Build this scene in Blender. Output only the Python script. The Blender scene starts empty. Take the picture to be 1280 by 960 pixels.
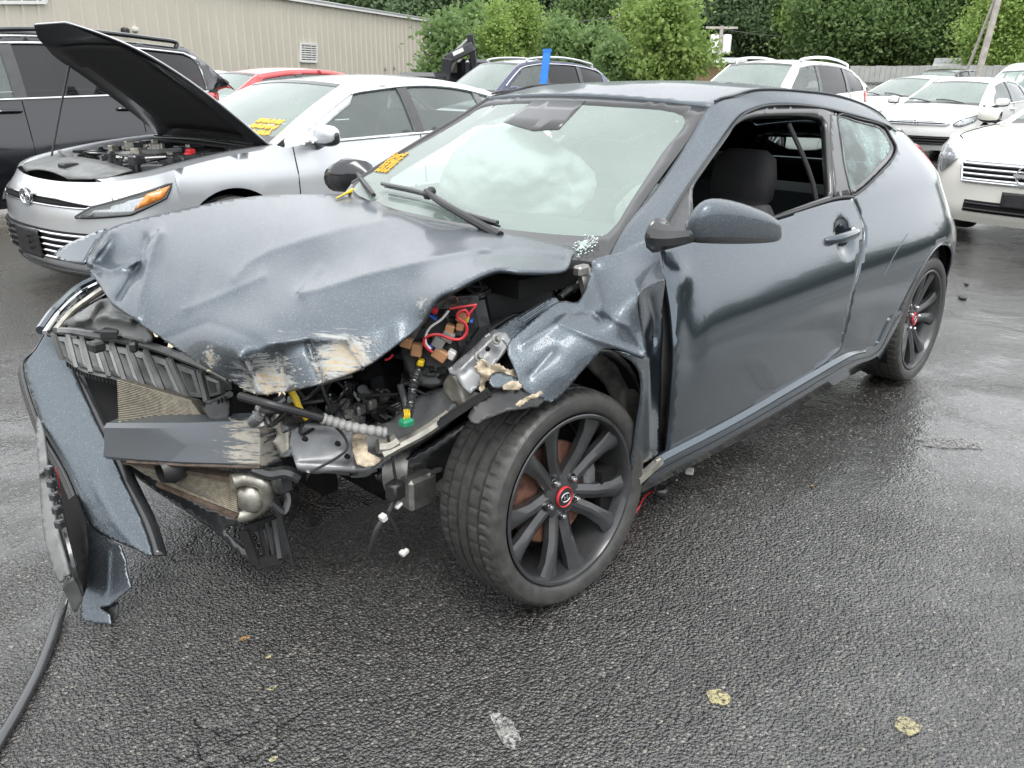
import bpy, bmesh, math, random
import numpy as np
from mathutils import Vector, Matrix, noise as mnoise
from mathutils.geometry import delaunay_2d_cdt
random.seed(7); RNG = np.random.default_rng(7)
SC = bpy.context.scene
COL = SC.collection
PI = math.pi

# ------------------------------------------------------------------ camera
CAM_POS = np.array([1.52017, 2.12370, 1.41805])
YAW, PITCH, ROLL, FPX = 3.908862, -0.359917, 0.0092502, 1028.013
def _axes():
    f = np.array([math.cos(PITCH)*math.cos(YAW), math.cos(PITCH)*math.sin(YAW), math.sin(PITCH)])
    r = np.cross(f, [0, 0, 1]); r /= np.linalg.norm(r); u = np.cross(r, f)
    c, s = math.cos(ROLL), math.sin(ROLL)
    return c*r+s*u, -s*r+c*u, f
RT, UP, FW = _axes()
cd = bpy.data.cameras.new('camera'); cam = bpy.data.objects.new('camera', cd); COL.objects.link(cam)
m = Matrix.Identity(4)
for i in range(3):
    m[i][0], m[i][1], m[i][2], m[i][3] = RT[i], UP[i], -FW[i], CAM_POS[i]
cam.matrix_world = m
cd.sensor_width = 36.0; cd.lens = FPX/1280*36.0; cd.clip_start = 0.05; cd.clip_end = 2000
SC.camera = cam

# ------------------------------------------------------------------ world and sun (overcast daylight)
SUN_EL, SUN_AZ = math.radians(62), math.radians(60)      # azimuth of the bright part of the cloud, counter-clockwise from +X
W = bpy.data.worlds.new('World'); SC.world = W; W.use_nodes = True
nt = W.node_tree; nt.nodes.clear()
sky = nt.nodes.new('ShaderNodeTexSky'); sky.sky_type = 'NISHITA'; sky.sun_disc = False
sky.sun_elevation = SUN_EL; sky.sun_rotation = PI/2-SUN_AZ
sky.air_density = 1.0; sky.dust_density = 4.0; sky.ozone_density = 1.0
hs = nt.nodes.new('ShaderNodeHueSaturation'); hs.inputs['Saturation'].default_value = 0.10
mixc = nt.nodes.new('ShaderNodeMixRGB'); mixc.inputs[0].default_value = 0.78; mixc.inputs[2].default_value = (9.3, 9.6, 9.9, 1)  # even cloud cover over the clear sky
bg = nt.nodes.new('ShaderNodeBackground'); bg.inputs['Strength'].default_value = 0.10
wo = nt.nodes.new('ShaderNodeOutputWorld')
nt.links.new(sky.outputs[0], hs.inputs['Color']); nt.links.new(hs.outputs[0], mixc.inputs[1])
nt.links.new(mixc.outputs[0], bg.inputs[0]); nt.links.new(bg.outputs[0], wo.inputs[0])
sd = bpy.data.lights.new('sun', 'SUN'); sd.energy = 0.8; sd.angle = math.radians(25); sd.color = (1.0, 0.97, 0.93)
sun = bpy.data.objects.new('sun', sd); COL.objects.link(sun)
sun.rotation_euler = Vector((-math.cos(SUN_EL)*math.cos(SUN_AZ), -math.cos(SUN_EL)*math.sin(SUN_AZ), -math.sin(SUN_EL))).to_track_quat('-Z', 'Y').to_euler()
SC.view_settings.view_transform = 'Standard'; SC.view_settings.look = 'None'
SC.view_settings.exposure = 1.25; SC.view_settings.gamma = 1.0
SC.render.engine = 'CYCLES'
try:
    SC.cycles.max_bounces = 8; SC.cycles.transparent_max_bounces = 16; SC.cycles.caustics_reflective = False
    SC.cycles.sample_clamp_indirect = 4.0
except Exception: pass

# ------------------------------------------------------------------ geometry helpers
def ray(u, v): return ((u-640)/FPX)*RT + ((480-v)/FPX)*UP + FW
def P(u, v, x=None, y=None, z=None):
    d = ray(u, v); i, a = (0, x) if x is not None else (1, y) if y is not None else (2, z)
    return CAM_POS + d*((a-CAM_POS[i])/d[i])
def crom(pts, n=8, closed=False):
    p = np.asarray(pts, float); N = len(p)
    if N < 3: return np.array([p[0]+(p[-1]-p[0])*t for t in np.linspace(0, 1, n+1)])
    out = []
    for i in range(N if closed else N-1):
        if closed: a, b, c, d = p[i-1], p[i], p[(i+1) % N], p[(i+2) % N]
        else: a, b, c, d = p[max(i-1, 0)], p[i], p[i+1], p[min(i+2, N-1)]
        for t in np.arange(n)/n:
            out.append(0.5*((2*b)+(c-a)*t+(2*a-5*b+4*c-d)*t*t+(3*b-a-3*c+d)*t**3))
    if not closed: out.append(p[-1])
    return np.array(out)
def dens(poly, sp, closed=True):
    p = np.asarray(poly, float); out = []
    for i in range(len(p) if closed else len(p)-1):
        a, b = p[i], p[(i+1) % len(p)]; k = max(1, int(math.ceil(np.linalg.norm(b-a)/sp)))
        for t in range(k): out.append(a+(b-a)*t/k)
    if not closed: out.append(p[-1])
    return np.array(out)
def pip(pts, poly):
    x, y = pts[:, 0], pts[:, 1]; ins = np.zeros(len(pts), bool); n = len(poly)
    for i in range(n):
        x1, y1 = poly[i]; x2, y2 = poly[(i+1) % n]
        c = ((y1 > y) != (y2 > y)); 
        with np.errstate(divide='ignore', invalid='ignore'):
            ins ^= c & (x < (x2-x1)*(y-y1)/(y2-y1+1e-30)+x1)
    return ins
def sheet2d(outline, sp, holes=(), rag=0):
    """triangulated flat sheet: outline polygon with holes and an even inner grid"""
    o = dens(outline, sp); hs_ = [dens(h, sp) for h in holes]
    if rag: o = o+RNG.normal(0, rag, o.shape)
    mn, mx = o.min(0), o.max(0)
    gx, gy = np.meshgrid(np.arange(mn[0]+sp*.5, mx[0], sp), np.arange(mn[1]+sp*.5, mx[1], sp*.87))
    gx = gx+(np.arange(gx.shape[0]) % 2)[:, None]*sp*.5
    g = np.stack([gx.ravel(), gy.ravel()], 1)
    k = pip(g, o)
    for h in hs_: k &= ~pip(g, h)
    g = g[k]; B = np.concatenate([o]+list(hs_))
    if len(g):
        d = np.full(len(g), 1e9)
        for i in range(0, len(B), 64): d = np.minimum(d, np.sqrt(((g[:, None]-B[None, i:i+64])**2).sum(2)).min(1))
        g = g[d > sp*.45]
    V = np.concatenate([B, g]); E = []; s = 0
    for L in [o]+list(hs_):
        n = len(L); E += [(s+i, s+(i+1) % n) for i in range(n)]; s += n
    r = delaunay_2d_cdt([Vector(v) for v in V], E, [], 0, 1e-7)
    v2 = np.array([tuple(v) for v in r[0]]); F = [tuple(f) for f in r[2] if len(f) == 3]
    fa = np.array(F); c = v2[fa].mean(1); k = pip(c, o)
    for h in hs_: k &= ~pip(c, h)
    return v2, fa[k]
def MO(name, V, F, mats, parent=None, smooth=True, fm=None, thick=0, face=None, auto=None):
    """one mesh object; face = point the faces should look at (flips the winding if needed)"""
    me = bpy.data.meshes.new(name); V = np.asarray(V, float)
    F = [tuple(int(i) for i in f) for f in F]
    if face is not None and F:
        fa = np.array([f[:3] for f in F]); a, b, c = V[fa[:, 0]], V[fa[:, 1]], V[fa[:, 2]]
        n = np.cross(b-a, c-a); s = (n*(np.asarray(face, float)-(a+b+c)/3)).sum()
        if s < 0: F = [f[::-1] for f in F]
    me.from_pydata([tuple(v) for v in V], [], F); me.update()
    if not isinstance(mats, (list, tuple)): mats = [mats]
    for mm in mats: me.materials.append(mm)
    if smooth: me.polygons.foreach_set('use_smooth', [True]*len(me.polygons))
    if fm is not None: me.polygons.foreach_set('material_index', list(fm))
    if auto is not None:
        try: me.set_sharp_from_angle(angle=math.radians(auto))
        except Exception: pass
    o = bpy.data.objects.new(name, me); COL.objects.link(o)
    if parent is not None: o.parent = parent
    if thick:
        s = o.modifiers.new('thickness', 'SOLIDIFY'); s.thickness = thick; s.offset = -1; s.use_even_offset = False
    return o
def tag(o, label=None, cat=None, group=None, kind=None):
    if label: o['label'] = label
    if cat: o['category'] = cat
    if group: o['group'] = group
    if kind: o['kind'] = kind
    return o
def empty(name, loc=(0, 0, 0), rz=0, label=None, cat=None, group=None):
    o = bpy.data.objects.new(name, None); COL.objects.link(o); o.empty_display_size = .1
    o.location = loc; o.rotation_euler = (0, 0, rz)
    return tag(o, label, cat, group)
class MB:
    """collects shapes, then links them as one mesh object"""
    def __init__(s): s.V = []; s.F = []; s.M = []
    def add(s, V, F, mi=0):
        b = len(s.V); s.V += [tuple(map(float, v)) for v in V]; s.F += [tuple(int(i)+b for i in f) for f in F]; s.M += [mi]*len(F); return s
    def box(s, c, size, rot=None, mi=0, bev=0):
        hx, hy, hz = (a/2 for a in size)
        if bev:
            b = min(bev, hx*.9, hy*.9, hz*.9); V = []
            for sx in (-1, 1):
                for sy in (-1, 1):
                    for sz in (-1, 1):
                        V += [(sx*(hx-b), sy*(hy-b), sz*hz), (sx*(hx-b), sy*hy, sz*(hz-b)), (sx*hx, sy*(hy-b), sz*(hz-b))]
            bm = bmesh.new()
            for v in V: bm.verts.new(v)
            r = bmesh.ops.convex_hull(bm, input=bm.verts)
            bm.verts.index_update(); V = [v.co.copy() for v in bm.verts]; F = [[v.index for v in f.verts] for f in bm.faces]; bm.free()
        else:
            V = [Vector((x*hx, y*hy, z*hz)) for x in (-1, 1) for y in (-1, 1) for z in (-1, 1)]
            F = [(0, 1, 3, 2), (4, 6, 7, 5), (0, 4, 5, 1), (2, 3, 7, 6), (0, 2, 6, 4), (1, 5, 7, 3)]
        R = rot if rot is not None else Matrix.Identity(3)
        return s.add([np.array(R @ Vector(v))+np.array(c) for v in V], F, mi)
    def bar(s, a, b, w, h, up=(0, 0, 1), mi=0, bev=0):
        a, b = np.array(a, float), np.array(b, float); d = b-a; L = np.linalg.norm(d); d /= L
        upv = np.array(up, float); sd_ = np.cross(upv, d)
        if np.linalg.norm(sd_) < 1e-6: sd_ = np.cross([1, 0, 0], d)
        sd_ /= np.linalg.norm(sd_); u2 = np.cross(d, sd_)
        R = Matrix((d, sd_, u2)).transposed()
        return s.box((a+b)/2, (L, w, h), R, mi, bev)
    def tube(s, pts, r, seg=8, n=6, mi=0, smooth=True, closed=False):
        p = crom(pts, n, closed) if smooth and len(pts) > 2 else np.asarray(pts, float)
        N = len(p); rr = r if np.ndim(r) else [r]*N
        if np.ndim(r) and len(r) != N: rr = np.interp(np.linspace(0, 1, N), np.linspace(0, 1, len(r)), r)
        T = np.gradient(p, axis=0); T /= np.linalg.norm(T, axis=1)[:, None]+1e-12
        ref = np.array([0, 0, 1.0]) if abs(T[0][2]) < .9 else np.array([1.0, 0, 0])
        V = []; nrm = np.cross(T[0], ref); nrm /= np.linalg.norm(nrm)
        for i in range(N):
            nrm = nrm-T[i]*np.dot(nrm, T[i]); nrm /= np.linalg.norm(nrm)+1e-12; b = np.cross(T[i], nrm)
            for k in range(seg):
                a = 2*PI*k/seg; V.append(p[i]+rr[i]*(math.cos(a)*nrm+math.sin(a)*b))
        F = [(i*seg+k, i*seg+(k+1) % seg, (i+1)*seg+(k+1) % seg, (i+1)*seg+k) for i in range(N-1) for k in range(seg)]
        if closed: F += [((N-1)*seg+k, (N-1)*seg+(k+1) % seg, (k+1) % seg, k) for k in range(seg)]
        else: F += [tuple(range(seg))[::-1], tuple((N-1)*seg+k for k in range(seg))]
        return s.add(V, F, mi)
    def lathe(s, prof, c=(0, 0, 0), seg=48, M=None, mi=0, mif=None):
        """prof: (radius, axial) pairs turned about the local Y axis"""
        V = []; n = len(prof)
        for k in range(seg):
            a = 2*PI*k/seg
            for (r, y) in prof: V.append((r*math.cos(a), y, r*math.sin(a)))
        if M is not None: V = [M @ Vector(v) for v in V]
        V = [(v[0]+c[0], v[1]+c[1], v[2]+c[2]) for v in V]
        F = []; mm = []
        for k in range(seg):
            for i in range(n-1):
                F.append((k*n+i, k*n+i+1, ((k+1) % seg)*n+i+1, ((k+1) % seg)*n+i)); mm.append(mif(i) if mif else mi)
        b = len(s.V); s.V += V; s.F += [tuple(j+b for j in f) for f in F]; s.M += mm; return s
    def prism(s, poly, d0, d1, M, mi=0):
        """poly in local XZ, extruded along local Y, placed by the 4x4 matrix M"""
        n = len(poly); V = [M @ Vector((p[0], d, p[1])) for d in (d0, d1) for p in poly]
        F = [tuple(range(n)), tuple(range(2*n-1, n-1, -1))]+[(i, i+n, (i+1) % n+n, (i+1) % n) for i in range(n)]
        return s.add(V, F, mi)
    def build(s, name, mats, parent=None, smooth=False, auto=35, **kw):
        o = MO(name, s.V, s.F, mats, parent, smooth=smooth or auto is not None, fm=s.M, **kw)
        if auto is not None: o.data.set_sharp_from_angle(angle=math.radians(auto))
        return o
def tps(ctrl, vals, lam=1e-4):
    """thin plate spline through scattered control points"""
    c = np.asarray(ctrl, float); v = np.asarray(vals, float); mu = c.mean(0); sc = c.std()+1e-9; c = (c-mu)/sc
    def U(r2): return np.where(r2 > 1e-12, r2*np.log(np.maximum(r2, 1e-12)), 0)
    n = len(c); K = U(((c[:, None]-c[None])**2).sum(2))+lam*np.eye(n); Pm = np.concatenate([np.ones((n, 1)), c], 1)
    A = np.zeros((n+3, n+3)); A[:n, :n] = K; A[:n, n:] = Pm; A[n:, :n] = Pm.T
    w = np.linalg.solve(A, np.concatenate([v, np.zeros(3)]))
    def f(q):
        q = (np.atleast_2d(np.asarray(q, float))-mu)/sc; out = np.zeros(len(q))
        for i in range(0, len(q), 2000):
            k = U(((q[i:i+2000, None]-c[None])**2).sum(2)); out[i:i+2000] = k@w[:n]+w[n]+q[i:i+2000]@w[n+1:]
        return out
    return f
def segd(p, line):
    """distance of 2d points to a polyline"""
    p = np.asarray(p, float); L = np.asarray(line, float); d = np.full(len(p), 1e9)
    for a, b in zip(L[:-1], L[1:]):
        t = np.clip(((p-a)@(b-a))/((b-a)@(b-a)), 0, 1); d = np.minimum(d, np.linalg.norm(p-(a+t[:, None]*(b-a)), axis=1))
    return d
def PP(uv, axis, val):
    """photo points with one known coordinate each -> 3d"""
    uv = np.atleast_2d(uv); d = ((uv[:, :1]-640)/FPX)*RT+((480-uv[:, 1:2])/FPX)*UP+FW
    t = (val-CAM_POS[axis])/d[:, axis]; return CAM_POS+d*t[:, None]
def PN(u, v, A, n):
    d = ray(u, v); return CAM_POS+d*(np.dot(np.asarray(A)-CAM_POS, n)/np.dot(d, n))
def psheet(name, outline, ctrl, axis, mats, parent, sp=5, thick=.004, lam=1e-4, creases=(), smooth=2, rag=0, holes=(), fmf=None):
    """panel traced on the photo; depth from scattered control points (u, v, coordinate on axis)"""
    c = np.array(ctrl, float); f = tps(c[:, :2], c[:, 2], lam)
    o = crom(outline, smooth, True) if smooth > 1 else np.array(outline, float)
    V2, F = sheet2d(o, sp, holes, rag); d = f(V2)
    for line, h, w in creases: d = d+h*np.exp(-(np.sqrt(segd(V2, line)**2+(.3*w)**2)-.3*w)/w)
    V = PP(V2, axis, d)
    fm = fmf(V2[F].mean(1)) if fmf else None
    return MO(name, V, F, mats, parent, thick=thick, face=CAM_POS, fm=fm)
def copytree(o, parent=None):
    c = o.copy(); COL.objects.link(c)
    if parent is not None: c.parent = parent
    for ch in list(KIDS.get(o.name, [])) or list(o.children): copytree(ch, c)
    return c
KIDS = {}
def textmesh(txt, size):
    """letter outlines turned into plain mesh data"""
    cu = bpy.data.curves.new('lettering', 'FONT'); cu.body = txt; cu.size = size; cu.extrude = .001; cu.align_x = 'CENTER'; cu.align_y = 'CENTER'
    o = bpy.data.objects.new('lettering', cu); me = bpy.data.meshes.new_from_object(o); bpy.data.objects.remove(o); bpy.data.curves.remove(cu)
    return me

# ------------------------------------------------------------------ materials
class N:
    def __init__(s, name):
        s.m = bpy.data.materials.new(name); s.m.use_nodes = True; s.t = s.m.node_tree; s.t.nodes.clear()
        s.out = s.n('ShaderNodeOutputMaterial'); s.b = s.n('ShaderNodeBsdfPrincipled'); s.l(s.b.outputs[0], s.out.inputs[0])
        s.tc = s.n('ShaderNodeTexCoord')
    def n(s, t, **k):
        x = s.t.nodes.new(t)
        for a, b in k.items(): setattr(x, a, b)
        return x
    def l(s, a, b): s.t.links.new(a, b)
    def set(s, **k):
        for a, b in k.items():
            i = s.b.inputs[a.replace('_', ' ')]
            i.default_value = (*b, 1) if isinstance(b, tuple) and len(b) == 3 else b
        return s
    def noise(s, scale, detail=4, rough=.6, vec=None, stretch=None):
        x = s.n('ShaderNodeTexNoise'); x.inputs['Scale'].default_value = scale; x.inputs['Detail'].default_value = detail; x.inputs['Roughness'].default_value = rough
        v = vec or s.tc.outputs['Object']
        if stretch:
            mp = s.n('ShaderNodeMapping'); mp.inputs['Scale'].default_value = stretch[:3]
            if len(stretch) > 3: mp.inputs['Rotation'].default_value = stretch[3]
            s.l(v, mp.inputs[0]); v = mp.outputs[0]
        s.l(v, x.inputs['Vector']); return x.outputs['Fac']
    def voro(s, scale, feature='F1', vec=None, out='Distance'):
        x = s.n('ShaderNodeTexVoronoi', feature=feature); x.inputs['Scale'].default_value = scale; s.l(vec or s.tc.outputs['Object'], x.inputs['Vector']); return x.outputs[out]
    def streak(s, scale, ang, stretch, detail=6, rough=.7):
        mp = s.n('ShaderNodeMapping', vector_type='TEXTURE'); mp.inputs['Rotation'].default_value = (0, 0, ang); mp.inputs['Scale'].default_value = (stretch, 1, 1); s.l(s.tc.outputs['Object'], mp.inputs[0])
        return s.noise(scale, detail, rough, mp.outputs[0])
    def ramp(s, fac, stops):
        x = s.n('ShaderNodeValToRGB'); e = x.color_ramp.elements
        while len(e) < len(stops): e.new(.5)
        for i, (p, c) in enumerate(stops):
            e[i].position = p; e[i].color = (*c, 1) if isinstance(c, tuple) else (c, c, c, 1)
        s.l(fac, x.inputs[0]); return x.outputs[0]
    def math(s, op, a, b=None, c=None):
        x = s.n('ShaderNodeMath', operation=op)
        for i, v in enumerate((a, b, c)):
            if v is None: continue
            if isinstance(v, (int, float)): x.inputs[i].default_value = v
            else: s.l(v, x.inputs[i])
        return x.outputs[0]
    def mix(s, f, a, b):
        x = s.n('ShaderNodeMixRGB')
        for i, v in enumerate((f, a, b)):
            if isinstance(v, (int, float)): x.inputs[i].default_value = v if i == 0 else (v, v, v, 1)
            elif isinstance(v, tuple): x.inputs[i].default_value = (*v, 1)
            else: s.l(v, x.inputs[i])
        return x.outputs[0]
    def bump(s, h, strength=.3, dist=.01, prev=None, inp='Normal'):
        x = s.n('ShaderNodeBump'); x.inputs['Strength'].default_value = strength; x.inputs['Distance'].default_value = dist
        s.l(h, x.inputs['Height'])
        if prev is not None: s.l(prev, x.inputs['Normal'])
        if inp: s.l(x.outputs[0], s.b.inputs[inp])
        return x.outputs[0]
def simple(name, col, rough=.5, metal=0, coat=0, var=.25, vs=12, bs=0, bd=.002, bscale=60, spec=.5):
    k = N(name).set(Roughness=rough, Metallic=metal, Coat_Weight=coat, Coat_Roughness=.08)
    k.b.inputs['Specular IOR Level'].default_value = spec
    f = k.noise(vs, 5)
    c = k.mix(k.ramp(f, [(.3, 0.0), (.7, 1.0)]), tuple(x*(1-var) for x in col), tuple(min(1, x*(1+var)) for x in col)); k.l(c, k.b.inputs['Base Color'])
    k.l(k.math('MULTIPLY_ADD', f, .25*rough, rough*.87), k.b.inputs['Roughness'])
    if bs: k.bump(k.noise(bscale, 3), bs, bd)
    return k.m
def droplets(k, big=160, small=420, strength=.5):
    """beads of rain standing on a surface"""
    v = k.voro(big); n1 = k.noise(9, 3); cut = k.math('MULTIPLY_ADD', n1, .22, .12)
    d = k.math('MAXIMUM', k.math('SUBTRACT', cut, v), 0.0); d = k.math('POWER', d, .5)
    v2 = k.voro(small); d2 = k.math('POWER', k.math('MAXIMUM', k.math('SUBTRACT', .3, v2), 0.0), .5)
    return k.math('ADD', d, k.math('MULTIPLY', d2, .45))
def carpaint(name, col, metal=.0, rough=.35, coat=1.0, drop=.35, flake=.0, dirt=.1, big=160, bead=0):
    k = N(name).set(Base_Color=col, Metallic=metal, Roughness=rough, Coat_Weight=coat, Coat_Roughness=.05, Coat_IOR=1.5)
    f = k.noise(3, 6); f2 = k.noise(40, 4)
    c = k.mix(k.ramp(f, [(.35, 0.0), (.75, 1.0)]), col, tuple(x*(1-dirt)+.02*dirt for x in col))
    c = k.mix(k.math('MULTIPLY', k.ramp(f2, [(.55, 0.0), (.7, 1.0)]), dirt), c, (.25, .24, .22))
    if bead: c = beadcol(k, c, bead)
    k.l(c, k.b.inputs['Base Color'])
    if drop:
        h = droplets(k, big); b = k.bump(h, drop, .003, inp='Coat Normal'); k.bump(k.math('ADD', k.noise(220, 3), h), drop*.6, .0022, inp='Normal')
        k.l(k.math('MULTIPLY_ADD', f, .06, .03), k.b.inputs['Coat Roughness'])
    return k.m
def beadcol(k, c, amt):
    """rain beads: small round drops, each a little lighter or darker than the film between them"""
    v = k.n('ShaderNodeTexVoronoi'); v.inputs['Scale'].default_value = 210; k.l(k.tc.outputs['Object'], v.inputs['Vector'])
    sp = k.n('ShaderNodeSeparateColor'); k.l(v.outputs['Color'], sp.inputs[0])
    body = k.ramp(v.outputs['Distance'], [(.30, 1.0), (.5, 0.0)]); on = k.ramp(sp.outputs[0], [(.55, 0.0), (.6, 1.0)]); m_ = k.math('MULTIPLY', body, on)
    lo = k.mix(k.math('MULTIPLY', m_, amt), c, k.mix(sp.outputs[1], (.02, .024, .03), (.40, .42, .45)))
    g = k.noise(330, 2); return k.mix(k.math('MULTIPLY', k.ramp(g, [(.42, 0.0), (.62, 1.0)]), amt*.7), lo, (.03, .035, .042))
def glass(name, tint=(.75, .85, .8), film=.2, filmcol=(.75, .8, .78), rough=.03, drop=True):
    """thin pane: tinted see-through, mirror reflection by fresnel, a film of fine water beads that scatters light"""
    k = N(name); k.t.nodes.remove(k.b)
    tr = k.n('ShaderNodeBsdfTransparent'); tr.inputs[0].default_value = (*tint, 1)
    gl = k.n('ShaderNodeBsdfGlossy'); gl.inputs['Roughness'].default_value = rough; gl.inputs[0].default_value = (1, 1, 1, 1)
    di = k.n('ShaderNodeBsdfDiffuse'); di.inputs[0].default_value = (*filmcol, 1)
    fr = k.n('ShaderNodeFresnel'); fr.inputs[0].default_value = 1.5
    if drop:
        bp = k.n('ShaderNodeBump'); bp.inputs['Strength'].default_value = .12; bp.inputs['Distance'].default_value = .001
        k.l(droplets(k, 190, 520), bp.inputs['Height']); k.l(bp.outputs[0], gl.inputs['Normal'])
    m1 = k.n('ShaderNodeMixShader'); m2 = k.n('ShaderNodeMixShader')
    fl = k.math('MULTIPLY', k.math('ADD', k.ramp(k.noise(3, 3), [(.25, .72), (.8, .95)]), k.math('MULTIPLY', k.noise(260, 2), .12)), film)
    k.l(fl, m1.inputs[0]); k.l(tr.outputs[0], m1.inputs[1]); k.l(di.outputs[0], m1.inputs[2])
    k.l(fr.outputs[0], m2.inputs[0]); k.l(m1.outputs[0], m2.inputs[1]); k.l(gl.outputs[0], m2.inputs[2]); k.l(m2.outputs[0], k.out.inputs[0])
    return k.m
M = {}
M['paint'] = carpaint('wet_slate_paint', (.058, .078, .096), metal=.75, rough=.17, drop=.08, dirt=.03, bead=.14)
M['paint_beaded'] = carpaint('rain_beaded_slate_paint', (.105, .126, .145), metal=.8, rough=.40, drop=.9, bead=.30, coat=.6, dirt=.05)
M['white'] = carpaint('white_paint', (.78, .78, .76), rough=.3, drop=.15, dirt=.03)
M['cream'] = carpaint('pearl_white_paint', (.76, .75, .68), rough=.3, drop=.15, dirt=.04)
M['silver'] = carpaint('silver_paint', (.60, .62, .64), metal=.6, rough=.32, drop=.2, dirt=.04)
M['black_paint'] = carpaint('black_paint', (.008, .009, .012), metal=.2, rough=.25, drop=.04, dirt=.01)
M['navy'] = carpaint('navy_paint', (.018, .026, .075), metal=.3, rough=.3, drop=.15, dirt=.04)
M['red_paint'] = carpaint('red_paint', (.45, .03, .03), rough=.3, drop=.1, dirt=.04)
M['plastic'] = simple('black_plastic', (.022, .022, .023), .42, bs=.2, bscale=300, bd=.001)
M['plastic_wet'] = simple('wet_black_plastic', (.03, .031, .033), .22, coat=.6, bs=.25, bscale=220, bd=.001)
M['grey_plastic'] = simple('grey_plastic', (.15, .155, .152), .45, coat=.15, var=.35, bs=.25, bscale=120, bd=.001)
M['dark'] = simple('dark_underbody', (.009, .009, .009), .75, spec=.2)
M['rubber'] = simple('tyre_rubber', (.045, .044, .042), .55, var=.4, vs=30, bs=.3, bscale=240, bd=.001, coat=.15)
M['rim'] = simple('dark_alloy', (.055, .056, .058), .34, metal=.5, var=.3, coat=.4, bs=.2, bscale=200, bd=.0008)
M['steel'] = simple('bare_steel', (.30, .295, .28), .42, metal=.8, var=.45, vs=18, bs=.25, bscale=40)
M['alum'] = simple('dirty_aluminium', (.42, .40, .35), .42, metal=.8, var=.35, vs=25, bs=.3, bscale=70)
M['rail'] = simple('grey_chassis_paint', (.17, .175, .18), .38, metal=.3, coat=.3, var=.35, vs=14, bs=.15, bscale=40)
M['rust'] = simple('rusty_iron', (.16, .075, .05), .7, var=.5, vs=40, bs=.4, bscale=90)
M['chrome'] = simple('chrome', (.75, .76, .78), .12, metal=1, var=.08)
M['seat'] = simple('seat_fabric', (.022, .022, .024), .85, bs=.4, bscale=400, bd=.001)
M['seat_grey'] = simple('grey_seat_fabric', (.07, .07, .075), .85, bs=.4, bscale=400, bd=.001)
M['interior'] = simple('interior_trim', (.05, .05, .052), .7)
M['headliner'] = simple('headliner', (.35, .35, .34), .9)
M['airbag'] = simple('airbag_cloth', (.62, .65, .63), .8, var=.05, bs=.4, bscale=14, bd=.02)
M['glass_ws'] = glass('wet_windscreen', (.82, .93, .89), .35, (.58, .70, .64))
M['glass'] = glass('wet_side_glass', (.70, .80, .77), .16, (.62, .72, .69))
M['glass_dark'] = glass('privacy_glass', (.06, .065, .07), .04, (.3, .32, .33))
M['glass_clear'] = glass('clear_lens', (.9, .92, .93), .12, (.8, .82, .82), drop=False)
M['frit'] = simple('frit_black', (.028, .028, .029), .3, coat=.6, bs=.5, bscale=260, bd=.001)
M['red_lens'] = simple('red_lens', (.5, .02, .02), .15, coat=1, var=.15)
M['amber'] = simple('amber_lens', (.75, .25, .04), .2, coat=1, var=.1)
M['lens_in'] = simple('lamp_reflector', (.55, .56, .57), .2, metal=.8, var=.2, vs=50)
M['wire_red'] = simple('red_wire', (.6, .03, .04), .4, var=.1)
M['wire_white'] = simple('white_wire', (.75, .73, .70), .45, var=.1)
M['wire_yellow'] = simple('yellow_plastic', (.75, .52, .02), .4, var=.1)
M['wire_blue'] = simple('blue_plastic', (.03, .10, .45), .4, var=.1)
M['wire_green'] = simple('green_plastic', (.02, .25, .12), .4, var=.1)
M['relay'] = simple('tan_relay', (.50, .26, .13), .5, var=.15)
M['hose'] = simple('grey_corrugated_hose', (.30, .30, .29), .5, var=.25)
M['tape'] = simple('off_white_tape', (.62, .62, .58), .6, var=.15)
M['sticker'] = simple('yellow_marker', (.85, .55, .10), .5, var=.12, vs=60)
M['torn'] = simple('torn_primer', (.44, .37, .27), .75, var=.45, vs=60, bs=.6, bscale=60, bd=.004)
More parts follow.
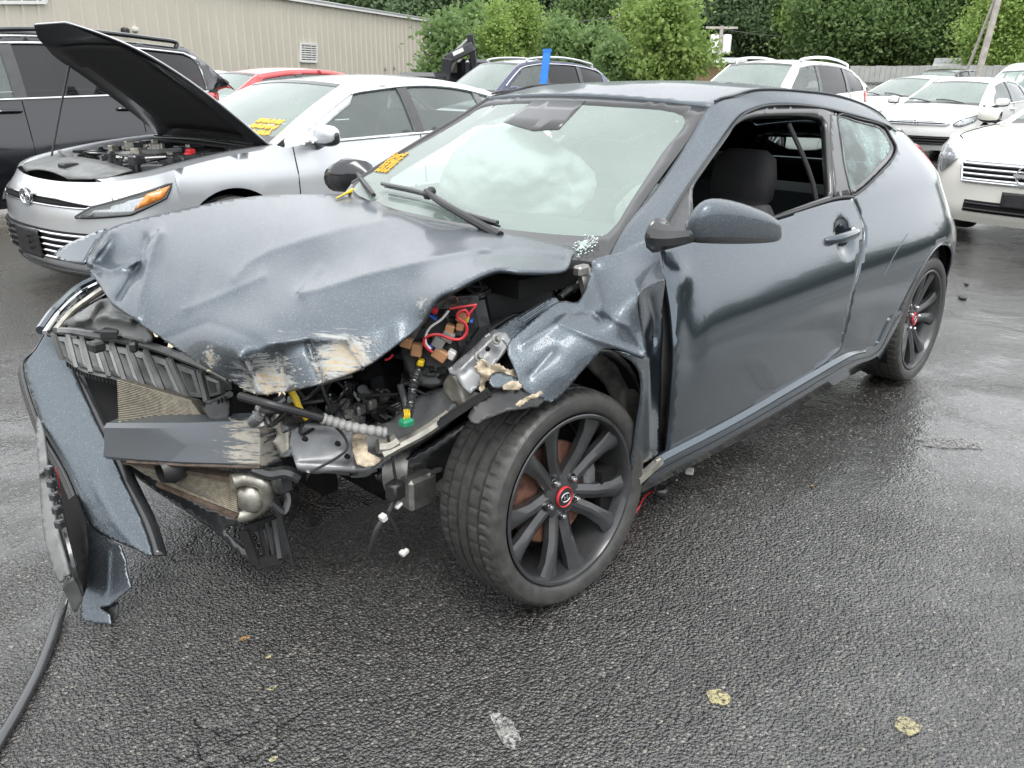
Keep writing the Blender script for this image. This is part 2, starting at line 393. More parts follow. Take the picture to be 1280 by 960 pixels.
# ================================================================== ground
def asphalt():
    k = N('wet_asphalt'); pos = k.n('ShaderNodeNewGeometry').outputs['Position']
    big = k.noise(.42, 5, .6, pos); mid = k.noise(3.2, 5, .6, pos); fine = k.noise(60, 3, .6, pos)
    dist = k.n('ShaderNodeVectorMath', operation='ADD'); nz = k.n('ShaderNodeTexNoise'); nz.inputs['Scale'].default_value = 45; k.l(pos, nz.inputs['Vector'])
    sc_ = k.n('ShaderNodeVectorMath', operation='SCALE'); k.l(nz.outputs['Color'], sc_.inputs[0]); sc_.inputs['Scale'].default_value = .012; k.l(pos, dist.inputs[0]); k.l(sc_.outputs[0], dist.inputs[1]); wp = dist.outputs[0]
    v1 = k.n('ShaderNodeTexVoronoi'); v1.inputs['Scale'].default_value = 108; k.l(wp, v1.inputs['Vector'])
    v2 = k.n('ShaderNodeTexVoronoi'); v2.inputs['Scale'].default_value = 210; k.l(wp, v2.inputs['Vector'])
    cs = k.n('ShaderNodeSeparateColor'); k.l(v1.outputs['Color'], cs.inputs[0])
    stone = k.ramp(cs.outputs[0], [(0, (.014,.0135,.0125)), (.42, (.036,.034,.030)), (.74, (.072,.067,.057)), (.93, (.155,.143,.118)), (1, (.30,.275,.23))])
    gap = k.ramp(v1.outputs['Distance'], [(.30, 0.0), (.75, 1.0)])
    c = k.mix(gap, stone, (.010, .0095, .009))
    wet = k.ramp(k.math('ADD', k.math('MULTIPLY', big, .75), k.math('MULTIPLY', mid, .3)), [(.44, 0.0), (.60, 1.0)])     # 1 = standing water film
    c = k.mix(k.math('MULTIPLY', mid, .5), c, (.030, .029, .026))
    oil = k.ramp(k.noise(1.7, 6, .65, pos), [(.60, 0.0), (.72, 1.0)]); c = k.mix(k.math('MULTIPLY', oil, .6), c, (.016, .0125, .008))
    # hairline cracks
    ve = k.n('ShaderNodeTexVoronoi', feature='DISTANCE_TO_EDGE'); ve.inputs['Scale'].default_value = .75
    d2 = k.n('ShaderNodeVectorMath', operation='ADD'); nz2 = k.n('ShaderNodeTexNoise'); nz2.inputs['Scale'].default_value = 6; nz2.inputs['Detail'].default_value = 6; k.l(pos, nz2.inputs['Vector'])
    s2 = k.n('ShaderNodeVectorMath', operation='SCALE'); k.l(nz2.outputs['Color'], s2.inputs[0]); s2.inputs['Scale'].default_value = .35; k.l(pos, d2.inputs[0]); k.l(s2.outputs[0], d2.inputs[1]); k.l(d2.outputs[0], ve.inputs['Vector'])
    crack = k.math('MULTIPLY', k.ramp(ve.outputs['Distance'], [(.004, 1.0), (.012, 0.0)]), k.ramp(k.noise(1.1, 3, .5, pos), [(.50, 0.0), (.58, 1.0)]))
    c = k.mix(k.math('MULTIPLY', crack, .55), c, (.008, .008, .007)); k.l(c, k.b.inputs['Base Color'])
    k.l(k.math('MULTIPLY_ADD', wet, -.14, .34), k.b.inputs['Roughness']); k.b.inputs['Specular IOR Level'].default_value = .9
    k.b.inputs['Coat Weight'].default_value = .0
    k.l(k.math('MULTIPLY_ADD', wet, .2, .8), k.b.inputs['Coat Weight']); k.l(k.math('MULTIPLY_ADD', wet, -.12, .20), k.b.inputs['Coat Roughness']); k.b.inputs['Coat IOR'].default_value = 1.45
    h = k.math('ADD', k.math('MULTIPLY', k.math('SUBTRACT', 1.0, v1.outputs['Distance']), 1.0), k.math('MULTIPLY', v2.outputs['Distance'], -.45))
    h = k.math('ADD', h, k.math('MULTIPLY', cs.outputs[1], .55)); h = k.math('ADD', h, k.math('MULTIPLY', crack, -1.6))
    st = k.math('MULTIPLY_ADD', wet, -.5, .95)
    b0 = k.bump(mid, .35, .05, inp=None)
    bp = k.n('ShaderNodeBump'); bp.inputs['Distance'].default_value = .010; k.l(st, bp.inputs['Strength']); k.l(h, bp.inputs['Height']); k.l(b0, bp.inputs['Normal']); k.l(bp.outputs[0], k.b.inputs['Normal'])
    bc = k.n('ShaderNodeBump'); bc.inputs['Distance'].default_value = .0055; k.l(k.math('MULTIPLY_ADD', wet, -.62, .72), bc.inputs['Strength']); k.l(h, bc.inputs['Height']); k.l(b0, bc.inputs['Normal']); k.l(bc.outputs[0], k.b.inputs['Coat Normal'])
    return k.m
M['asphalt'] = asphalt()
g = MO('ground', [(-600,-600,0),(600,-600,0),(600,600,0),(-600,600,0)], [(0,1,2,3)], M['asphalt'], smooth=False); tag(g, kind='structure')
# puddle films: thin sheets of standing water
M['water'] = N('standing_water').set(Base_Color=(.02,.02,.019), Roughness=.02, Alpha=.55).m
def splat(name, u, v, rx, ry, mat, label, cat, z=.004, n=26, jag=.35, group=None, kind=None, rot=0):
    c = P(u, v, z=0); pts = []
    for i in range(n):
        a = 2*PI*i/n; r = 1+jag*random.uniform(-1, 1); x, y = rx*r*math.cos(a), ry*r*math.sin(a); pts.append((c[0]+x*math.cos(rot)-y*math.sin(rot), c[1]+x*math.sin(rot)+y*math.cos(rot)))
    p = crom([(a, b, 0) for a, b in pts], 3, True)[:, :2]; V2, F = sheet2d(p, min(rx, ry)*.5)
    V = [(a, b, z+.0012*random.random()) for a, b in V2]
    o = MO(name, V, F, mat, face=(c[0], c[1], 9)); tag(o, label, cat, group, kind); return o

splat('puddle', 1235, 268, .5, 1.1, M['water'], None, None, kind='structure', jag=.3)
def blotch(name, a, b):
    k = N(name).set(Roughness=.6); f = k.noise(90, 4, .7); k.l(k.mix(k.ramp(f, [(.42, 0.0), (.58, 1.0)]), a, b), k.b.inputs['Base Color']); k.bump(k.voro(105), .6, .004)
    al = k.ramp(k.noise(110, 4, .7), [(.40, 0.0), (.55, .9)]); k.l(al, k.b.inputs['Alpha']); return k.m
M['ypaint'] = blotch('worn_yellow_paint', (.46, .41, .21), (.34, .30, .17)); M['wpaint'] = blotch('worn_white_paint', (.40, .39, .37), (.2, .2, .19)); M['leaf_dead'] = blotch('wet_dead_leaf', (.42, .26, .10), (.25, .14, .06))
M['pale'] = blotch('pale_wet_sheen', (.30, .295, .285), (.16, .155, .15))  # wet patch; the sky's sheen on it is put into the pale colour
splat('sheen_patch', 1188, 553, .07, .15, M['pale'], 'pale wet patch with painted sky sheen on the wet asphalt behind the hatchback door', 'sheen patch', jag=.25, n=16, rot=.6)
splat('paint_mark', 898, 873, .028, .026, M['ypaint'], 'pale yellow paint blotch on the asphalt, nearer the car', 'paint mark', jag=.16, n=14)
splat('paint_mark', 1134, 910, .030, .026, M['ypaint'], 'pale yellow paint blotch on the asphalt at lower right', 'paint mark', jag=.2, n=12)
splat('paint_mark', 630, 912, .065, .022, M['wpaint'], 'faded whitish scuff of paint on the wet asphalt', 'paint mark', jag=.2, n=14, rot=1.2)
for u, v, s, lb in ((306,799,.014,'brown torn leaf scrap on the asphalt, largest of three'),(336,823,.008,'small yellowish leaf scrap on the asphalt beside the brown one'),(340,862,.010,'pale leaf scrap on the asphalt farther from the bumper'),(342,951,.011,'yellow leaf scrap on the asphalt at the bottom edge'),(1016,608,.010,'tiny orange leaf scrap on the wet asphalt beside the car')):
    splat('leaf_scrap', u, v, s, s*.7, M['ypaint'] if 'yellow' in lb or 'pale' in lb else M['leaf_dead'], lb, 'leaf', jag=.3, n=9)
for u, v, s, lb in ((1208,355,.025,'dark stone chip lying behind the rear wheel, upper one'),(1203,372,.04,'flat dark debris flake lying behind the rear wheel, lower one')):
    mb = MB(); c = P(u, v, z=.012); mb.box(c, (s*1.6, s, .02), Matrix.Rotation(.7, 3, 'Z'), bev=.006); tag(mb.build('debris_chip', M['plastic']), lb, 'debris')
# ================================================================== metal building
A_, B_ = P(370, 0, z=4.6), P(536, 26, z=4.6)
wd = (B_-A_); wd[2] = 0; wd /= np.linalg.norm(wd); wn = np.array([-wd[1], wd[0], 0]); 
if np.dot(wn, CAM_POS-A_) < 0: wn = -wn
def PW(u, v, off=0):
    d = ray(u, v); t = np.dot(A_+wn*off-CAM_POS, wn)/np.dot(d, wn); return CAM_POS+d*t
BLD = empty('metal_building', tuple((A_+B_)/2*[1, 1, 0]), 0, 'long tan corrugated metal building with white roof trim', 'building')
def rel(V): return [np.asarray(p)-np.array(BLD.location) for p in V]
M['tan'] = simple('tan_siding', (.52, .485, .41), .45, var=.04, vs=.6, bs=.1, bscale=3)
M['trim'] = simple('white_trim', (.72, .72, .70), .4, var=.08)
M['grey_roof'] = simple('grey_roofing', (.38, .39, .40), .5, var=.1, vs=.8)
Lw = np.linalg.norm((B_-A_)[:2]); s0, s1 = -75.0, Lw
ns = int((s1-s0)/.60); V = []; prof = ((0, 0), (.47, 0), (.50, .05), (.57, .05))
for i in range(ns):
    for ds, h in prof:
        s = s1-(i*.60+ds)
        for z in (0, 4.6): V.append(A_*[1, 1, 0]+wd*s+wn*h+np.array([0, 0, z]))
n = len(V)//2; mb = MB(); mb.add(rel(V), [(2*i, 2*i+1, 2*i+3, 2*i+2) for i in range(n-1)])
ew = [B_*[1,1,0], B_*[1,1,0]-wn*14, B_*[1,1,0]-wn*14+[0,0,4.6], B_*[1,1,0]-wn*7+[0,0,5.7], B_*[1,1,0]+[0,0,4.6]]; mb.add(rel(ew), [(0,1,2,3,4)])
mb.build('siding', M['tan'], BLD, smooth=False, auto=None)
mb = MB(); e0 = A_+wd*s0; e1 = B_+wd*.12
mb.bar(rel([e0+wn*.10+[0,0,.02]])[0], rel([e1+wn*.10+[0,0,.02]])[0], .16, .20); mb.build('eave_trim', M['trim'], BLD)
mb = MB(); mb.bar(rel([B_*[1,1,0]+wd*.03+wn*.03])[0], rel([B_+wd*.03+wn*.03+[0,0,-.1]])[0], .1, .1); mb.build('corner_trim', M['trim'], BLD)
rf = [e0+wn*.2+[0,0,.1], e1+wn*.2+[0,0,.1], e1-wn*7+[0,0,1.2], e0-wn*7+[0,0,1.2], e1-wn*14.3+[0,0,.1], e0-wn*14.3+[0,0,.1]]
MO('roof', rel(rf), [(0,1,2,3),(3,2,4,5)], M['grey_roof'], BLD, smooth=False, thick=.08)
# louvred vent
def wallrect(u0, v0, u1, v1): return PW(u0, v0, .04), PW(u1, v0, .04), PW(u1, v1, .04), PW(u0, v1, .04)
q = wallrect(375, 54, 395, 77); q = [np.array(p) for p in q]; q[1][2] = q[0][2]; q[2][2] = q[3][2]
vent = MO('vent', rel([p-wn*.02 for p in q]), [(0,1,2,3)], M['plastic'], BLD, smooth=False)
for i in range(8):
    t = (i+.5)/8; a = q[0]*(1-t)+q[3]*t; b = q[1]*(1-t)+q[2]*t; mb = MB(); mb.bar(rel([a+wn*.03])[0], rel([b+wn*.03])[0], .06, np.linalg.norm(q[3]-q[0])/8*.55); mb.build('slat', M['trim'], vent)
mb = MB()
for i in range(4): mb.bar(rel([q[i]+wn*.03])[0], rel([q[(i+1) % 4]+wn*.03])[0], .08, .07)
mb.build('vent_frame', M['trim'], vent)
for nm, u, v, mt, sz in (('wall_lamp', 156, 39, 'plastic', .28), ('wall_lamp', 169, 37, 'tape', .20), ('wall_box', 311, 87, 'steel', .12), ('wall_box', 482, 87, 'steel', .12), ('wall_box', 493, 86, 'steel', .12)):
    c = PW(u, v, .05)-np.array(BLD.location); mb = MB(); mb.box(c, (sz, sz, sz*.8), Matrix.Rotation(math.atan2(wd[1], wd[0]), 3, 'Z'), bev=sz*.2); mb.bar(c+[0,0,.1], c-wn*.1+[0,0,.1], .06, .06); mb.build(nm, M[mt], BLD)
a, b, c, d = wallrect(-60, -40, 56, 3); mb = MB()
for p_, q_ in ((a,b),(b,c),(c,d),(d,a)): mb.bar(rel([p_])[0], rel([q_])[0], .12, .10)
wf = mb.build('window_frame', M['trim'], BLD); MO('window_pane', rel([a,b,c,d]), [(0,1,2,3)], M['glass_dark'], wf, smooth=False)
# ================================================================== trees
def leafmat(name, c1, c2):
    k = N(name).set(Roughness=.55); oi = k.n('ShaderNodeObjectInfo').outputs['Random']; f = k.noise(.9, 3); g2 = k.noise(9, 2)
    c = k.mix(k.ramp(k.math('ADD', k.math('MULTIPLY', f, .6), k.math('MULTIPLY', g2, .4)), [(.35, 0.0), (.65, 1.0)]), c1, c2); c = k.mix(k.math('MULTIPLY', oi, .35), c, tuple(x*.6 for x in c1)); k.l(c, k.b.inputs['Base Color'])
    tl = k.n('ShaderNodeBsdfTranslucent'); k.l(c, tl.inputs[0]); mx = k.n('ShaderNodeMixShader'); mx.inputs[0].default_value = .5; k.l(k.b.outputs[0], mx.inputs[1]); k.l(tl.outputs[0], mx.inputs[2]); k.l(mx.outputs[0], k.out.inputs[0]); return k.m
M['leaf_light'] = leafmat('light_leaves', (.24, .36, .09), (.40, .52, .16)); M['leaf_mid'] = leafmat('green_leaves', (.15, .245, .085), (.28, .40, .15)); M['leaf_dark'] = leafmat('dark_leaves', (.11, .175, .09), (.21, .30, .14))
M['needle'] = leafmat('pine_needles', (.05, .085, .05), (.09, .135, .07)); M['bark'] = simple('bark', (.12, .095, .075), .9, var=.4, vs=6, bs=.6, bscale=20, bd=.02)
def leafquads(pts, size, rng):
    n = len(pts); d = rng.normal(size=(n, 3)); d[:, 2] = np.abs(d[:, 2])*.9+.15; d /= np.linalg.norm(d, axis=1)[:, None]
    a = np.cross(d, rng.normal(size=(n, 3))); a /= np.linalg.norm(a, axis=1)[:, None]; b = np.cross(d, a)
    s = size*rng.uniform(.6, 1.35, n)[:, None]; V = np.stack([pts-a*s, pts+b*s*.6-d*s*.15, pts+a*s, pts-b*s*.6-d*s*.15], 1).reshape(-1, 3)
    return V, np.arange(4*n).reshape(-1, 4)
def crownpts(rng, w, h, z0, nclump, per, cr, pine=False, lobes=6):
    """clumps of leaves set on an uneven set of lobes; gaps between the clumps stay open"""
    L = []
    for i in range(lobes):
        a = rng.uniform(0, 2*PI); rr = rng.uniform(.1, .55)*w; zz = z0+h*rng.uniform(.18, .85); k = 1-abs((zz-z0)/h-.42)*.9
        L.append((rr*math.cos(a)*k, rr*math.sin(a)*k, zz, w*rng.uniform(.38, .62)*k, h*rng.uniform(.16, .27)))
    L.append((0, 0, z0+h*.84, w*.36, h*.17)); C_ = []
    for i in range(nclump):
        if pine:
            t = rng.uniform(0, 1); tier = round(t*9)/9; r = w*(1-tier)**.8*(.25+.75*rng.uniform())+.15; a = rng.uniform(0, 2*PI); C_.append((r*math.cos(a), r*math.sin(a), z0+h*tier-r*.18+rng.normal(0, .12)))
        else:
            l = L[rng.integers(len(L))]; d = rng.normal(size=3); d /= np.linalg.norm(d); q = rng.uniform(.72, 1.04); C_.append((l[0]+d[0]*l[3]*q, l[1]+d[1]*l[3]*q, l[2]+d[2]*l[4]*q))
    C_ = np.array(C_); sz = cr*rng.uniform(.55, 1.3, len(C_)); k = rng.integers(0, len(C_), nclump*per); return C_[k]+rng.normal(size=(len(k), 3))*sz[k][:, None]*[1, 1, .62]
TREE = {}
def treemesh(key, w, h, z0, nclump, per, cr, leaf, mat, pine=False, seed=1, lobes=7):
    rng = np.random.default_rng(seed); pts = crownpts(rng, w, h, z0, nclump, per, cr, pine, lobes); V, F = leafquads(pts, leaf, rng)
    o = MO('crown', V, F, M[mat], smooth=False); me = o.data; bpy.data.objects.remove(o)
    mb = MB(); H = z0+h*.85; mb.tube([(0,0,-.1),(rng.normal(0,.1),rng.normal(0,.1),H*.35),(rng.normal(0,.2),rng.normal(0,.2),H*.7),(0,0,H)], [w*.085, w*.06, w*.035, .02], 8, 4)
    for i in range(9):
        z = z0+h*rng.uniform(-.05, .6); a = rng.uniform(0, 2*PI); r = w*rng.uniform(.45, .8); mb.tube([(0,0,z),(r*.5*math.cos(a), r*.5*math.sin(a), z+r*.35),(r*math.cos(a), r*math.sin(a), z+r*.6)], [w*.03, w*.018, .015], 5, 3)
    t = mb.build('trunk', M['bark'], smooth=True); mt = t.data; bpy.data.objects.remove(t); TREE[key] = (me, mt)
treemesh('light', 1.0, 4.2, .7, 110, 60, .26, .075, 'leaf_light', seed=3)
treemesh('round', 2.0, 4.3, .4, 170, 60, .36, .10, 'leaf_light', seed=5)
treemesh('bush', 1.5, 2.8, .1, 120, 55, .32, .10, 'leaf_mid', seed=6)
treemesh('tall', 3.6, 8.6, 1.2, 260, 120, .75, .145, 'leaf_mid', seed=8, lobes=12)
treemesh('talllight', 3.4, 8.2, 1.0, 260, 120, .72, .145, 'leaf_light', seed=9, lobes=12)
treemesh('talldark', 3.8, 9.2, 1.0, 260, 120, .8, .145, 'leaf_dark', seed=10, lobes=12)
treemesh('pine', 3.0, 10.5, 1.5, 330, 45, .42, .2, 'needle', True, seed=11)
def tree(key, loc, s, label, name='tree', group=None, zs=1.0):
    r = empty(name, loc, random.uniform(0, 6.28), label, 'tree' if name != 'bush' else 'bush', group); r.scale = (s, s, s*zs)
    for nm, me in zip(('crown', 'trunk'), TREE[key]):
        c = bpy.data.objects.new(nm, me); COL.objects.link(c); c.parent = r
    return r
def PD(u, dist): 
    d = ray(u, 93); d = d.copy(); d[2] = 0; d /= np.linalg.norm(d); p = CAM_POS+d*dist; return (p[0], p[1], 0)
def hgt(v, dist): return 1.418+(93-v)/FPX*dist
for key, u, d, vt, h0, lb, nm in (('bush', 562, 30, 33, 2.95, 'bright green bush tucked against the corner of the tan building', 'bush'),
    ('light', 621, 30, 14, 4.9, 'narrow light green young tree, left of a pair', 'young_tree'), ('light', 652, 31, -2, 4.9, 'light green young tree reaching the photo top, right of a pair', 'young_tree'),
    ('bush', 701, 33, 34, 2.95, 'dark green bush behind the blue post', 'bush'), ('bush', 748, 32, 42, 2.95, 'low green bush beside the short utility pole', 'bush'), ('bush', 590, 36, 20, 2.95, 'shaded green bush behind the excavator arm', 'bush'),
    ('round', 826, 26, 3, 4.75, 'large rounded light green tree behind the hatchback roof', 'young_tree'), ('light', 790, 40, -5, 4.9, 'tall light green tree left of the rounded one', 'young_tree'), ('bush', 768, 27, 55, 2.95, 'yellowish green shrub left of the rounded tree', 'bush')):
    H = hgt(vt, d); tree(key, PD(u, d), H/h0, lb, nm)
far = [('talldark', 545, 62, 1.0, 'dark tree just right of the building roof'), ('talldark', 600, 66, 1.0, 'dark tree behind the narrow young trees'), ('pine', 690, 64, 1.0, 'dark pine behind the blue post'), ('tall', 735, 58, .78, 'mid green tree behind the short utility pole'), ('pine', 760, 70, 1.05, 'dark pine above the short utility pole'), ('tall', 640, 72, 1.0, 'mid green tree high behind the pair of young trees'),
    ('tall', 880, 62, .95, 'mid green tree right of the rounded tree'), ('talldark', 925, 60, .95, 'dark leafy tree above the transformer pole'), ('tall', 965, 66, 1.0, 'green tree above the white SUV roof'), ('talllight', 1010, 60, .85, 'lighter green tree above the white SUV roof rail'), ('tall', 1052, 56, .9, 'broad green tree behind the grey fence at its left end'), ('talldark', 1095, 60, .95, 'dark tree behind the grey fence'), ('talllight', 1130, 58, .85, 'yellowish green tree behind the grey fence'), ('tall', 1170, 56, .85, 'dense green tree above the dark parked car'), ('talldark', 1205, 62, 1.0, 'dark tree left of the leaning pole'), ('talllight', 1245, 50, .62, 'light green tree right of the leaning pole'), ('tall', 1285, 56, .9, 'green tree at the right photo edge'), ('tall', 845, 75, 1.1, 'tall tree behind the rounded light tree'), ('pine', 800, 74, 1.05, 'dark pine left of the rounded tree top')]
for key, u, d, s, lb in far: tree(key, PD(u, d), s, lb, 'tree', 'trees of the wood behind the lot')
# the wood behind, one mass
Vs, Fs, b = [], [], 0; rng = np.random.default_rng(21)
for i in range(56):
    u = 280+i*19+rng.uniform(-8, 8); d = rng.uniform(78, 100); x, y, _ = PD(u, d); pts = crownpts(rng, 4.6, 9.5, .5, 150, 75, .8)+[x, y, rng.uniform(0, 1.5)]; V, F = leafquads(pts, .19, rng); Vs.append(V); Fs.append(F+b); b += len(V)
for i in range(64):
    if i == 0: nfar = sum(len(q) for q in Fs)
    a = YAW+math.radians(48+i*264/63)+rng.uniform(-.03, .03); dd_ = rng.uniform(50, 64); pts = crownpts(rng, 4.6, 4.8, 0, 70, 18, 1.0)+[CAM_POS[0]+dd_*math.cos(a), CAM_POS[1]+dd_*math.sin(a), 0]; V, F = leafquads(pts, .62, rng); Vs.append(V); Fs.append(F+b); b += len(V)
w = MO('wood', np.concatenate(Vs), np.concatenate(Fs), [M['leaf_dark'], M['needle']], smooth=False, fm=[0 if i < nfar else 1 for i in range(sum(len(q) for q in Fs))]); tag(w, 'dark green wood filling the skyline behind the lot', 'wood', kind='stuff')
Vs, Fs, b = [], [], 0
for i in range(60):
    u = 480+i*14+rng.uniform(-6, 6); d = rng.uniform(66, 76); x, y, _ = PD(u, d); pts = crownpts(rng, 2.2, 2.6, 0, 40, 24, .5, lobes=4)+[x, y, 0]; V, F = leafquads(pts, .2, rng); Vs.append(V); Fs.append(F+b); b += len(V)
w = MO('undergrowth', np.concatenate(Vs), np.concatenate(Fs), M['leaf_mid'], smooth=False); tag(w, 'low green undergrowth along the edge of the wood', 'undergrowth', kind='stuff')
# ================================================================== fence, far sheds, poles
FN = empty('panel_fence', PD(1180, 44), 0, 'pale grey panel fence in front of the wood', 'fence')
M['fence'] = simple('grey_fence_panel', (.46, .46, .44), .5, var=.12, vs=2)
fa, fb = np.array(PD(1062, 46)), np.array(PD(1420, 40)); nfp = 44; fz = 1.95
pm = None
for i in range(nfp):
    a, b = fa*(1-i/nfp)+fb*i/nfp, fa*(1-(i+.94)/nfp)+fb*(i+.94)/nfp; o = np.array(FN.location); jz = random.uniform(-.03, .03)
    mb = MB(); mb.bar((a+b)/2*0+a-o+[0, 0, fz/2], b-o+[0, 0, fz/2], .05, fz+jz); mb.build('panel', M['fence'], FN)
mb = MB(); mb.bar(fa-o+[0,0,.05], fb-o+[0,0,.05], .1, .1); mb.bar(fa-o+[.1,.1,1.2], fb-o+[.1,.1,1.2], .06, .08); mb.build('fence_rail', M['steel'], FN)
def shed(u0, u1, vr, vt, d, mat, label, name='shed', depth=5):
    a, b = np.array(PD(u0, d)), np.array(PD(u1, d)); hw = hgt(vr, d); hr = hgt(vt, d); t = (b-a)/np.linalg.norm(b-a); nb = np.array([-t[1], t[0], 0]); nb = nb if np.dot(nb, a-CAM_POS) > 0 else -nb
    r = empty(name, tuple((a+b)/2), 0, label, 'shed'); o = (a+b)/2; a, b = a-o, b-o
    V = [a, b, b+nb*depth, a+nb*depth]; V = V+[p+np.array([0,0,hw]) for p in V]; mb = MB().add(V, [(0,1,5,4),(1,2,6,5),(2,3,7,6),(3,0,4,7)]); mb.build('wall', M[mat], r, smooth=False)
    e = .3; R_ = [a-t*e-nb*e+[0,0,hw], b+t*e-nb*e+[0,0,hw], b+t*e+nb*depth/2+[0,0,hr], a-t*e+nb*depth/2+[0,0,hr], b+t*e+nb*(depth+e)+[0,0,hw], a-t*e+nb*(depth+e)+[0,0,hw]]
    MO('roof', R_, [(0,1,2,3),(3,2,4,5)], M['grey_roof'], r, smooth=False, thick=.12); mb = MB(); mb.bar(R_[0], R_[1], .06, .14); mb.build('fascia', M['trim'], r); return r
shed(686, 742, 76, 67, 40, 'fence', 'low grey roofed shed behind the blue SUV')
M['brown'] = simple('brown_wall', (.22, .14, .08), .7, var=.3, vs=2)
shed(868, 925, 77, 72, 48, 'brown', 'low brown shed with pale roof edge left of the white SUV')
shed(1172, 1215, 80, 72, 50, 'fence', 'small grey roofed shed beyond the fence')
M['pole'] = simple('weathered_pole', (.42, .39, .35), .8, var=.25, vs=4)
def pole(u0, v0, u1, v1, d, r, label, arm=None):
    b = np.array(PD(u0+(u0-u1)*.5, d)); t = np.array(PD(u1, d)); t[2] = hgt(v1, d); rt = empty('utility_pole', tuple(b), 0, label, 'utility pole'); mb = MB(); mb.tube([(0,0,0), (t-b)*.5, t-b], [r*1.15, r, r*.8], 10, 2); mb.build('shaft', M['pole'], rt, smooth=True); return rt, t-b, t
rt, tp, t1 = pole(1223, 76, 1233, -12, 34, .11, 'leaning pale wooden utility pole with a guy wire')
mb = MB(); mb.tube([tp, np.array(PD(1204, 34.5))+[0,0,1.2]-np.array(rt.location)], .05, 6); mb.build('guy_wire', M['pole'], rt)
rt, tp2, t2 = pole(897, 80, 897, 40, 52, .12, 'distant utility pole carrying two white transformers')
sx = np.array([RT[0], RT[1], 0]); mb = MB(); mb.bar(tp2-sx*.9+[0,0,-.1], tp2+sx*.9+[0,0,-.1], .1, .12); mb.build('crossarm', M['pole'], rt)
for s in (-1, 1):
    mb = MB(); mb.lathe([(0,.55),(.2,.55),(.25,.48),(.25,-.4),(.2,-.45),(0,-.45)], tp2+sx*.36*s+[0,0,-1.0], 14, Matrix.Rotation(PI/2, 4, 'X')); mb.build('transformer', M['trim'], rt, smooth=True, auto=40)
rt, tp3, t3 = pole(770, 62, 771, 25, 45, .10, 'short grey utility pole left of the rounded tree')
M['cable'] = simple('cable', (.10,.10,.10), .6)
def cable(pts, r, label):
    p = np.array(pts); c = p[0]; o_ = empty('overhead_cable', tuple(c), 0, label, 'cable'); mb = MB(); L = [p[0]*(1-t)+p[1]*t-np.array([0,0,1])*4*t*(1-t)*.35-c for t in np.linspace(0, 1, 12)]; mb.tube(L, r, 5, smooth=False); mb.build('strand', M['cable'], o_)
def at(u, v, d): q = np.array(PD(u, d)); q[2] = hgt(v, d); return q
cable([at(536, 37, 52), at(770, 30, 45)], .022, 'overhead cable from the building to the short pole')
cable([at(897, 43, 52), at(1060, 46, 60)], .018, 'overhead cable running right from the transformer pole')
# blue post
bp_ = P(679, 104, y=-4.6); bt = P(684, 63, y=-4.6); lean = (bt-bp_)/(bt[2]-bp_[2]); base = bp_-lean*bp_[2]
o = empty('blue_post', tuple(base), 0, 'bright blue square post standing behind the hatchback roof', 'post'); M['blue'] = simple('blue_enamel', (.02, .20, .68), .4, var=.1)
mb = MB(); mb.bar((0,0,0), bt-base, .085, .085, up=(1,1,0), bev=.008); mb.build('shaft', M['blue'], o); mb = MB(); mb.bar(bt-base-[0,0,.02], bt-base+[0,0,.015], .095, .095, up=(1,1,0)); mb.build('cap', M['blue'], o)
# excavator beyond the lot
dd = 24; ex = empty('excavator', PD(585, dd), 0, 'black excavator with raised bent boom at the building corner', 'excavator'); eo = np.array(ex.location)
def ap_(u, v): return at(u, v, dd)-eo
mb = MB(); mb.bar(ap_(556,100), ap_(560,76), .28, .30, up=(1,1,0), bev=.03); mb.bar(ap_(558,78), ap_(592,63), .26, .26, up=(1,1,0), bev=.03); mb.build('boom', M['black_paint'], ex)
mb = MB(); mb.bar(ap_(588,50), ap_(595,98), .18, .20, up=(1,1,0), bev=.02); mb.build('dipper_arm', M['black_paint'], ex)
mb = MB(); mb.tube([ap_(566,72), ap_(588,54)], .05, 8); mb.tube([ap_(562,90), ap_(572,74)], .06, 8); mb.build('hydraulic_ram', M['steel'], ex)
mb = MB(); mb.bar(ap_(567,74)+sx*0-FW*.15, ap_(580,68.5)-FW*.15, .02, .10); mb.build('lettering_plate', M['trim'], ex)
c = ap_(552,93)*[1,1,0]; mb = MB(); mb.box(c+[-.6,-.6,1.0], (2.2,1.6,.9), bev=.1); mb.box(c+[-.9,.2,1.55], (1.0,.8,.5), bev=.08); mb.build('body', M['black_paint'], ex); mb = MB()
for s in (-.7, .7): mb.box(c+[-.6,-.6+s,.3], (2.6,.45,.6), bev=.2)
mb.build('track', M['rubber'], ex)
# ================================================================== the wrecked grey hatchback
HERO = empty('wrecked_car', (0, 0, 0), 0, 'dark grey two door hatchback with smashed front end, crumpled hood and bumper torn off', 'car')
def uvz(L): return np.array([P(u, v, z=z) for u, v, z in L])
def uvy(L): return np.array([P(u, v, y=y) for u, v, y in L])
def uvx(L): return np.array([P(u, v, x=x) for u, v, x in L])

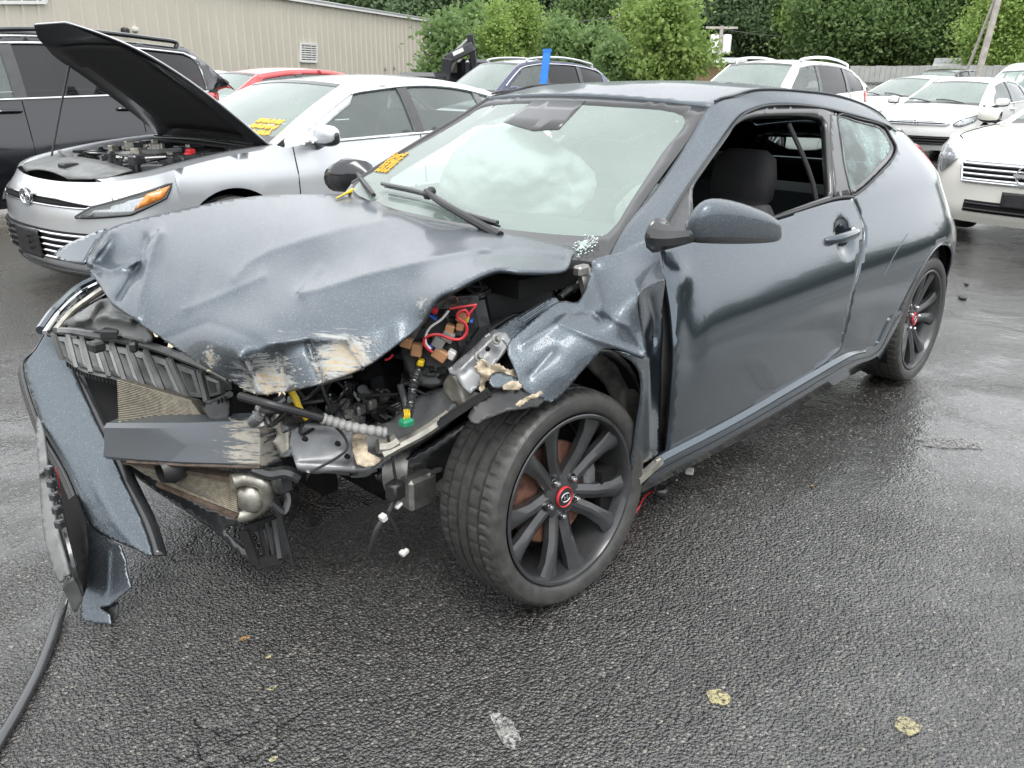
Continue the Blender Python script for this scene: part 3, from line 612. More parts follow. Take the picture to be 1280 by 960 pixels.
# ---- scraped hood paint: bare patches and cream scratches near the bent tip
def hood_material():
    k = N('scraped_wet_paint').set(Metallic=.8, Coat_Weight=.6, Coat_Roughness=.10)
    base = (.105, .126, .145)
    pos = k.tc.outputs['Object']
    def blob(c, r):
        x = k.n('ShaderNodeVectorMath', operation='DISTANCE'); k.l(pos, x.inputs[0]); x.inputs[1].default_value = tuple(c)
        return k.math('SUBTRACT', 1.0, k.math('DIVIDE', x.outputs['Value'], r))
    m1 = k.math('MAXIMUM', blob(P(345, 472, z=.71), .19), blob(P(430, 457, z=.76), .17))
    m1 = k.math('MAXIMUM', m1, k.math('MAXIMUM', blob(P(272, 447, z=.76), .07), blob(P(535, 385, z=.87), .06)))
    s1 = k.streak(55, 2.05, 14, 8, .75); s2 = k.streak(120, 2.35, 20, 4, .7); n2 = k.noise(34, 9, .78); n3 = k.noise(140, 4, .7)
    sc_ = k.math('MAXIMUM', s1, k.math('MULTIPLY', s2, .98)); scr = k.ramp(k.math('ADD', k.math('MULTIPLY', m1, .42), k.math('MULTIPLY', sc_, .85)), [(.66, 0.0), (.72, 1.0)])
    tan = k.ramp(k.math('ADD', k.math('ADD', k.math('MULTIPLY', m1, .62), k.math('MULTIPLY', n2, .50)), k.math('MULTIPLY', n3, .12)), [(.715, 0.0), (.755, 1.0)])
    tan = k.math('MULTIPLY', tan, k.ramp(k.math('ADD', k.math('MULTIPLY', s2, .7), k.math('MULTIPLY', n3, .3)), [(.44, .0), (.54, 1.0)]))
    c = k.mix(k.math('MULTIPLY', scr, .8), beadcol(k, k.mix(0.0, base, base), .34), (.42, .42, .40)); c = k.mix(tan, c, k.mix(k.noise(60, 4), (.50, .43, .31), (.26, .19, .11)))
    k.l(c, k.b.inputs['Base Color']); any_ = k.math('MAXIMUM', scr, tan)
    k.l(k.math('MULTIPLY_ADD', any_, -.75, .8), k.b.inputs['Metallic']); k.l(k.math('MULTIPLY_ADD', any_, .28, .36), k.b.inputs['Roughness'])
    k.l(k.math('MULTIPLY', k.math('SUBTRACT', 1.0, any_), .6), k.b.inputs['Coat Weight'])
    h = droplets(k); k.bump(h, 1.0, .003, inp='Coat Normal')
    b = k.bump(k.math('ADD', k.noise(220, 3), h), .6, .0022, inp=None); k.bump(k.math('MULTIPLY', any_, n2), .5, .006, prev=b)
    return k.m
M['paint_scraped'] = hood_material()

HC = [([(376,367),(406,359),(455,344),(510,331),(560,319),(610,312)], .0065, 5.5), ([(477,276),(430,285),(395,295),(340,312),(310,328),(293,348)], .0045, 6.5), ([(399,336),(388,350),(376,367)], .004, 4.5), ([(230,388),(285,365),(330,345)], .0035, 5), ([(205,425),(260,402),(335,430)], -.0035, 5), ([(300,446),(325,490)], .009, 3.2), ([(385,428),(402,477)], -.006, 3.5), ([(432,425),(455,457)], .006, 3), ([(350,440),(356,487)], -.005, 3), ([(183,296),(176,325),(160,355),(148,374)], -.009, 4), ([(176,325),(140,340),(112,330)], .006, 3), ([(200,292),(186,330),(178,362),(172,398)], .006, 4), ([(140,290),(124,312),(112,328)], .010, 5), ([(335,430),(380,423),(432,424)], .008, 6), ([(200,290),(178,318)], .006, 5), ([(250,345),(235,400)], -.004, 14), ([(330,345),(345,390)], .004, 12), ([(705,326),(655,320),(600,318)], -.006, 5)]
def hood():
    rear = [(417,243,.965),(451,241,.965),(500,266,.962),(587,284,.962),(660,297,.958),(715,311,.945)]
    left = [(714,321,.94),(703,338,.925),(655,339,.945),(617,337,.955),(568,360,.935),(543,374,.905)]
    front = [(528,402,.845),(500,427,.80),(455,458,.765),(400,479,.735),(355,489,.70),(320,493,.685),(282,473,.715),(241,449,.745),(174,404,.785),(140,377,.82),(125,357,.835),(108,329,.862)]
    right = [(117,308,.905),(136,287,.945),(165,276,.965),(230,261,.975),(290,249,.985),(350,243,.975)]
    inn = [(477,276,.957),(430,285,.955),(395,295,.946),(340,312,.925),(310,328,.905),(292,350,.885),
           (560,318,.945),(510,331,.930),(455,344,.912),(406,359,.892),(376,367,.878),
           (560,296,.946),(500,305,.936),(450,318,.922),(410,335,.900),(385,345,.885),
           (640,318,.950),(600,322,.948),(520,350,.910),(470,365,.888),(420,385,.865),(400,400,.850),(350,385,.858),(300,385,.850),(250,390,.838),
           (210,360,.862),(160,340,.868),(180,300,.935),(230,310,.925),(280,290,.948),(330,270,.962),(400,262,.962),
           (520,385,.872),(480,410,.832),(450,425,.812),(432,424,.815),(380,424,.815),(335,432,.812),(300,440,.800),(270,430,.802),(350,455,.762),(400,452,.775),(320,468,.732),
           (200,290,.947),(150,310,.915),(130,330,.868),(148,372,.826),(178,392,.805),(155,350,.858),(185,325,.898)]
    bl_ = rear+left+front+right
    h = psheet('hood', [p[:2] for p in bl_], bl_+inn, 2, [M['paint_scraped']], HERO, sp=3.2, thick=.010, smooth=6, lam=4e-3, creases=HC)
    me = h.data
    for v in me.vertices: v.co.z += .0022*min(1, max(0, v.co.x-.25)*4)*mnoise.noise(Vector((v.co.x*8, v.co.y*8, 0)))
    h['label'] = 'crumpled wet grey hood with scraped cream patches at its bent tip'
    # torn primer flakes along the split front edge
    mb = MB()
    E = crom(uvz(front[3:9]), 12)
    for i in range(0, len(E)-1):
        if random.random() < .55:
            a, b = E[i], E[i+1]; n = np.array([random.uniform(-.008, .014), random.uniform(-.006, .012), random.uniform(-.008, .012)])
            mb.add([a, b, (a+b)/2+n, a+n*.6], [(0, 1, 2, 3)])
    E = crom(uvz([(540,372,.905),(534,378,.88),(528,402,.845)]), 6)
    for i in range(len(E)-1):
        a, b = E[i], E[i+1]; n = np.array([random.uniform(.0, .012), random.uniform(.0, .012), random.uniform(0, .012)])
        mb.add([a, b, (a+b)/2+n], [(0, 1, 2)])
    mb.build('torn_edge', M['torn'], h)['kind'] = 'stuff'
    mb = MB(); mb.tube(uvz([(705,335,.915),(655,341,.930),(617,340,.94),(568,363,.92),(545,377,.89)]), .007, 6); mb.build('hood_seal', M['plastic'], h, smooth=True)
hood()

# ---- body side surface y = S(x, z)
_z = np.array([.05,.10,.17,.25,.35,.5,.58,.64,.69,.74,.80,.86,.92,1.0,1.05,1.1,1.2,1.3,1.36,1.42,1.5])
_y = np.array([.76,.80,.832,.850,.866,.881,.8850,.8835,.8755,.860,.837,.813,.790,.763,.742,.712,.652,.592,.544,.48,.38])
_zz = np.linspace(.05, 1.5, 400); _k = np.interp(_zz, _z, _y); _ker = np.hanning(25); _ker /= _ker.sum()
_kk = np.convolve(np.pad(_k, 12, 'edge'), _ker, 'valid')
def S(x, z):
    x, z = np.broadcast_arrays(np.asarray(x, float), np.asarray(z, float))
    y = np.interp(z, _zz, _kk)
    y = y+.024*np.exp(-((x+2.62)/.5)**2)*np.exp(-((z-.72)/.22)**2)
    y = y-.007*np.exp(-((z-.43)/.12)**2)*np.clip((x+2.3)/.3, 0, 1)
    xe = np.interp(z, [.2,.55,.7,.85,.95,1.1,1.3], [-3.40,-3.46,-3.42,-3.34,-3.26,-3.16,-2.9])
    t = np.clip((-2.62-x)/(-2.62-xe), 0, 1.15); y = y*(1-.36*t**3)
    up = np.clip((z-.98)/.35, 0, 1); y = y-.16*up*np.clip((-1.9-x)/1.2, 0, 1)
    return y
_T = np.linspace(.8, 7.5, 5000)
def hitS(u, v, off=0.):
    d = ray(u, v); X = CAM_POS+d*_T[:, None]; g = X[:, 1]-S(X[:, 0], X[:, 2])-off
    k = np.where(g <= 0)[0]
    if not len(k): return X[np.argmin(g)]
    i = k[0]
    if i == 0: return X[0]
    t = g[i-1]/(g[i-1]-g[i]+1e-12); return X[i-1]+(X[i]-X[i-1])*t
def HS(L, off=0., n=1):
    p = np.array([hitS(u, v, off) for u, v in L]); return crom(p, n) if n > 1 else p
def mirror(o, parent=None, name=None):
    me = o.data.copy(); co = np.empty(len(me.vertices)*3); me.vertices.foreach_get('co', co); co = co.reshape(-1, 3); co[:, 1] *= -1
    me.vertices.foreach_set('co', co.ravel()); me.flip_normals(); c = bpy.data.objects.new(name or o.name, me); COL.objects.link(c); c.parent = parent or o.parent
    for md in o.modifiers:
        s = c.modifiers.new(md.name, 'SOLIDIFY'); s.thickness = md.thickness; s.offset = md.offset
    return c
def sidepanel(name, xz, holes=(), mat='paint', off=0., sp=.028, thick=.012, parent=HERO, dent=None):
    V2, F = sheet2d(np.asarray(xz), sp, holes)
    y = S(V2[:, 0], V2[:, 1])+off
    if dent: y = y+dent(V2)
    return MO(name, np.column_stack([V2[:, 0], y, V2[:, 1]]), F, M[mat], parent, thick=thick, face=(-1, 9, 1))
XZ = lambda p: np.asarray(p)[:, [0, 2]]
door_front = [(826,306),(832,350),(839,385),(843,430),(841,480),(837,530),(833,566)]
door_bot = [(917,524),(993,480),(1020,461)]
door_rear = [(1041,442),(1051.6,429),(1058,405),(1065,368),(1072,337),(1080,300),(1078,276),(1065,246)]
belt = [(1041,248.5),(972.5,270.5),(900,290)]
dfr = HS(door_front)
dpoly = np.concatenate([crom(XZ(dfr), 5), crom(XZ(HS([(833,566)]+door_bot+door_rear)), 4)[1:], crom(XZ(HS([(1065,246)]+belt+[(826,306)])), 4)[1:-1]])
def ddent(V):
    c = hitS(862, 392)
    d = -.012*np.exp(-(((V[:, 0]-c[0])/.05)**2+((V[:, 1]-c[2]+.06)/.10)**2))
    c2 = hitS(850, 345); d += .010*np.exp(-(((V[:, 0]-c2[0])/.05)**2+((V[:, 1]-c2[2])/.05)**2))
    h = hitS(1056, 297); d += -.036*np.exp(-((((V[:, 0]-h[0])/.054)**2+((V[:, 1]-h[2])/.045)**2)**2))
    return d
DOOR = sidepanel('door', dpoly, dent=ddent)
mirror(DOOR)
# door handle: bar across the recess with a key cap
hc = hitS(1056, 297)
mb = MB(); a, b = hitS(1036, 302, .012), hitS(1075, 289, .012)
mb.tube([a+[0, -.02, 0], a*.75+b*.25+[0, .014, .004], a*.3+b*.7+[0, .014, .004], b+[0, -.012, 0]], [.010, .019, .019, .012], 12, 6)
mb.build('door_handle', M['paint'], DOOR, smooth=True, auto=None)
mb = MB(); mb.lathe([(0, .012), (.013, .010), (.016, 0)], hitS(1066, 289, .005), 16); mb.build('lock_cylinder', M['chrome'], DOOR, smooth=True)
# belt moulding
mb = MB(); mb.tube(HS([(1066,246),(1041,248.5),(972.5,270.5),(900,289),(864,297)], .004), .007, 6); mb.build('belt_moulding', M['plastic'], DOOR, smooth=True)
# window frame of the door
w_in = [(866,262),(866,236),(880,213),(910,170),(919,156),(935,147),(962,143),(1000,143),(1019,145),(1031,151),(1034.5,170),(1037,213),(1039,244)]
fr_out = [(828,304),(832,282),(864,229),(900,180),(926,147),(940,138),(961,132.5),(1000,132.5),(1041,138.5),(1047,180),(1052,215),(1064,246)]
win_xz = crom(XZ(HS(w_in)), 4); out_xz = crom(XZ(HS(fr_out)), 4)
bl = XZ(HS([(1064,246),(1041,248.5),(972.5,270.5),(900,289),(828,304)]))
hole = np.concatenate([win_xz, XZ(HS([(972.5,268),(920,282),(868,293)]))])
fo = np.concatenate([out_xz, bl[1:-1]])
fs = sidepanel('window_frame', fo, [hole], 'frit', .001, .02, .03, DOOR); 
mirror(fs)
# a-pillar black sail panel and mirror
def mirrorpod(flip=False):
    secs = [(857,279,300.5,.875),(864,266,302,.895),(874,253,302.5,.91),(888,246.5,303,.925),(912,249,303.5,.942),(938,257,303.5,.96),(960,266,302.5,.975),(972,274,301,.985),(977,281,297,.99)]
    V = []; seg = 20
    for u, vt, vb, y in secs:
        a, b = P(u, vt, y=y), P(u, vb, y=y); c = (a+b)/2; hh = np.linalg.norm(a-b)/2; up = (a-b)/2; dep = np.array([.62, .45, 0])*min(.075, hh*1.15)
        for k in range(seg):
            t = 2*PI*k/seg; ct, st = math.cos(t), math.sin(t)
            V.append(c+up*(abs(st)**.8 if st > 0 else -abs(st)**.35)+dep*np.sign(ct)*abs(ct)**(.8 if st > 0 else .6))
    n = len(secs); F = [(i*seg+k, i*seg+(k+1) % seg, (i+1)*seg+(k+1) % seg, (i+1)*seg+k) for i in range(n-1) for k in range(seg)]+[tuple(range(seg)), tuple((n-1)*seg+k for k in range(seg))]
    fm = []
    for i in range(n-1):
        for k in range(seg):
            t = (k+.5)/seg*2*PI; fm.append(1 if math.sin(t) < -.45 else 0)
    fm += [1, 0]
    o = MO('wing_mirror', V, F, [M['paint_beaded'], M['plastic_wet']], HERO, fm=fm)
    s = o.modifiers.new('smooth', 'SUBSURF'); s.levels = 1; s.render_levels = 1
    mb = MB(); a = P(834,296, y=.86); b = P(866,293, y=.905)
    mb.tube([a+[.0,-.03,0], a, b, b+[-.02,.03,0]], [.05, .035, .022, .02], 10, 5); mb.build('mirror_arm', M['plastic_wet'], o, smooth=True)
    return o
mirrorpod()
sp_ = sidepanel('mirror_sail', np.concatenate([XZ(HS([(829,303),(833,283),(862,236),(864,262),(866,296)]))]), (), 'plastic_wet', .004, .02, .02)
mirror(sp_)
# ---- quarter panel with arch, quarter glass
RC, RR_ = np.array([-2.65, .325]), .365
qrear = XZ(HS([(1065,246),(1078,276),(1080,300),(1072,337),(1065,368),(1058,405),(1051.6,429),(1041,442),(1020,461)]))
qrear = crom(qrear, 4)[::-1]; qrear[:, 0] -= .004
arch = [RC+RR_*np.array([math.cos(t), math.sin(t)]) for t in np.radians(np.linspace(-14, 188, 40))]
sill_end = XZ(HS([(1060,442),(1085,438),(1095,432)]))
rearbits = np.array([(-3.05,.22),(-3.30,.25),(-3.43,.40),(-3.46,.55),(-3.43,.68),(-3.37,.80),(-3.31,.90),(-3.25,.97),(-3.20,1.04),(-3.17,1.10)])
rail_q = XZ(HS([(1120,167),(1104,155.5),(1075,146),(1043,139)], 0)); rail_q = rail_q[rail_q[:, 0] > -2.85]+[0, .006]
qo = np.concatenate([qrear[:-1], XZ(HS([(1065,246)])), XZ(HS([(1052,215),(1047,180),(1043,139)])), rail_q[::-1][1:], np.array([(-2.95,1.184),(-3.06,1.147)]), rearbits[::-1], np.array(arch)[::-1], ])
qglass_px = [(1047,144),(1075,149),(1103,157),(1114,172),(1120,184),(1117,196),(1100,216),(1079,236),(1064,243),(1056,215),(1051,180)]
qg = crom(XZ(HS(qglass_px)), 4, True)
Q = sidepanel('quarter_panel', qo, [qg], 'paint', 0, .028, .012)
Q2 = mirror(Q)
qring = crom(XZ(HS([(1050,148),(1074,153.5),(1100,161),(1109,173),(1114,184),(1110,195),(1095,211),(1077,229),(1066,235),(1060,213),(1055,180)])), 4, True)
f1 = sidepanel('quarter_glass_border', qg, [qring], 'frit', -.004, .02, .006, Q); mirror(f1, Q2)
def crazed():
    k = N('crazed_safety_glass'); k.t.nodes.remove(k.b)
    tr = k.n('ShaderNodeBsdfTransparent'); tr.inputs[0].default_value = (.5, .8, .74, 1)
    di = k.n('ShaderNodeBsdfDiffuse'); gl = k.n('ShaderNodeBsdfGlossy'); gl.inputs['Roughness'].default_value = .12
    e = k.n('ShaderNodeTexVoronoi', feature='DISTANCE_TO_EDGE'); e.inputs['Scale'].default_value = 70; k.l(k.tc.outputs['Object'], e.inputs['Vector'])
    crack = k.ramp(e.outputs['Distance'], [(.02, .75), (.12, .4)]); big = k.ramp(k.noise(5, 4), [(.40, .15), (.62, 1.0)])
    di.inputs[0].default_value = (.42, .64, .58, 1)
    m1 = k.n('ShaderNodeMixShader'); k.l(k.math('MULTIPLY', k.math('MULTIPLY', crack, big), .8), m1.inputs[0]); k.l(tr.outputs[0], m1.inputs[1]); k.l(di.outputs[0], m1.inputs[2])
    m2 = k.n('ShaderNodeMixShader'); fr = k.n('ShaderNodeFresnel'); fr.inputs[0].default_value = 1.5
    b = k.n('ShaderNodeBump'); b.inputs['Strength'].default_value = .6; b.inputs['Distance'].default_value = .002; k.l(e.outputs['Distance'], b.inputs['Height']); k.l(b.outputs[0], gl.inputs['Normal'])
    k.l(fr.outputs[0], m2.inputs[0]); k.l(m1.outputs[0], m2.inputs[1]); k.l(gl.outputs[0], m2.inputs[2]); k.l(m2.outputs[0], k.out.inputs[0]); return k.m
M['crazed'] = crazed()
g1 = sidepanel('quarter_glass', qring, (), 'crazed', -.006, .03, 0, Q); mirror(g1, Q2); g1['label'] = 'rear side glass crazed all over into pale green crumbs'
mb = MB(); mb.tube(np.array([[a, S(a, b)+.002, b] for a, b in qg]), .005, 6, smooth=False, closed=True); mb.build('quarter_glass_seal', M['plastic'], Q, smooth=True)
# b pillar cover between door glass and quarter glass
bp = sidepanel('pillar_cover', np.concatenate([XZ(HS([(1038,142),(1046,144),(1051,180),(1056,215),(1064,244)])), XZ(HS([(1042,247),(1040,213),(1037,170)]))]), (), 'frit', .004, .02, .008); mirror(bp)
# bright fold in the quarter below the shoulder
mb = MB(); mb.tube(np.array([hitS(u, v, .0005) for u, v in [(1135,292),(1122,312),(1112,330),(1103,347)]]), .0022, 4); mb.build('body_crease', M['paint'], Q, smooth=True)
# arch lip and dark wheel housing
mb = MB(); mb.tube(np.array([[a[0], S(a[0], a[1])-.006, a[1]] for a in arch]), .008, 6, smooth=False); mb.build('arch_lip', M['paint'], Q, smooth=True)
def housing(cx, cz, r, y0, y1, parent, name='wheel_housing', a0=-25, a1=205):
    t = np.radians(np.linspace(a0, a1, 30)); V = [(cx+r*math.cos(a), y, cz+r*math.sin(a)) for y in (y0, y1) for a in t]; n = len(t)
    F = [(i, i+1, n+i+1, n+i) for i in range(n-1)]+[tuple(range(n, 2*n))]
    return MO(name, V, F, M['dark'], parent, auto=40)
housing(-2.65, .325, .37, .855, .50, HERO); housing(-2.65, .325, .37, -.855, -.50, HERO)
# ---- side skirt
def skirt():
    top = HS([(822,574),(833,566),(917,523),(993,479),(1040,452),(1062,441),(1085,437),(1097,430),(1107,410),(1115,396),(1126,388)], .006)
    mid = np.concatenate([HS([(822,585),(835,577),(918,534),(994,490),(1040,462),(1066,448)], .022), HS([(1086,443)], .015), HS([(1099,434),(1110,413),(1117,400),(1127,390)], .008)])
    low = np.concatenate([HS([(790,622),(838,597),(920,553),(1000,507),(1050,477)], .014), HS([(1078,462),(1093,455),(1106,443),(1114,425),(1120,410),(1128,393)], .005)])
    low2 = low+np.array([0, -.10, -.012])
    pts = []
    for r in (top+[0, -.015, 0], top, mid, low, low2): pts.append(crom(r, 6))
    pts = np.array(pts); R_, C_ = pts.shape[:2]
    V = pts.reshape(-1, 3); F = [(i*C_+j, i*C_+j+1, (i+1)*C_+j+1, (i+1)*C_+j) for i in range(R_-1) for j in range(C_-1)]
    F += [tuple(i*C_ for i in range(R_))]
    o = MO('side_skirt', V, F, M['paint'], HERO, auto=70, face=(-1.3, 9, .6)); mirror(o)
    V = []; 
    for a, b in zip(crom(mid, 3), crom(low, 3)): V += [a*.8+b*.2+[0, .002, 0], a*.55+b*.45+[0, .004, 0]]
    MO('skirt_crease', V, [(2*i, 2*i+1, 2*i+3, 2*i+2) for i in range(len(V)//2-1)], M['paint'], o)
    return o
skirt()
# ---- roof, a-pillar rails, windshield, hatch
roof_ctl = np.array([(-1.085+.050*(1-(y/.548)**2), y, 1.3255+.024*(1-(y/.548)**2)) for y in (-.548,-.42,-.28,-.14,0,.14,.28,.42,.548)])
R_c = list(roof_ctl)+[np.array(p) for p in [(-1.40,.55,1.372),(-1.40,0,1.392),(-1.40,-.55,1.37),(-1.72,.545,1.366),(-1.72,0,1.400),(-1.72,-.545,1.366),(-2.15,.53,1.340),(-2.15,0,1.390),(-2.15,-.53,1.340),(-2.62,.50,1.275),(-2.62,0,1.335),(-2.62,-.50,1.275),(-2.95,.46,1.198),(-2.95,0,1.262),(-2.95,-.46,1.198),(-3.17,.43,1.11),(-3.17,0,1.150),(-3.17,-.43,1.11),(-3.27,0,1.105)]]
R_c = np.array(R_c); fR = tps(R_c[:, :2], R_c[:, 2], 1e-3)
seam = [(888,131.5),(897,120.5)]
def roofsheet():
    rail = np.array([(-1.14,.540),(-1.40,.545),(-1.72,.54),(-2.15,.525),(-2.55,.500)])
    hdr = np.array([(p[0]+.004, p[1]) for p in roof_ctl])
    o = np.concatenate([crom(hdr, 4), crom(rail, 3), crom(rail*[1, -1], 3)[::-1]])
    V2, F = sheet2d(o, .045); V = np.column_stack([V2, fR(V2)])
    r = MO('roof', V, F, M['paint_beaded'], HERO, thick=.02, face=(-2, 0, 9))
    rear = np.array([(-2.55,.500),(-2.75,.482),(-2.95,.455),(-3.17,.43)]); tipc = np.array([(-3.17-.095*(1-(y/.5)**2), y) for y in (.36,.24,.12,0,-.12,-.24,-.36)]); ro = np.concatenate([crom(rear, 3), tipc, crom(rear*[1, -1], 3)[::-1]])
    gl = np.array([(-2.60,.40),(-2.90,.38),(-3.08,.35),(-3.08,-.35),(-2.90,-.38),(-2.60,-.40)])
    V2, F = sheet2d(ro, .045, [gl]); hf = MO('hatch_frame', np.column_stack([V2, fR(V2)]), F, M['paint'], HERO, thick=.02, face=(-2, 0, 9))
    V2, F = sheet2d(gl, .06); MO('hatch_glass', np.column_stack([V2, fR(V2)-.006]), F, M['glass'], hf, face=(-2, 0, 9))
    # lining, seen through the glass
    V2, F = sheet2d(o*[1, .95], .12); MO('headliner', np.column_stack([V2, fR(V2)-.05]), F, M['headliner'], r)
roofsheet()
def rails():
    # strip between windshield / roof edge and door opening, following the pillar up and over the roof
    inn = [P(757,331,y=.675), P(781,285,y=.655), P(820,235,y=.62), P(858,180,y=.58), P(889,131,y=.548)]
    inn += [np.array([x, y, float(fR([(x, y)])[0])]) for x, y in [(-1.25,.54),(-1.40,.546),(-1.72,.541),(-2.15,.526),(-2.62,.496),(-2.95,.456),(-3.17,.43)]]
    out = list(HS([(824,304),(828,285),(862,229),(898,180),(924,147),(940,137),(961,131.5),(1000,131.5),(1043,138),(1104,155),(1130,172)]))
    a = crom(inn, 12); b = crom(out, 12)
    # resample both to equal counts by their own length
    def rs(p, n):
        d = np.r_[0, np.cumsum(np.linalg.norm(np.diff(p, axis=0), axis=1))]; return np.column_stack([np.interp(np.linspace(0, d[-1], n), d, p[:, i]) for i in range(3)])
    # match by x
    n = 90; a = rs(a, n); b = np.concatenate([b[b[:, 0] > -2.85], [[-2.95, S(-2.95, 1.178), 1.178], [-3.06, S(-3.06, 1.142), 1.142], [-3.17, S(-3.17,1.10), 1.10]]]); b = rs(b, n)
    V = []; W_ = 7
    for i in range(n):
        ch = np.linalg.norm(a[i]-b[i])
        for j in range(W_):
            t = j/(W_-1); p = a[i]*(1-t)+b[i]*t; bulge = .07*ch*4*t*(1-t)*.5
            V.append(p+np.array([.25, .62, .62])*bulge)
    F = [(i*W_+j, i*W_+j+1, (i+1)*W_+j+1, (i+1)*W_+j) for i in range(n-1) for j in range(W_-1)]
    o = MO('roof_rail', V, F, M['paint_beaded'], HERO, thick=.02, face=(-1.5, 9, 9))
    fi = [P(440,229, y=-.705), P(490,197, y=-.665), P(531,172, y=-.63), P(572,148, y=-.59), P(612,123, y=-.549)]+[p*[1, -1, 1] for p in inn[5:]]
    fa_ = rs(crom(fi, 12), n); V2 = []        # the far rail drops away outwards from the glass edge
    for i in range(n):
        q = fa_[i]+np.array([0, -.10, -.10]) if i < 40 else np.array([b[i][0], -b[i][1], min(b[i][2], fa_[i][2]-.05)])
        for j in range(W_): t = j/(W_-1); V2.append(fa_[i]*(1-t)+q*t-np.array([0, 0, .004]))
    MO('roof_rail', V2, F, M['paint_beaded'], HERO, thick=.02, face=(-1.5, -9, 9))
    mb = MB(); mb.tube(fa_[:34], .007, 6, smooth=False); mb.build('windshield_seal', M['plastic'], HERO, smooth=True)
    mb = MB(); mb.tube(a[26:80]+[0, 0, .003], .004, 5, smooth=False); q = mb.build('roof_ditch_seal', M['plastic'], HERO, smooth=True); mirror(q)
    mb = MB(); mb.tube(b[2:70]+[0, .004, 0], .005, 5, smooth=False); q = mb.build('door_opening_seal', M['plastic'], HERO, smooth=True)
rails()
# windshield surface x(y, z)
w_c = list(roof_ctl-np.array([.002,0,.004]))+list(uvy([(757,331,.675),(820,235,.62),(858,180,.58)]))
FARP = uvy([(440,229,-.705),(490,197,-.665),(531,172,-.63),(572,148,-.59)])
w_c = [p for p in w_c]+list(FARP)+[np.array((-.28,0,.93)), np.array((-.30,.35,.925)), np.array((-.30,-.35,.925)), np.array((-.665,0,1.145)),np.array((-.20,0,.885))]
w_c = np.array(w_c); fW = tps(w_c[:, 1:], w_c[:, 0], 1e-3)
def windshield():
    yb, yt = .67, .545
    top = crom(np.array([(p[1]*.995, p[2]-.003) for p in roof_ctl]), 2)
    o = np.concatenate([top, np.array([(.62,1.06-.0),(.672,.905),(.60,.885),(0,.895),(-.60,.905)]), FARP[:, 1:]])
    o = o[np.argsort(0*o[:, 0], kind='stable')]
    # top runs from right (-y) to left (+y); then down the left pillar and back
    def sheet(name, poly, holes, mat, off, sp, par, thick=0):
        V2, F = sheet2d(poly, sp, holes); return MO(name, np.column_stack([fW(V2)+off, V2[:, 0], V2[:, 1]]), F, mat, par, face=(9, 0, 9), thick=thick)
    inner = crom(np.array([(-.49,1.290),(-.2,1.312),(.2,1.312),(.485,1.290),(.535,1.18),(.585,1.05),(.605,.985),(.565,.962),(.3,.958),(-.3,.958),(-.60,.975),(-.675,1.01),(-.645,1.065),(-.61,1.125),(-.572,1.185),(-.535,1.245)]), 5, True)
    ws = sheet('windshield', inner, [], M['glass_ws'], 0, .05, HERO); ws['label'] = 'wet misted windshield with cracked lower corner'
    sheet('glass_border', o, [inner], M['frit'], .0015, .03, ws, .004)
    # dark block round the rear view mirror
    px = [(631,152),(668,126),(733,126),(700,161),(668,163)]
    q = []
    for u, v in px:
        d = ray(u, v); X = CAM_POS+d*np.linspace(1.5, 4.5, 3000)[:, None]; g = X[:, 0]-fW(X[:, 1:]); i = np.where(g < 0)[0][0]; q.append(X[i])
    q = np.array(q); sheet('mirror_mount_border', q[:, 1:], [], M['frit'], .006, .03, ws, .003)
    def onws(L):
        r = []
        for u, v in L:
            d = ray(u, v); X = CAM_POS+d*np.linspace(1.2, 4.5, 3000)[:, None]; g = X[:, 0]-fW(X[:, 1:]); i = np.where(g < 0)[0][0]; r.append(X[i])
        return np.array(r)
    # yellow grease-pencil marks: three rows of scrawled strokes
    mb = MB(); A = onws([(468,215),(495,192),(512,192),(484,217)])
    def bil(t, s): return (A[0]*(1-t)+A[1]*t)*(1-s)+(A[3]*(1-t)+A[2]*t)*s
    for r in range(4):
        t = .02
        while t < .9:
            w_ = random.uniform(.10, .22); k_ = int(w_*46)+3
            mb.tube([bil(min(1, t+w_*(q+random.uniform(-.3, .3))/k_), (r+.18+.66*(q % 2)+random.uniform(-.12, .12))/4)+np.array([.004, 0, .003]) for q in range(k_)], .0026, 4, 2); t += w_+.035
    mb.build('marker_writing', M['sticker'], ws)
    # shattered star at the lower left corner
    mb = MB(); c = onws([(732,308)])[0]+[.006, 0, .004]
    e1 = np.array([-.45, 0, .30]); e1 /= np.linalg.norm(e1); e2 = np.array([0, 1, 0]); nn_ = np.array([.55, 0, .83])
    for k in range(150):
        a = random.uniform(0, 2*PI); rr = abs(random.gauss(0, .022)); b0 = c+(math.cos(a)*e1*1.25+math.sin(a)*e2*.85)*rr+nn_*.002; s_ = random.uniform(.002, .006)
        w3 = [b0+(math.cos(t)*e1+math.sin(t)*e2)*s_*random.uniform(.5, 1.2)+nn_*random.uniform(-.001, .002) for t in (0, 1.8, 3.9)]; mb.add(w3, [(0, 1, 2)])
    for k in range(9):
        a = random.uniform(0, 2*PI); L = random.uniform(.02, .045); dr = math.cos(a)*e1+math.sin(a)*e2; mb.tube([c+dr*.01+nn_*.001, c+dr*L+nn_*.001], .0006, 4, smooth=False)
    mb.build('crack_star', simple('glass_crumbs', (.46, .58, .54), .2, coat=.5, var=.3, vs=80), ws)
    # wiper
    A = onws([(486,236),(545,250),(585,272),(630,286)])+np.array([.03, 0, .022])
    mb = MB(); mb.tube(A, .0085, 8); mb.tube(A-np.array([.012, 0, .012]), .004, 6)
    w = mb.build('wiper_blade', M['plastic_wet'], HERO, smooth=True)
    mb = MB(); B = np.concatenate([onws([(545,250),(560,262),(585,277)])+np.array([.045, 0, .035]), [P(625,295, z=.955)]]); mb.tube(B, [.010, .011, .012, .016], 8)
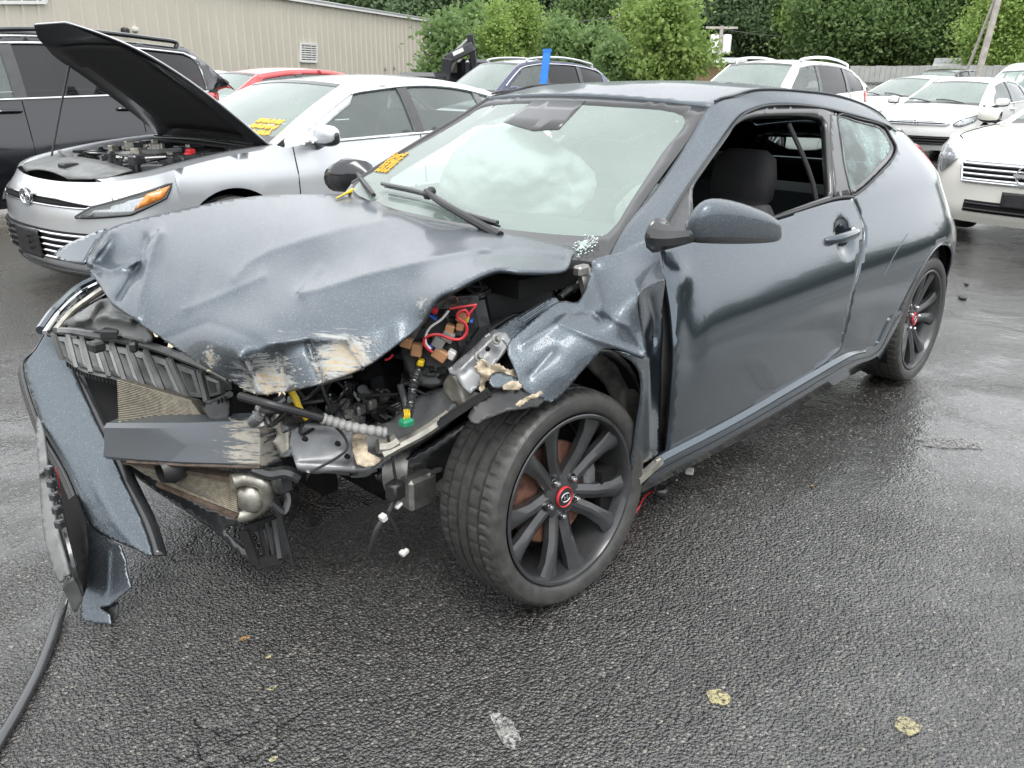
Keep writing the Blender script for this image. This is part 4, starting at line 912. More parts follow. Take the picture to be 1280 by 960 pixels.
    mb.box(onws([(548,251)])[0]+[.04, 0, .03], (.05, .03, .03), Matrix.Rotation(.6, 3, 'Y'), bev=.008); mb.build('wiper_arm', M['plastic'], w, smooth=True, auto=40)
    # broken far wiper sticking up at the cowl
    B = np.array([P(452,223,z=1.0), P(463,238,z=.99), P(473,250,z=.975)]); mb = MB(); mb.tube(B+[.02, 0, .02], [.009, .012, .008], 8); w2 = mb.build('wiper_blade', M['plastic'], HERO, smooth=True); w2['label'] = 'far wiper knocked upright with its linkage showing'
    mb = MB(); mb.bar(P(455,228,z=.995), P(460,246,z=.965), .022, .006); mb.bar(P(463,228,z=.995), P(476,248,z=.968), .012, .006); mb.build('wiper_linkage', M['alum'], w2)
    mb = MB(); mb.tube([P(446,234,z=.985), P(441,238,z=.98), P(430,243,z=.975), P(420,248,z=.97)], [.006, .010, .004, .003], 6); mb.build('washer_hose', M['wire_yellow'], w2, smooth=True)
windshield()
# ------------------------------------------------------------------ hatch and tail
def tail():
    rb = rearbits[::-1]; V = []; n = 13
    for x, z in rb:
        y = float(S(x, z))
        for t in np.linspace(-1, 1, n): V.append((x-.10*(1-t*t), y*t, z))
    gl_ = [(i, j) for i in range(2) for j in range(1, n-2)]
    F = [(i*n+j, i*n+j+1, (i+1)*n+j+1, (i+1)*n+j) for i in range(len(rb)-1) for j in range(n-1) if (i, j) not in gl_]
    t = MO('tailgate', V, F, M['paint'], HERO, thick=.01, face=(-9, 0, .6))
    Vg = [V[i*n+j] for i in range(3) for j in range(1, n-1)]; w_ = n-2
    MO('rear_window', Vg, [(i*w_+j, i*w_+j+1, (i+1)*w_+j+1, (i+1)*w_+j) for i in range(2) for j in range(w_-1)], M['glass'], t, face=(-9, 0, .6))
    tl = crom(np.array([(-2.92,1.105),(-2.98,1.07),(-3.02,1.015),(-3.07,.965),(-3.12,.955),(-3.17,.985),(-3.15,1.035),(-3.07,1.085),(-2.99,1.11)]), 3, True)
    o = sidepanel('tail_lamp', tl, (), 'red_lens', .012, .02, .014); mirror(o)
    # wide hatch glass under the spoiler
    return t
tail()
# ------------------------------------------------------------------ wheels
def wheel_parts(parent, hero=True):
    """built about the local Y axis, outer face towards +Y"""
    R = .318; seg = 240 if hero else 96
    prof = [(.246,.098),(.252,.106),(.262,.112),(.285,.1155),(.300,.112),(.309,.104),(.3145,.094),(.3165,.080),(.3175,.066),(.3095,.064),(.3095,.058),(.3185,.056),(.3190,.026),(.3105,.024),(.3105,.014),(.3192,.012),(.3192,-.012),(.3105,-.014),(.3105,-.024),(.3190,-.026),(.3185,-.056),(.3095,-.058),(.3095,-.064),(.3175,-.066),(.3165,-.080),(.3145,-.094),(.309,-.104),(.300,-.112),(.285,-.1155),(.262,-.112),(.252,-.106),(.246,-.098)]
    prof = [(.246+(r-.246)*.90, y) for r, y in prof]; mb = MB(); mb.lathe(prof, seg=seg); n = len(prof)
    for k in range(seg):
        cut = (k % 4 == 0); cut2 = (k % 6 == 2)
        for i, (r, y) in enumerate(prof):
            d = 0
            if cut and (.064 <= abs(y) <= .098) and r > .29: d = .0045
            if cut2 and .02 < abs(y) < .06 and r > .309: d = .003
            if d:
                v = mb.V[k*n+i]; s_ = (r-d)/r; mb.V[k*n+i] = (v[0]*s_, v[1], v[2]*s_)
    ty = mb.build('tyre', M['rubber'], parent, smooth=True, auto=30)
    mb = MB()
    mb.lathe([(.243,.100),(.2465,.106),(.243,.1085),(.236,.107),(.2315,.100),(.2275,.085),(.216,.04),(.206,-.02),(.212,-.08),(.243,-.100)], seg=72)
    rim = mb.build('rim', M['rim'], parent, smooth=True, auto=40)
    mb = MB(); I = Matrix.Identity(4)
    for p in range(5):
        for s in (-1, 1):
            a0 = 2*PI*p/5+math.radians(132.5); a1 = a0+s*.325; ah = a0+s*.30
            # two arms of a pair leave the hub apart, swell and reach the rim
            pts = [(.036, a0+s*.34, .060, .024), (.070, a0+s*.27, .065, .021), (.13, a0+s*.215, .077, .0205), (.19, a0+s*.235, .088, .024), (.234, a0+s*.265, .095, .036)]
            V = []
            for r, a, y, w in pts:
                c = np.array([r*math.cos(a), 0, r*math.sin(a)]); t = np.array([-math.sin(a), 0, math.cos(a)])
                for q, dy in ((-1, -.030), (-1, -.010), (-.25, 0), (.25, 0), (1, -.010), (1, -.030)): V.append(c+t*q*w+np.array([0, y+dy, 0]))
            F = []
            for i in range(len(pts)-1):
                for j in range(6): F.append((i*6+j, i*6+(j+1) % 6, (i+1)*6+(j+1) % 6, (i+1)*6+j))
            mb.add(V, F)
    mb.lathe([(0, .066), (.030, .066), (.066, .060), (.072, .045), (.072, .02)], seg=40)
    sp = mb.build('spokes', M['rim'], rim, smooth=True, auto=28)
    for p in range(5):
        a = 2*PI*p/5+math.radians(132.5); mb = MB(); c = (.0572*math.cos(a), 0, .0572*math.sin(a))
        mb.lathe([(0, .080), (.006, .079), (.0085, .074), (.0085, .056)], c, 12); mb.build('lug_nut', M['chrome'], rim, smooth=True)
        mb = MB(); mb.lathe([(.0095, .058), (.014, .0655), (.0155, .063)], c, 16); mb.build('lug_seat', M['plastic'], rim, smooth=True)
    mb = MB(); mb.lathe([(0, .0745), (.026, .0735), (.0305, .070), (.031, .06)], seg=32); cap = mb.build('centre_cap', M['plastic'], rim, smooth=True)
    mb = MB(); mb.lathe([(.0265, .0735), (.0285, .0762), (.0305, .0735), (.031, .069)], seg=40); mb.build('cap_ring', M['wire_red'], cap, smooth=True)
    # slanted H inside a ring
    mb = MB()
    ring = [(.0175*math.cos(a), .0762, .0125*math.sin(a)) for a in np.linspace(0, 2*PI, 24, endpoint=False)]; mb.tube(ring, .0014, 5, smooth=False, closed=True)
    for a, b in (((-.0085, -.007), (-.0035, .0085)), ((.0035, -.0085), (.0085, .007)), ((-.0055, -.001), (.0055, .001))): mb.bar((a[0], .0763, a[1]), (b[0], .0763, b[1]), .0028, .002, up=(0, 1, 0))
    mb.build('slanted_letter_emblem', M['chrome'], cap)
    mb = MB(); mb.lathe([(.06, .03), (.145, .028), (.15, .022), (.15, .008), (.145, .002), (.06, 0)], seg=48); mb.build('brake_disc', M['rust'], parent, smooth=True)
    mb = MB()
    for i in range(5): mb.box((.135*math.cos(2.6+i*.16), .02, .135*math.sin(2.6+i*.16)), (.05, .06, .045), Matrix.Rotation(-(2.6+i*.16), 3, 'Y'), bev=.008)
    mb.build('brake_caliper', M['rail'], parent)
    mb = MB(); mb.lathe([(.01, -.06), (.20, -.06), (.205, -.05)], seg=32); mb.build('back_plate', M['dark'], parent)
def put_wheel(x, y, steer=0, camber=0, side=1, spin=0, label=None):
    w = bpy.data.objects.new('wheel', None); COL.objects.link(w); w.parent = HERO
    w.location = (x, y, .3125)
    Rm = Matrix.Rotation(-steer, 4, 'Z') @ Matrix.Rotation(-camber*-1, 4, 'X') @ (Matrix.Rotation(PI, 4, 'Z') if side < 0 else Matrix.Identity(4)) @ Matrix.Rotation(spin, 4, 'Y')
    w.rotation_euler = Rm.to_euler()
    if label: w['label'] = label
    return w
w0 = put_wheel(-.053, .853-.106, math.radians(3.2), math.radians(3.4), 1, 0, 'splayed front wheel under the crushed fender')
wheel_parts(w0)
for (x, y, st, ca, sd_, sp_r) in ((-2.65, .768, 0, .02, 1, .5), (-2.65, -.768, 0, -.02, -1, .3), (-.02, -.76, .05, -.02, -1, 0)):
    w = put_wheel(x, y, st, ca, sd_, sp_r)
    for ch in [c for c in bpy.data.objects if c.parent == w0]:
        c = ch.copy(); COL.objects.link(c); c.parent = w
        for g in [g for g in bpy.data.objects if g.parent == ch]:
            d = g.copy(); COL.objects.link(d); d.parent = c
            for g2 in [g2 for g2 in bpy.data.objects if g2.parent == g]:
                e = g2.copy(); COL.objects.link(e); e.parent = d
# ------------------------------------------------------------------ front left fender
F1o = [(741,325),(760,319),(786,312),(814,302.5),(822,306),(826,318),(829,335),(831,349),(816,357),(800,366),(797,382),(801,410),(806,446),(792,445),(776,438),(760,436),(750,440),(725,467),(695,500),(670,498),(652,484),(645,465),(634,432),(660,406),(690,381),(706,376),(722,377),(733,357),(739,338)]
F1c = [(741,325,.71),(760,319,.72),(786,312,.74),(824,306,.80),(829,335,.845),(831,349,.86),(800,366,.892),(801,410,.905),(806,446,.925),(776,438,.90),(750,440,.885),(725,467,.868),(695,500,.85),(652,484,.80),(634,432,.735),(660,406,.73),(690,381,.725),(722,377,.745),(739,340,.715),
       (780,345,.815),(770,400,.880),(720,405,.815),(680,440,.800),(705,470,.853)]
fen = psheet('fender', F1o, F1c, 1, M['paint_beaded'], HERO, sp=3, thick=.006, smooth=3,
   creases=[([(697,393),(728,388),(760,398)], -0.0087, 5), ([(700,404),(745,424),(806,446)], 0.0074, 3.5), ([(762,396),(785,408),(806,440)], 0.0056, 3.5), ([(655,430),(690,408),(722,382)], 0.0043, 3), ([(745,395),(752,401)], -0.0099, 3), ([(800,368),(806,445)], 0.0062, 3), ([(662,470),(690,440)], -0.0062, 6), ([(742,345),(752,380),(748,397)], -0.0037, 5), ([(775,318),(800,366)], 0.0037, 5)])
fen['label'] = 'crushed grey front fender folded up over the wheel'
F2o = [(798,366),(816,357),(831,349),(830,365),(828,385),(829,415),(827,450),(826,500),(824,540),(822,567),(806,578),(789,586),(792,560),(797,525),(802,490),(800,468),(790,452),(768,438),(790,443),(805,446),(803,420),(799,385)]
F2c = [(798,366,.885),(831,349,.862),(828,385,.845),(829,415,.845),(827,450,.848),(826,500,.852),(822,567,.86),(789,586,.868),(797,525,.880),(802,490,.885),(768,438,.885),(805,446,.885),(803,420,.872),(812,385,.862),(814,420,.850),(815,455,.858)]
psheet('fender_rear_strip', F2o, F2c, 1, M['paint'], HERO, sp=3, thick=.006, smooth=2, creases=[([(812,372),(818,400),(815,440)], -.014, 5), ([(812,450),(811,560)], .010, 4)])
# torn tip of the fender: folded flap, torn cream edge
psheet('fender_flap', [(585,520),(600,500),(618,487),(640,480),(660,490),(680,497),(672,508),(640,512),(612,522),(595,530)], [(585,520,.76),(618,487,.76),(660,490,.81),(680,500,.845),(612,524,.80),(640,512,.83)], 1, M['plastic'], HERO, sp=5, thick=.005, rag=.5)
def torn(ol, y0, amp, parent):
    o = crom(ol, 3, True); uu = [(u+RNG.normal(0, 1.5), v+RNG.normal(0, 1.5), y0+(u-o[:, 0].mean())*.0012+RNG.normal(0, amp)) for u, v in list(o[::2])+[(o[:, 0].mean()+RNG.normal(0, 6), o[:, 1].mean()+RNG.normal(0, 5)) for _ in range(10)]]
    return psheet('torn_paint', ol, uu, 1, M['torn'], parent, sp=2.2, thick=.002, rag=.7, smooth=3, lam=1e-2)
torn([(594,459),(604,450),(613,462),(612,474),(606,482),(607,492),(599,488),(601,474)], .735, .012, fen)
torn([(610,458),(624,455),(634,462),(646,463),(652,472),(644,474),(634,469),(622,466),(612,468)], .75, .010, fen)
torn([(628,482),(640,476),(652,480),(648,487),(632,488)], .80, .006, fen)
torn([(643,506),(656,497),(668,492),(677,489),(675,495),(662,501),(650,508)], .845, .006, fen)
psheet('bare_plate', [(612,470),(626,466),(642,470),(648,478),(634,484),(616,484)], [(612,470,.75),(642,470,.775),(634,484,.785)], 1, M['paint_beaded'], fen, sp=4, thick=.004, rag=.3)
# upper apron rail with pressed slots and bolts
ap = psheet('apron_rail', [(620,412),(655,390),(688,372),(697,374),(703,384),(690,393),(660,412),(638,432),(630,428)], [(620,412,.66),(688,372,.685),(703,384,.725),(638,432,.715),(660,402,.69)], 1, M['paint_beaded'], HERO, sp=4, thick=.008)
mb = MB()
for k in range(4):
    a = P(648+k*5, 404+k*2.5-4, y=.70+k*.004); b = P(680+k*4.5, 382+k*2.5-3, y=.705+k*.004); mb.tube([a, b], .0032, 6)
mb.build('pressed_ridges', M['paint'], ap, smooth=True)
br = psheet('apron_bracket', [(618,411),(640,426),(612,462),(588,492),(570,470),(560,462),(590,436)], [(618,411,.655),(640,426,.71),(588,492,.72),(560,462,.64)], 1, M['rail'], HERO, sp=4, thick=.008, creases=[([(575,462),(622,416)], .010, 4)])
for u, v, y in ((620,424,.705),(598,446,.70)):
    mb = MB(); c = P(u, v, y=y); Mq = Matrix.Rotation(.5, 4, 'X'); mb.lathe([(0,.012),(.007,.012),(.008,.004),(.014,.003),(.015,0)], c, 12, Mq); mb.build('bolt', M['steel'], br, smooth=True)
mb = MB(); c = P(609, 436, y=.702); mb.lathe([(0,.006),(.006,.0055),(.007,0)], c, 10); mb.build('bracket_hole', M['dark'], br)
psheet('torn_mount', [(560,470),(585,455),(600,462),(602,490),(585,512),(562,500),(553,485)], [(560,470,.62),(600,462,.68),(585,512,.66),(553,485,.60)], 1, M['alum'], HERO, sp=5, thick=.006, rag=.6, creases=[([(570,470),(582,505)], .02, 5)])
mb = MB(); mb.bar(P(548,531,y=.68), P(608,492,y=.76), .022, .012); mb.bar(P(552,527,y=.68), P(612,489,y=.765), .008, .02); mb.build('headlamp_bracket', M['plastic'], HERO)
# pillar behind the fender gap, hinges
psheet('hinge_pillar', [(800,340),(850,330),(856,420),(850,520),(845,575),(800,590),(800,480)], [(800,340,.70),(850,330,.74),(845,575,.77),(800,590,.74)], 1, M['dark'], HERO, sp=12, thick=.02)
for u, v in ((833,371),(832,437),(831,510)):
    c = P(u, v, y=.765); mb = MB(); mb.box(c, (.05, .03, .035), bev=.006); mb.box(c+[.0, .022, .002], (.022, .025, .05), bev=.005); mb.lathe([(0,.03),(.007,.03),(.008,.0)], c+[.012, .02, .012], 10); mb.build('door_hinge', M['alum'], HERO)
# wheel well of the front wheel
housing(-.06, .33, .395, .80, .46, HERO, a0=55, a1=190)
psheet('splash_panel', [(728,452),(752,438),(775,446),(795,470),(800,500),(798,545),(790,600),(775,600),(770,520),(755,480)], [(728,452,.76),(775,446,.80),(800,500,.80),(790,600,.80),(755,480,.74)], 1, M['steel'], HERO, sp=6, thick=.006, creases=[([(760,450),(785,480),(790,580)], -.02, 5)])
# ------------------------------------------------------------------ crash beam, rails, radiators
M['brownish'] = simple('dull_brown_edge', (.09, .065, .05), .7, var=.5, vs=40)
def hullbeam(name, secs, mat, parent=HERO, auto=30):
    """secs: list of rings of 3d points"""
    V = [p for s in secs for p in s]; m_ = len(secs[0]); F = []
    for i in range(len(secs)-1): F += [(i*m_+k, i*m_+(k+1) % m_, (i+1)*m_+(k+1) % m_, (i+1)*m_+k) for k in range(m_)]
    F += [tuple(range(m_))[::-1], tuple((len(secs)-1)*m_+k for k in range(m_))]
    mb = MB().add(V, F); return mb.build(name, mat, parent, smooth=True, auto=auto)
def scraped(name, base, centre, r, metal=.2, th=.68):
    k = N(name).set(Metallic=metal, Roughness=.4, Coat_Weight=.5)
    x = k.n('ShaderNodeVectorMath', operation='DISTANCE'); k.l(k.tc.outputs['Object'], x.inputs[0]); x.inputs[1].default_value = tuple(centre)
    mk = k.math('MAXIMUM', k.math('SUBTRACT', 1.0, k.math('DIVIDE', x.outputs['Value'], r)), 0.0)
    s1 = k.noise(16, 7, .75, stretch=(1.2, .22, 7, (.1, 0, 0)))
    scr = k.ramp(k.math('ADD', k.math('MULTIPLY', mk, .5), k.math('MULTIPLY', s1, .8)), [(th, 0.0), (th+.04, 1.0)])
    c = k.mix(scr, base, k.mix(k.noise(60, 5), (.52, .49, .42), (.22, .20, .17))); k.l(c, k.b.inputs['Base Color'])
    k.l(k.math('MULTIPLY_ADD', scr, .4, .35), k.b.inputs['Roughness']); k.bump(k.math('ADD', scr, k.math('MULTIPLY', k.noise(200, 2), .3)), .4, .002)
    return k.m
bm_mat = scraped('scraped_beam_paint', (.075, .085, .096), P(318, 560, z=.5), .26, th=.76)
secs = []
for u, vt, vb, zt, zb, back in ((131,531,573,.470,.384,.06),(170,531,577,.508,.414,.06),(230,531,581,.538,.437,.06),(290,529,583,.553,.447,.06),(326,527,583,.558,.450,.055)):
    a, b = P(u, vt, z=zt), P(u, vb, z=zb); t = np.array([-.06, 0, .012]); m_ = (a+b)/2
    a2 = a*.92+b*.08; b2 = a*.08+b*.92
    secs.append([a+t, a+[-.006,0,.004], a2+[.004,0,0], m_+[.001,0,0], b2+[.004,0,0], b+[-.006,0,-.004], b+[-.06,0,-.004]])
beam = hullbeam('crash_beam', secs, bm_mat); beam['label'] = 'bare bumper beam with cream scrapes on its near end'
mb = MB(); E = crom(uvz([(160,577,.402),(230,581,.433),(326,584,.45)]), 4); mb.tube(E, .006, 5); mb.build('rust_edge', M['brownish'], beam, smooth=True)
mb = MB()
mb.bar(P(330,552,x=.53), P(352,552,x=.47), .05, .13, bev=.008)
mb.build('crush_can', M['rail'], HERO)
psheet('crush_plate', [(345,512),(352,513),(368,530),(371,560),(362,570),(352,572),(346,560),(340,552),(346,545)], [(345,512,.30),(371,560,.36),(352,572,.33)], 1, M['alum'], HERO, sp=4, thick=.006, rag=.3, creases=[([(358,522),(360,565)], .012, 3)])
rl = psheet('chassis_rail', [(367,527),(440,533),(487,527),(517,500),(545,485),(568,487),(572,505),(555,520),(520,545),(500,557),(478,577),(457,591),(420,590),(372,588)], [(367,527,.38),(372,588,.42),(457,591,.53),(478,577,.54),(572,505,.60),(545,485,.52),(517,500,.47),(440,533,.44)], 1, M['rail'], HERO, sp=5, thick=.05, creases=[([(372,583),(455,585),(500,552)], .012, 4), ([(440,540),(442,585)], .010, 4), ([(380,532),(435,538)], .010, 4)])
mb = MB(); mb.tube(uvy([(478,568,.56),(500,556,.575),(530,540,.60),(562,518,.63)]), .016, 8); mb.build('rail_flange', M['alum'], rl, smooth=True)
psheet('rail_patch', [(440,545),(458,540),(460,565),(476,572),(468,582),(446,580)], [(440,545,.47),(460,565,.545),(446,580,.545),(476,572,.56)], 1, M['torn'], rl, sp=4, thick=.004, rag=.3)
mb = MB(); mb.tube(uvy([(472,558,.55),(485,557,.56),(497,550,.57)]), .020, 8); mb.build('rail_bushing', M['alum'], rl, smooth=True)
for u, v in ((421,554),(433,570),(380,548)):
    mb = MB(); mb.lathe([(0,.012),(.006,.010),(.007,0)], P(u, v, y=.50), 8); mb.build('rail_hole', M['dark'], rl)
mb = MB(); mb.tube(uvy([(416,530,.50),(430,545,.51),(434,560,.52),(420,573,.52),(388,590,.50)]), .004, 6); mb.build('thin_cable', M['plastic'], HERO, smooth=True)
# big corrugated hose
hp = crom(uvy([(300,495,.36),(335,505,.44),(370,514,.47),(403,523,.49),(440,534,.52),(482,541,.55)]), 12)
mb = MB(); mb.tube(hp[:38], .0105, 10, smooth=False); mb.build('black_hose', M['plastic'], HERO, smooth=True)
rr = .0135+.0018*np.sin(np.linspace(0, 60, 60)); hq = np.array([np.interp(np.linspace(36, 60, 60), np.arange(len(hp)), hp[:, i]) for i in range(3)]).T
mb = MB(); mb.tube(hq, rr, 12, smooth=False); mb.build('corrugated_hose', M['hose'], HERO, smooth=True)
mb = MB(); mb.tube(uvy([(362,486,.40),(369,497,.41),(374,510,.42),(384,523,.43)]), .009, 8); mb.build('dipstick_tube', M['wire_yellow'], HERO, smooth=True)
# grille surround with its row of windows
gt = uvz([(70,417,.66),(88,418,.66),(105,421,.662),(124,424,.665),(142,427,.667),(163,431,.668),(184,436,.67),(213,446,.672),(252,462,.672),(283,478,.665)])
gb = uvz([(82,450,.575),(99,461,.57),(117,467,.57),(140,472,.568),(160,480,.562),(183,486,.56),(208,495,.558),(238,502,.556),(262,502,.575),(283,492,.63)])
gs = bpy.data.objects.new('grille_surround', None); COL.objects.link(gs); gs.parent = HERO
mb = MB(); mb.tube(gt+[-.01,0,.006], .012, 6); mb.tube(gb+[-.01,0,-.004], .009, 6)
gf = mb.build('surround_frame', M['grey_plastic'], gs, smooth=True, auto=40)
back = np.array([-.05, .01, 0])
for i in range(9):
    a, b, c, d = gt[i], gt[i+1], gb[i+1], gb[i]
    def bl(s, t): return (a*(1-s)+b*s)*(1-t)+(d*(1-s)+c*s)*t
    mb = MB(); o = [bl(.20,.10), bl(.80,.10), bl(.80,.88), bl(.20,.88)]; q = [bl(.32,.24), bl(.70,.24), bl(.70,.76), bl(.32,.76)]; out = np.array([.012, .004, .004])
    ob = [p-out for p in o]; V = [p+out*.6 for p in o]+[p+out for p in q]+[p+back*.6 for p in q]+ob
    F = []
    for k in range(4):
        n2 = (k+1) % 4; F += [(k, n2, 4+n2, 4+k), (4+k, 4+n2, 8+n2, 8+k), (12+k, 12+n2, n2, k)]
    mb.add(V, F); mb.build('window_cell', M['grey_plastic'], gs)
    if i in (2, 4, 5, 6, 7):
        mb = MB()
        for t in np.linspace(.3, .72, 6): mb.bar(bl(.3,t)+back*.55, bl(.72,t)+back*.55, .004, .004)
        mb.build('cell_slats', M['plastic'], gs)
    mb = MB()
    for s in (0.02, .12): mb.bar(bl(s,.02)+out, bl(s,.96)+out, .007, .012)
    mb.build('surround_rib', M['grey_plastic'], gs)
mb = MB()
for i in range(9):
    for t in np.linspace(.1, .9, 5): p = gb[i]*(1-t)+gb[i+1]*t; mb.box(p+[0, 0, -.012], (.006, .006, .014))
k_ = mb.build('surround_teeth', M['plastic'], gs); k_['kind'] = 'stuff'
V = list(gt+back)+list(gb+back); MO('surround_back', V, [(i, i+1, 10+i+1, 10+i) for i in range(9)], M['dark'], gs)
psheet('end_duct', [(252,508),(278,498),(286,497),(287,515),(285,524),(266,526),(258,518)], [(252,508,.10),(286,497,.16),(285,524,.18),(266,526,.16)], 1, M['plastic'], gs, sp=5, thick=.01)
psheet('dark_void_sheet', [(84,455),(105,464),(150,476),(153,534),(128,532),(112,505)], [(84,455,-.62),(150,476,-.40),(153,534,-.30),(112,505,-.45)], 1, M['dark'], gs, sp=8, thick=.01)  # dark sheet standing in for the shaded void between bumper and radiator
# upper plastic shield and right headlamp trims behind the surround
psheet('radiator_shield', [(78,405),(92,395),(112,382),(135,372),(160,385),(175,398),(190,420),(180,428),(150,420),(110,411)], [(78,405,.70),(112,382,.76),(160,385,.77),(190,420,.72),(110,411,.70)], 2, M['grey_plastic'], HERO, sp=4, thick=.008, rag=.25, creases=[([(95,402),(130,395),(165,402)], .018, 4), ([(118,398),(128,384)], -.02, 3)])
mb = MB()
for k in range(14):
    u, v = random.uniform(120, 230), random.uniform(385, 440)
    if v < 375+(u-120)*.36: continue
    mb.box(P(u, v, z=.70), (random.uniform(.02, .06), random.uniform(.02, .06), .03), Matrix.Rotation(random.random()*3, 3, 'Z'), bev=.006)
mb.build('latch_hardware', M['plastic'], HERO)['kind'] = 'stuff'
for nm, mt, pts, r in (('lamp_trim', 'chrome', [(56,416,.66),(75,390,.69),(100,367,.71),(126,353,.74)], .008), ('bumper_top_edge', 'paint', [(51,413,.655),(70,387,.685),(95,363,.705),(121,349,.73)], .016), ('lamp_trim', 'alum', [(70,413,.66),(90,390,.69),(112,373,.72),(128,362,.745)], .011)):
    mb = MB(); mb.tube(uvz(pts), r, 8); mb.build(nm, M[mt], HERO, smooth=True)
psheet('lamp_bowl', [(58,417),(78,391),(102,368),(126,355),(133,366),(112,378),(92,394),(75,414)], [(58,417,.645),(102,368,.69),(126,355,.72),(75,414,.645)], 2, M['plastic_wet'], HERO, sp=4, thick=.01)
# radiators: core of thin fins inside tanks
def core(name, quad, axis, n, label=None, core_mat='alum', parent=HERO):
    q = np.array([P(u, v, **{axis: w}) for u, v, w in quad]); nn = np.cross(q[1]-q[0], q[3]-q[0]); nn /= np.linalg.norm(nn)
    if nn[0] < 0: nn = -nn
    o = MO(name, list(q)+[p-nn*.03 for p in q], [(0,1,2,3),(4,5,6,7),(0,1,5,4),(1,2,6,5),(2,3,7,6),(3,0,4,7)], M['fin_dark'], parent, smooth=False, face=None)
    mb = MB()
    for t in np.linspace(.02, .98, n):
        a, b = q[0]*(1-t)+q[3]*t, q[1]*(1-t)+q[2]*t; mb.bar(a+nn*.002, b+nn*.002, .006, np.linalg.norm(q[3]-q[0])/n*.42, up=q[3]-q[0])
    f = mb.build('cooling_fins', M[core_mat], o); f['kind'] = 'stuff'
    return o
M['fin_dark'] = simple('radiator_mesh', (.11, .10, .08), .7, var=.5, vs=120)
M['fin'] = simple('dirty_fins', (.30, .27, .21), .55, metal=.4, var=.35, vs=60, bs=.4, bscale=150)
core('radiator', [(148,474,.60),(240,500,.585),(268,540,.49),(150,535,.47)], 'z', 26, core_mat='fin')
lo = core('condenser', [(158,577,.38),(296,600,.39),(298,640,.30),(205,603,.33)], 'z', 16, core_mat='fin')
mb = MB(); mb.tube(uvz([(290,602,.40),(308,598,.40),(330,605,.39),(333,625,.33),(316,640,.29),(298,645,.28)]), .020, 10); mb.box(P(314,622,z=.34), (.06, .07, .08), Matrix.Rotation(.5, 3, 'Z'), bev=.018); mb.build('condenser_tank', M['alum'], lo, smooth=True, auto=50)
mb = MB(); mb.bar(P(158,575,z=.385), P(300,598,z=.395), .03, .012); mb.bar(P(200,603,z=.328), P(298,645,z=.29), .03, .010); mb.build('condenser_frame', M['brownish'], lo)
mb = MB(); mb.lathe([(0,.03),(.035,.03),(.042,.0),(.03,-.03)], P(213,586,z=.40), 20, Matrix.Rotation(PI/2, 4, 'Z')); mb.build('horn', M['plastic'], HERO, smooth=True)
# undertray with its broken bracket
psheet('undertray', [(130,560),(165,582),(215,610),(262,636),(300,648),(300,655),(280,662),(325,700),(348,696),(349,702),(322,709),(310,702),(265,662),(215,628),(175,600)], [(130,560,.36),(165,582,.30),(262,636,.24),(300,650,.22),(325,702,.12),(349,700,.12),(215,628,.22),(265,662,.18)], 2, M['plastic_wet'], HERO, sp=5, thick=.006)
mb = MB(); A, B, C_, D = P(305,663,z=.22), P(342,650,z=.22), P(349,698,z=.125), P(320,705,z=.115); q = [A, B, C_, D]
for i in range(4): mb.bar(q[i], q[(i+1) % 4], .012, .03)
for t in (.3, .55, .8): mb.bar(A*(1-t)+B*t+[-.015,0,0], D*(1-t)+C_*t+[-.015,0,0], .010, .02)
mb.add([p+np.array([-.03, 0, 0]) for p in q], [(0,1,2,3)]); mb.build('tray_bracket', M['plastic'], HERO)
# ------------------------------------------------------------------ torn bumper cover
BA, BN = P(80, 490, z=.49), np.array([.484, .407, .775])
def bz(u, v, dz=0): return (u, v, PN(u, v, BA, BN)[2]+dz)
bo_ = [(60,413),(66,408),(76,432),(96,475),(118,524),(133,554),(154,603),(176,649),(190,694),(172,688),(155,681),(134,671),(109,652),(97,622),(85,593),(68,562),(53,534),(40,495),(30,460),(45,437)]
bump_ = psheet('bumper_cover', bo_, [bz(u, v, 0) for i, (u, v) in enumerate(bo_)]+[bz(70,480), bz(100,560), bz(135,630)], 2, M['paint_beaded'], HERO, sp=4, thick=.008, smooth=2,
   creases=[([(30,460),(53,534),(85,593),(109,652)], -.008, 1.6), ([(115,600),(140,650),(172,688)], .0012, 3)])
bump_['label'] = 'torn front bumper cover hanging down to the ground'
def strip(name, L, w, mat, parent, d=(.0, .02, -.03), ax='z'):
    a = crom(uvz(L), 5); b = a+np.array(d); V = np.concatenate([a, b]); n = len(a)
    return MO(name, V, [(i, i+1, n+i+1, n+i) for i in range(n-1)], mat, parent, thick=.006)
strip('cover_edge', [bz(u, v, -.004) for u, v in [(67,408),(77,432),(97,475),(119,524),(134,554),(155,603),(177,649),(191,694)]], .02, M['plastic_wet'], bump_, (-.035, .012, -.01))
strip('cover_edge', [bz(u, v, -.016) for u, v in [(59,413),(45,437),(30,460),(53,534),(85,593),(108,652)]], .02, M['plastic_wet'], bump_, (.008, -.03, -.03))
CA, CN = P(104, 776, z=.015), np.array([.67, .44, .60])
def cx(u, v, dx=0): return (u, v, PN(u, v, CA, CN)[0]+dx)
lowp = psheet('bumper_corner', [(107,650),(120,660),(134,671),(142,678),(150,681),(153,690),(157,700),(158,712),(161,724),(164,734),(150,746),(137,757),(124,760),(137,768),(139,781),(120,779),(104,776),(101,757),(104,735),(106,715),(106,680)],
   [cx(107,650),cx(134,671),cx(157,700),cx(164,734),cx(137,757),cx(139,781),cx(104,776),cx(106,715),cx(125,700)], 0, M['paint_beaded'], bump_, sp=3, thick=.006, smooth=1, creases=[([(136,690),(134,735),(124,758)], .0012, 1.5)])
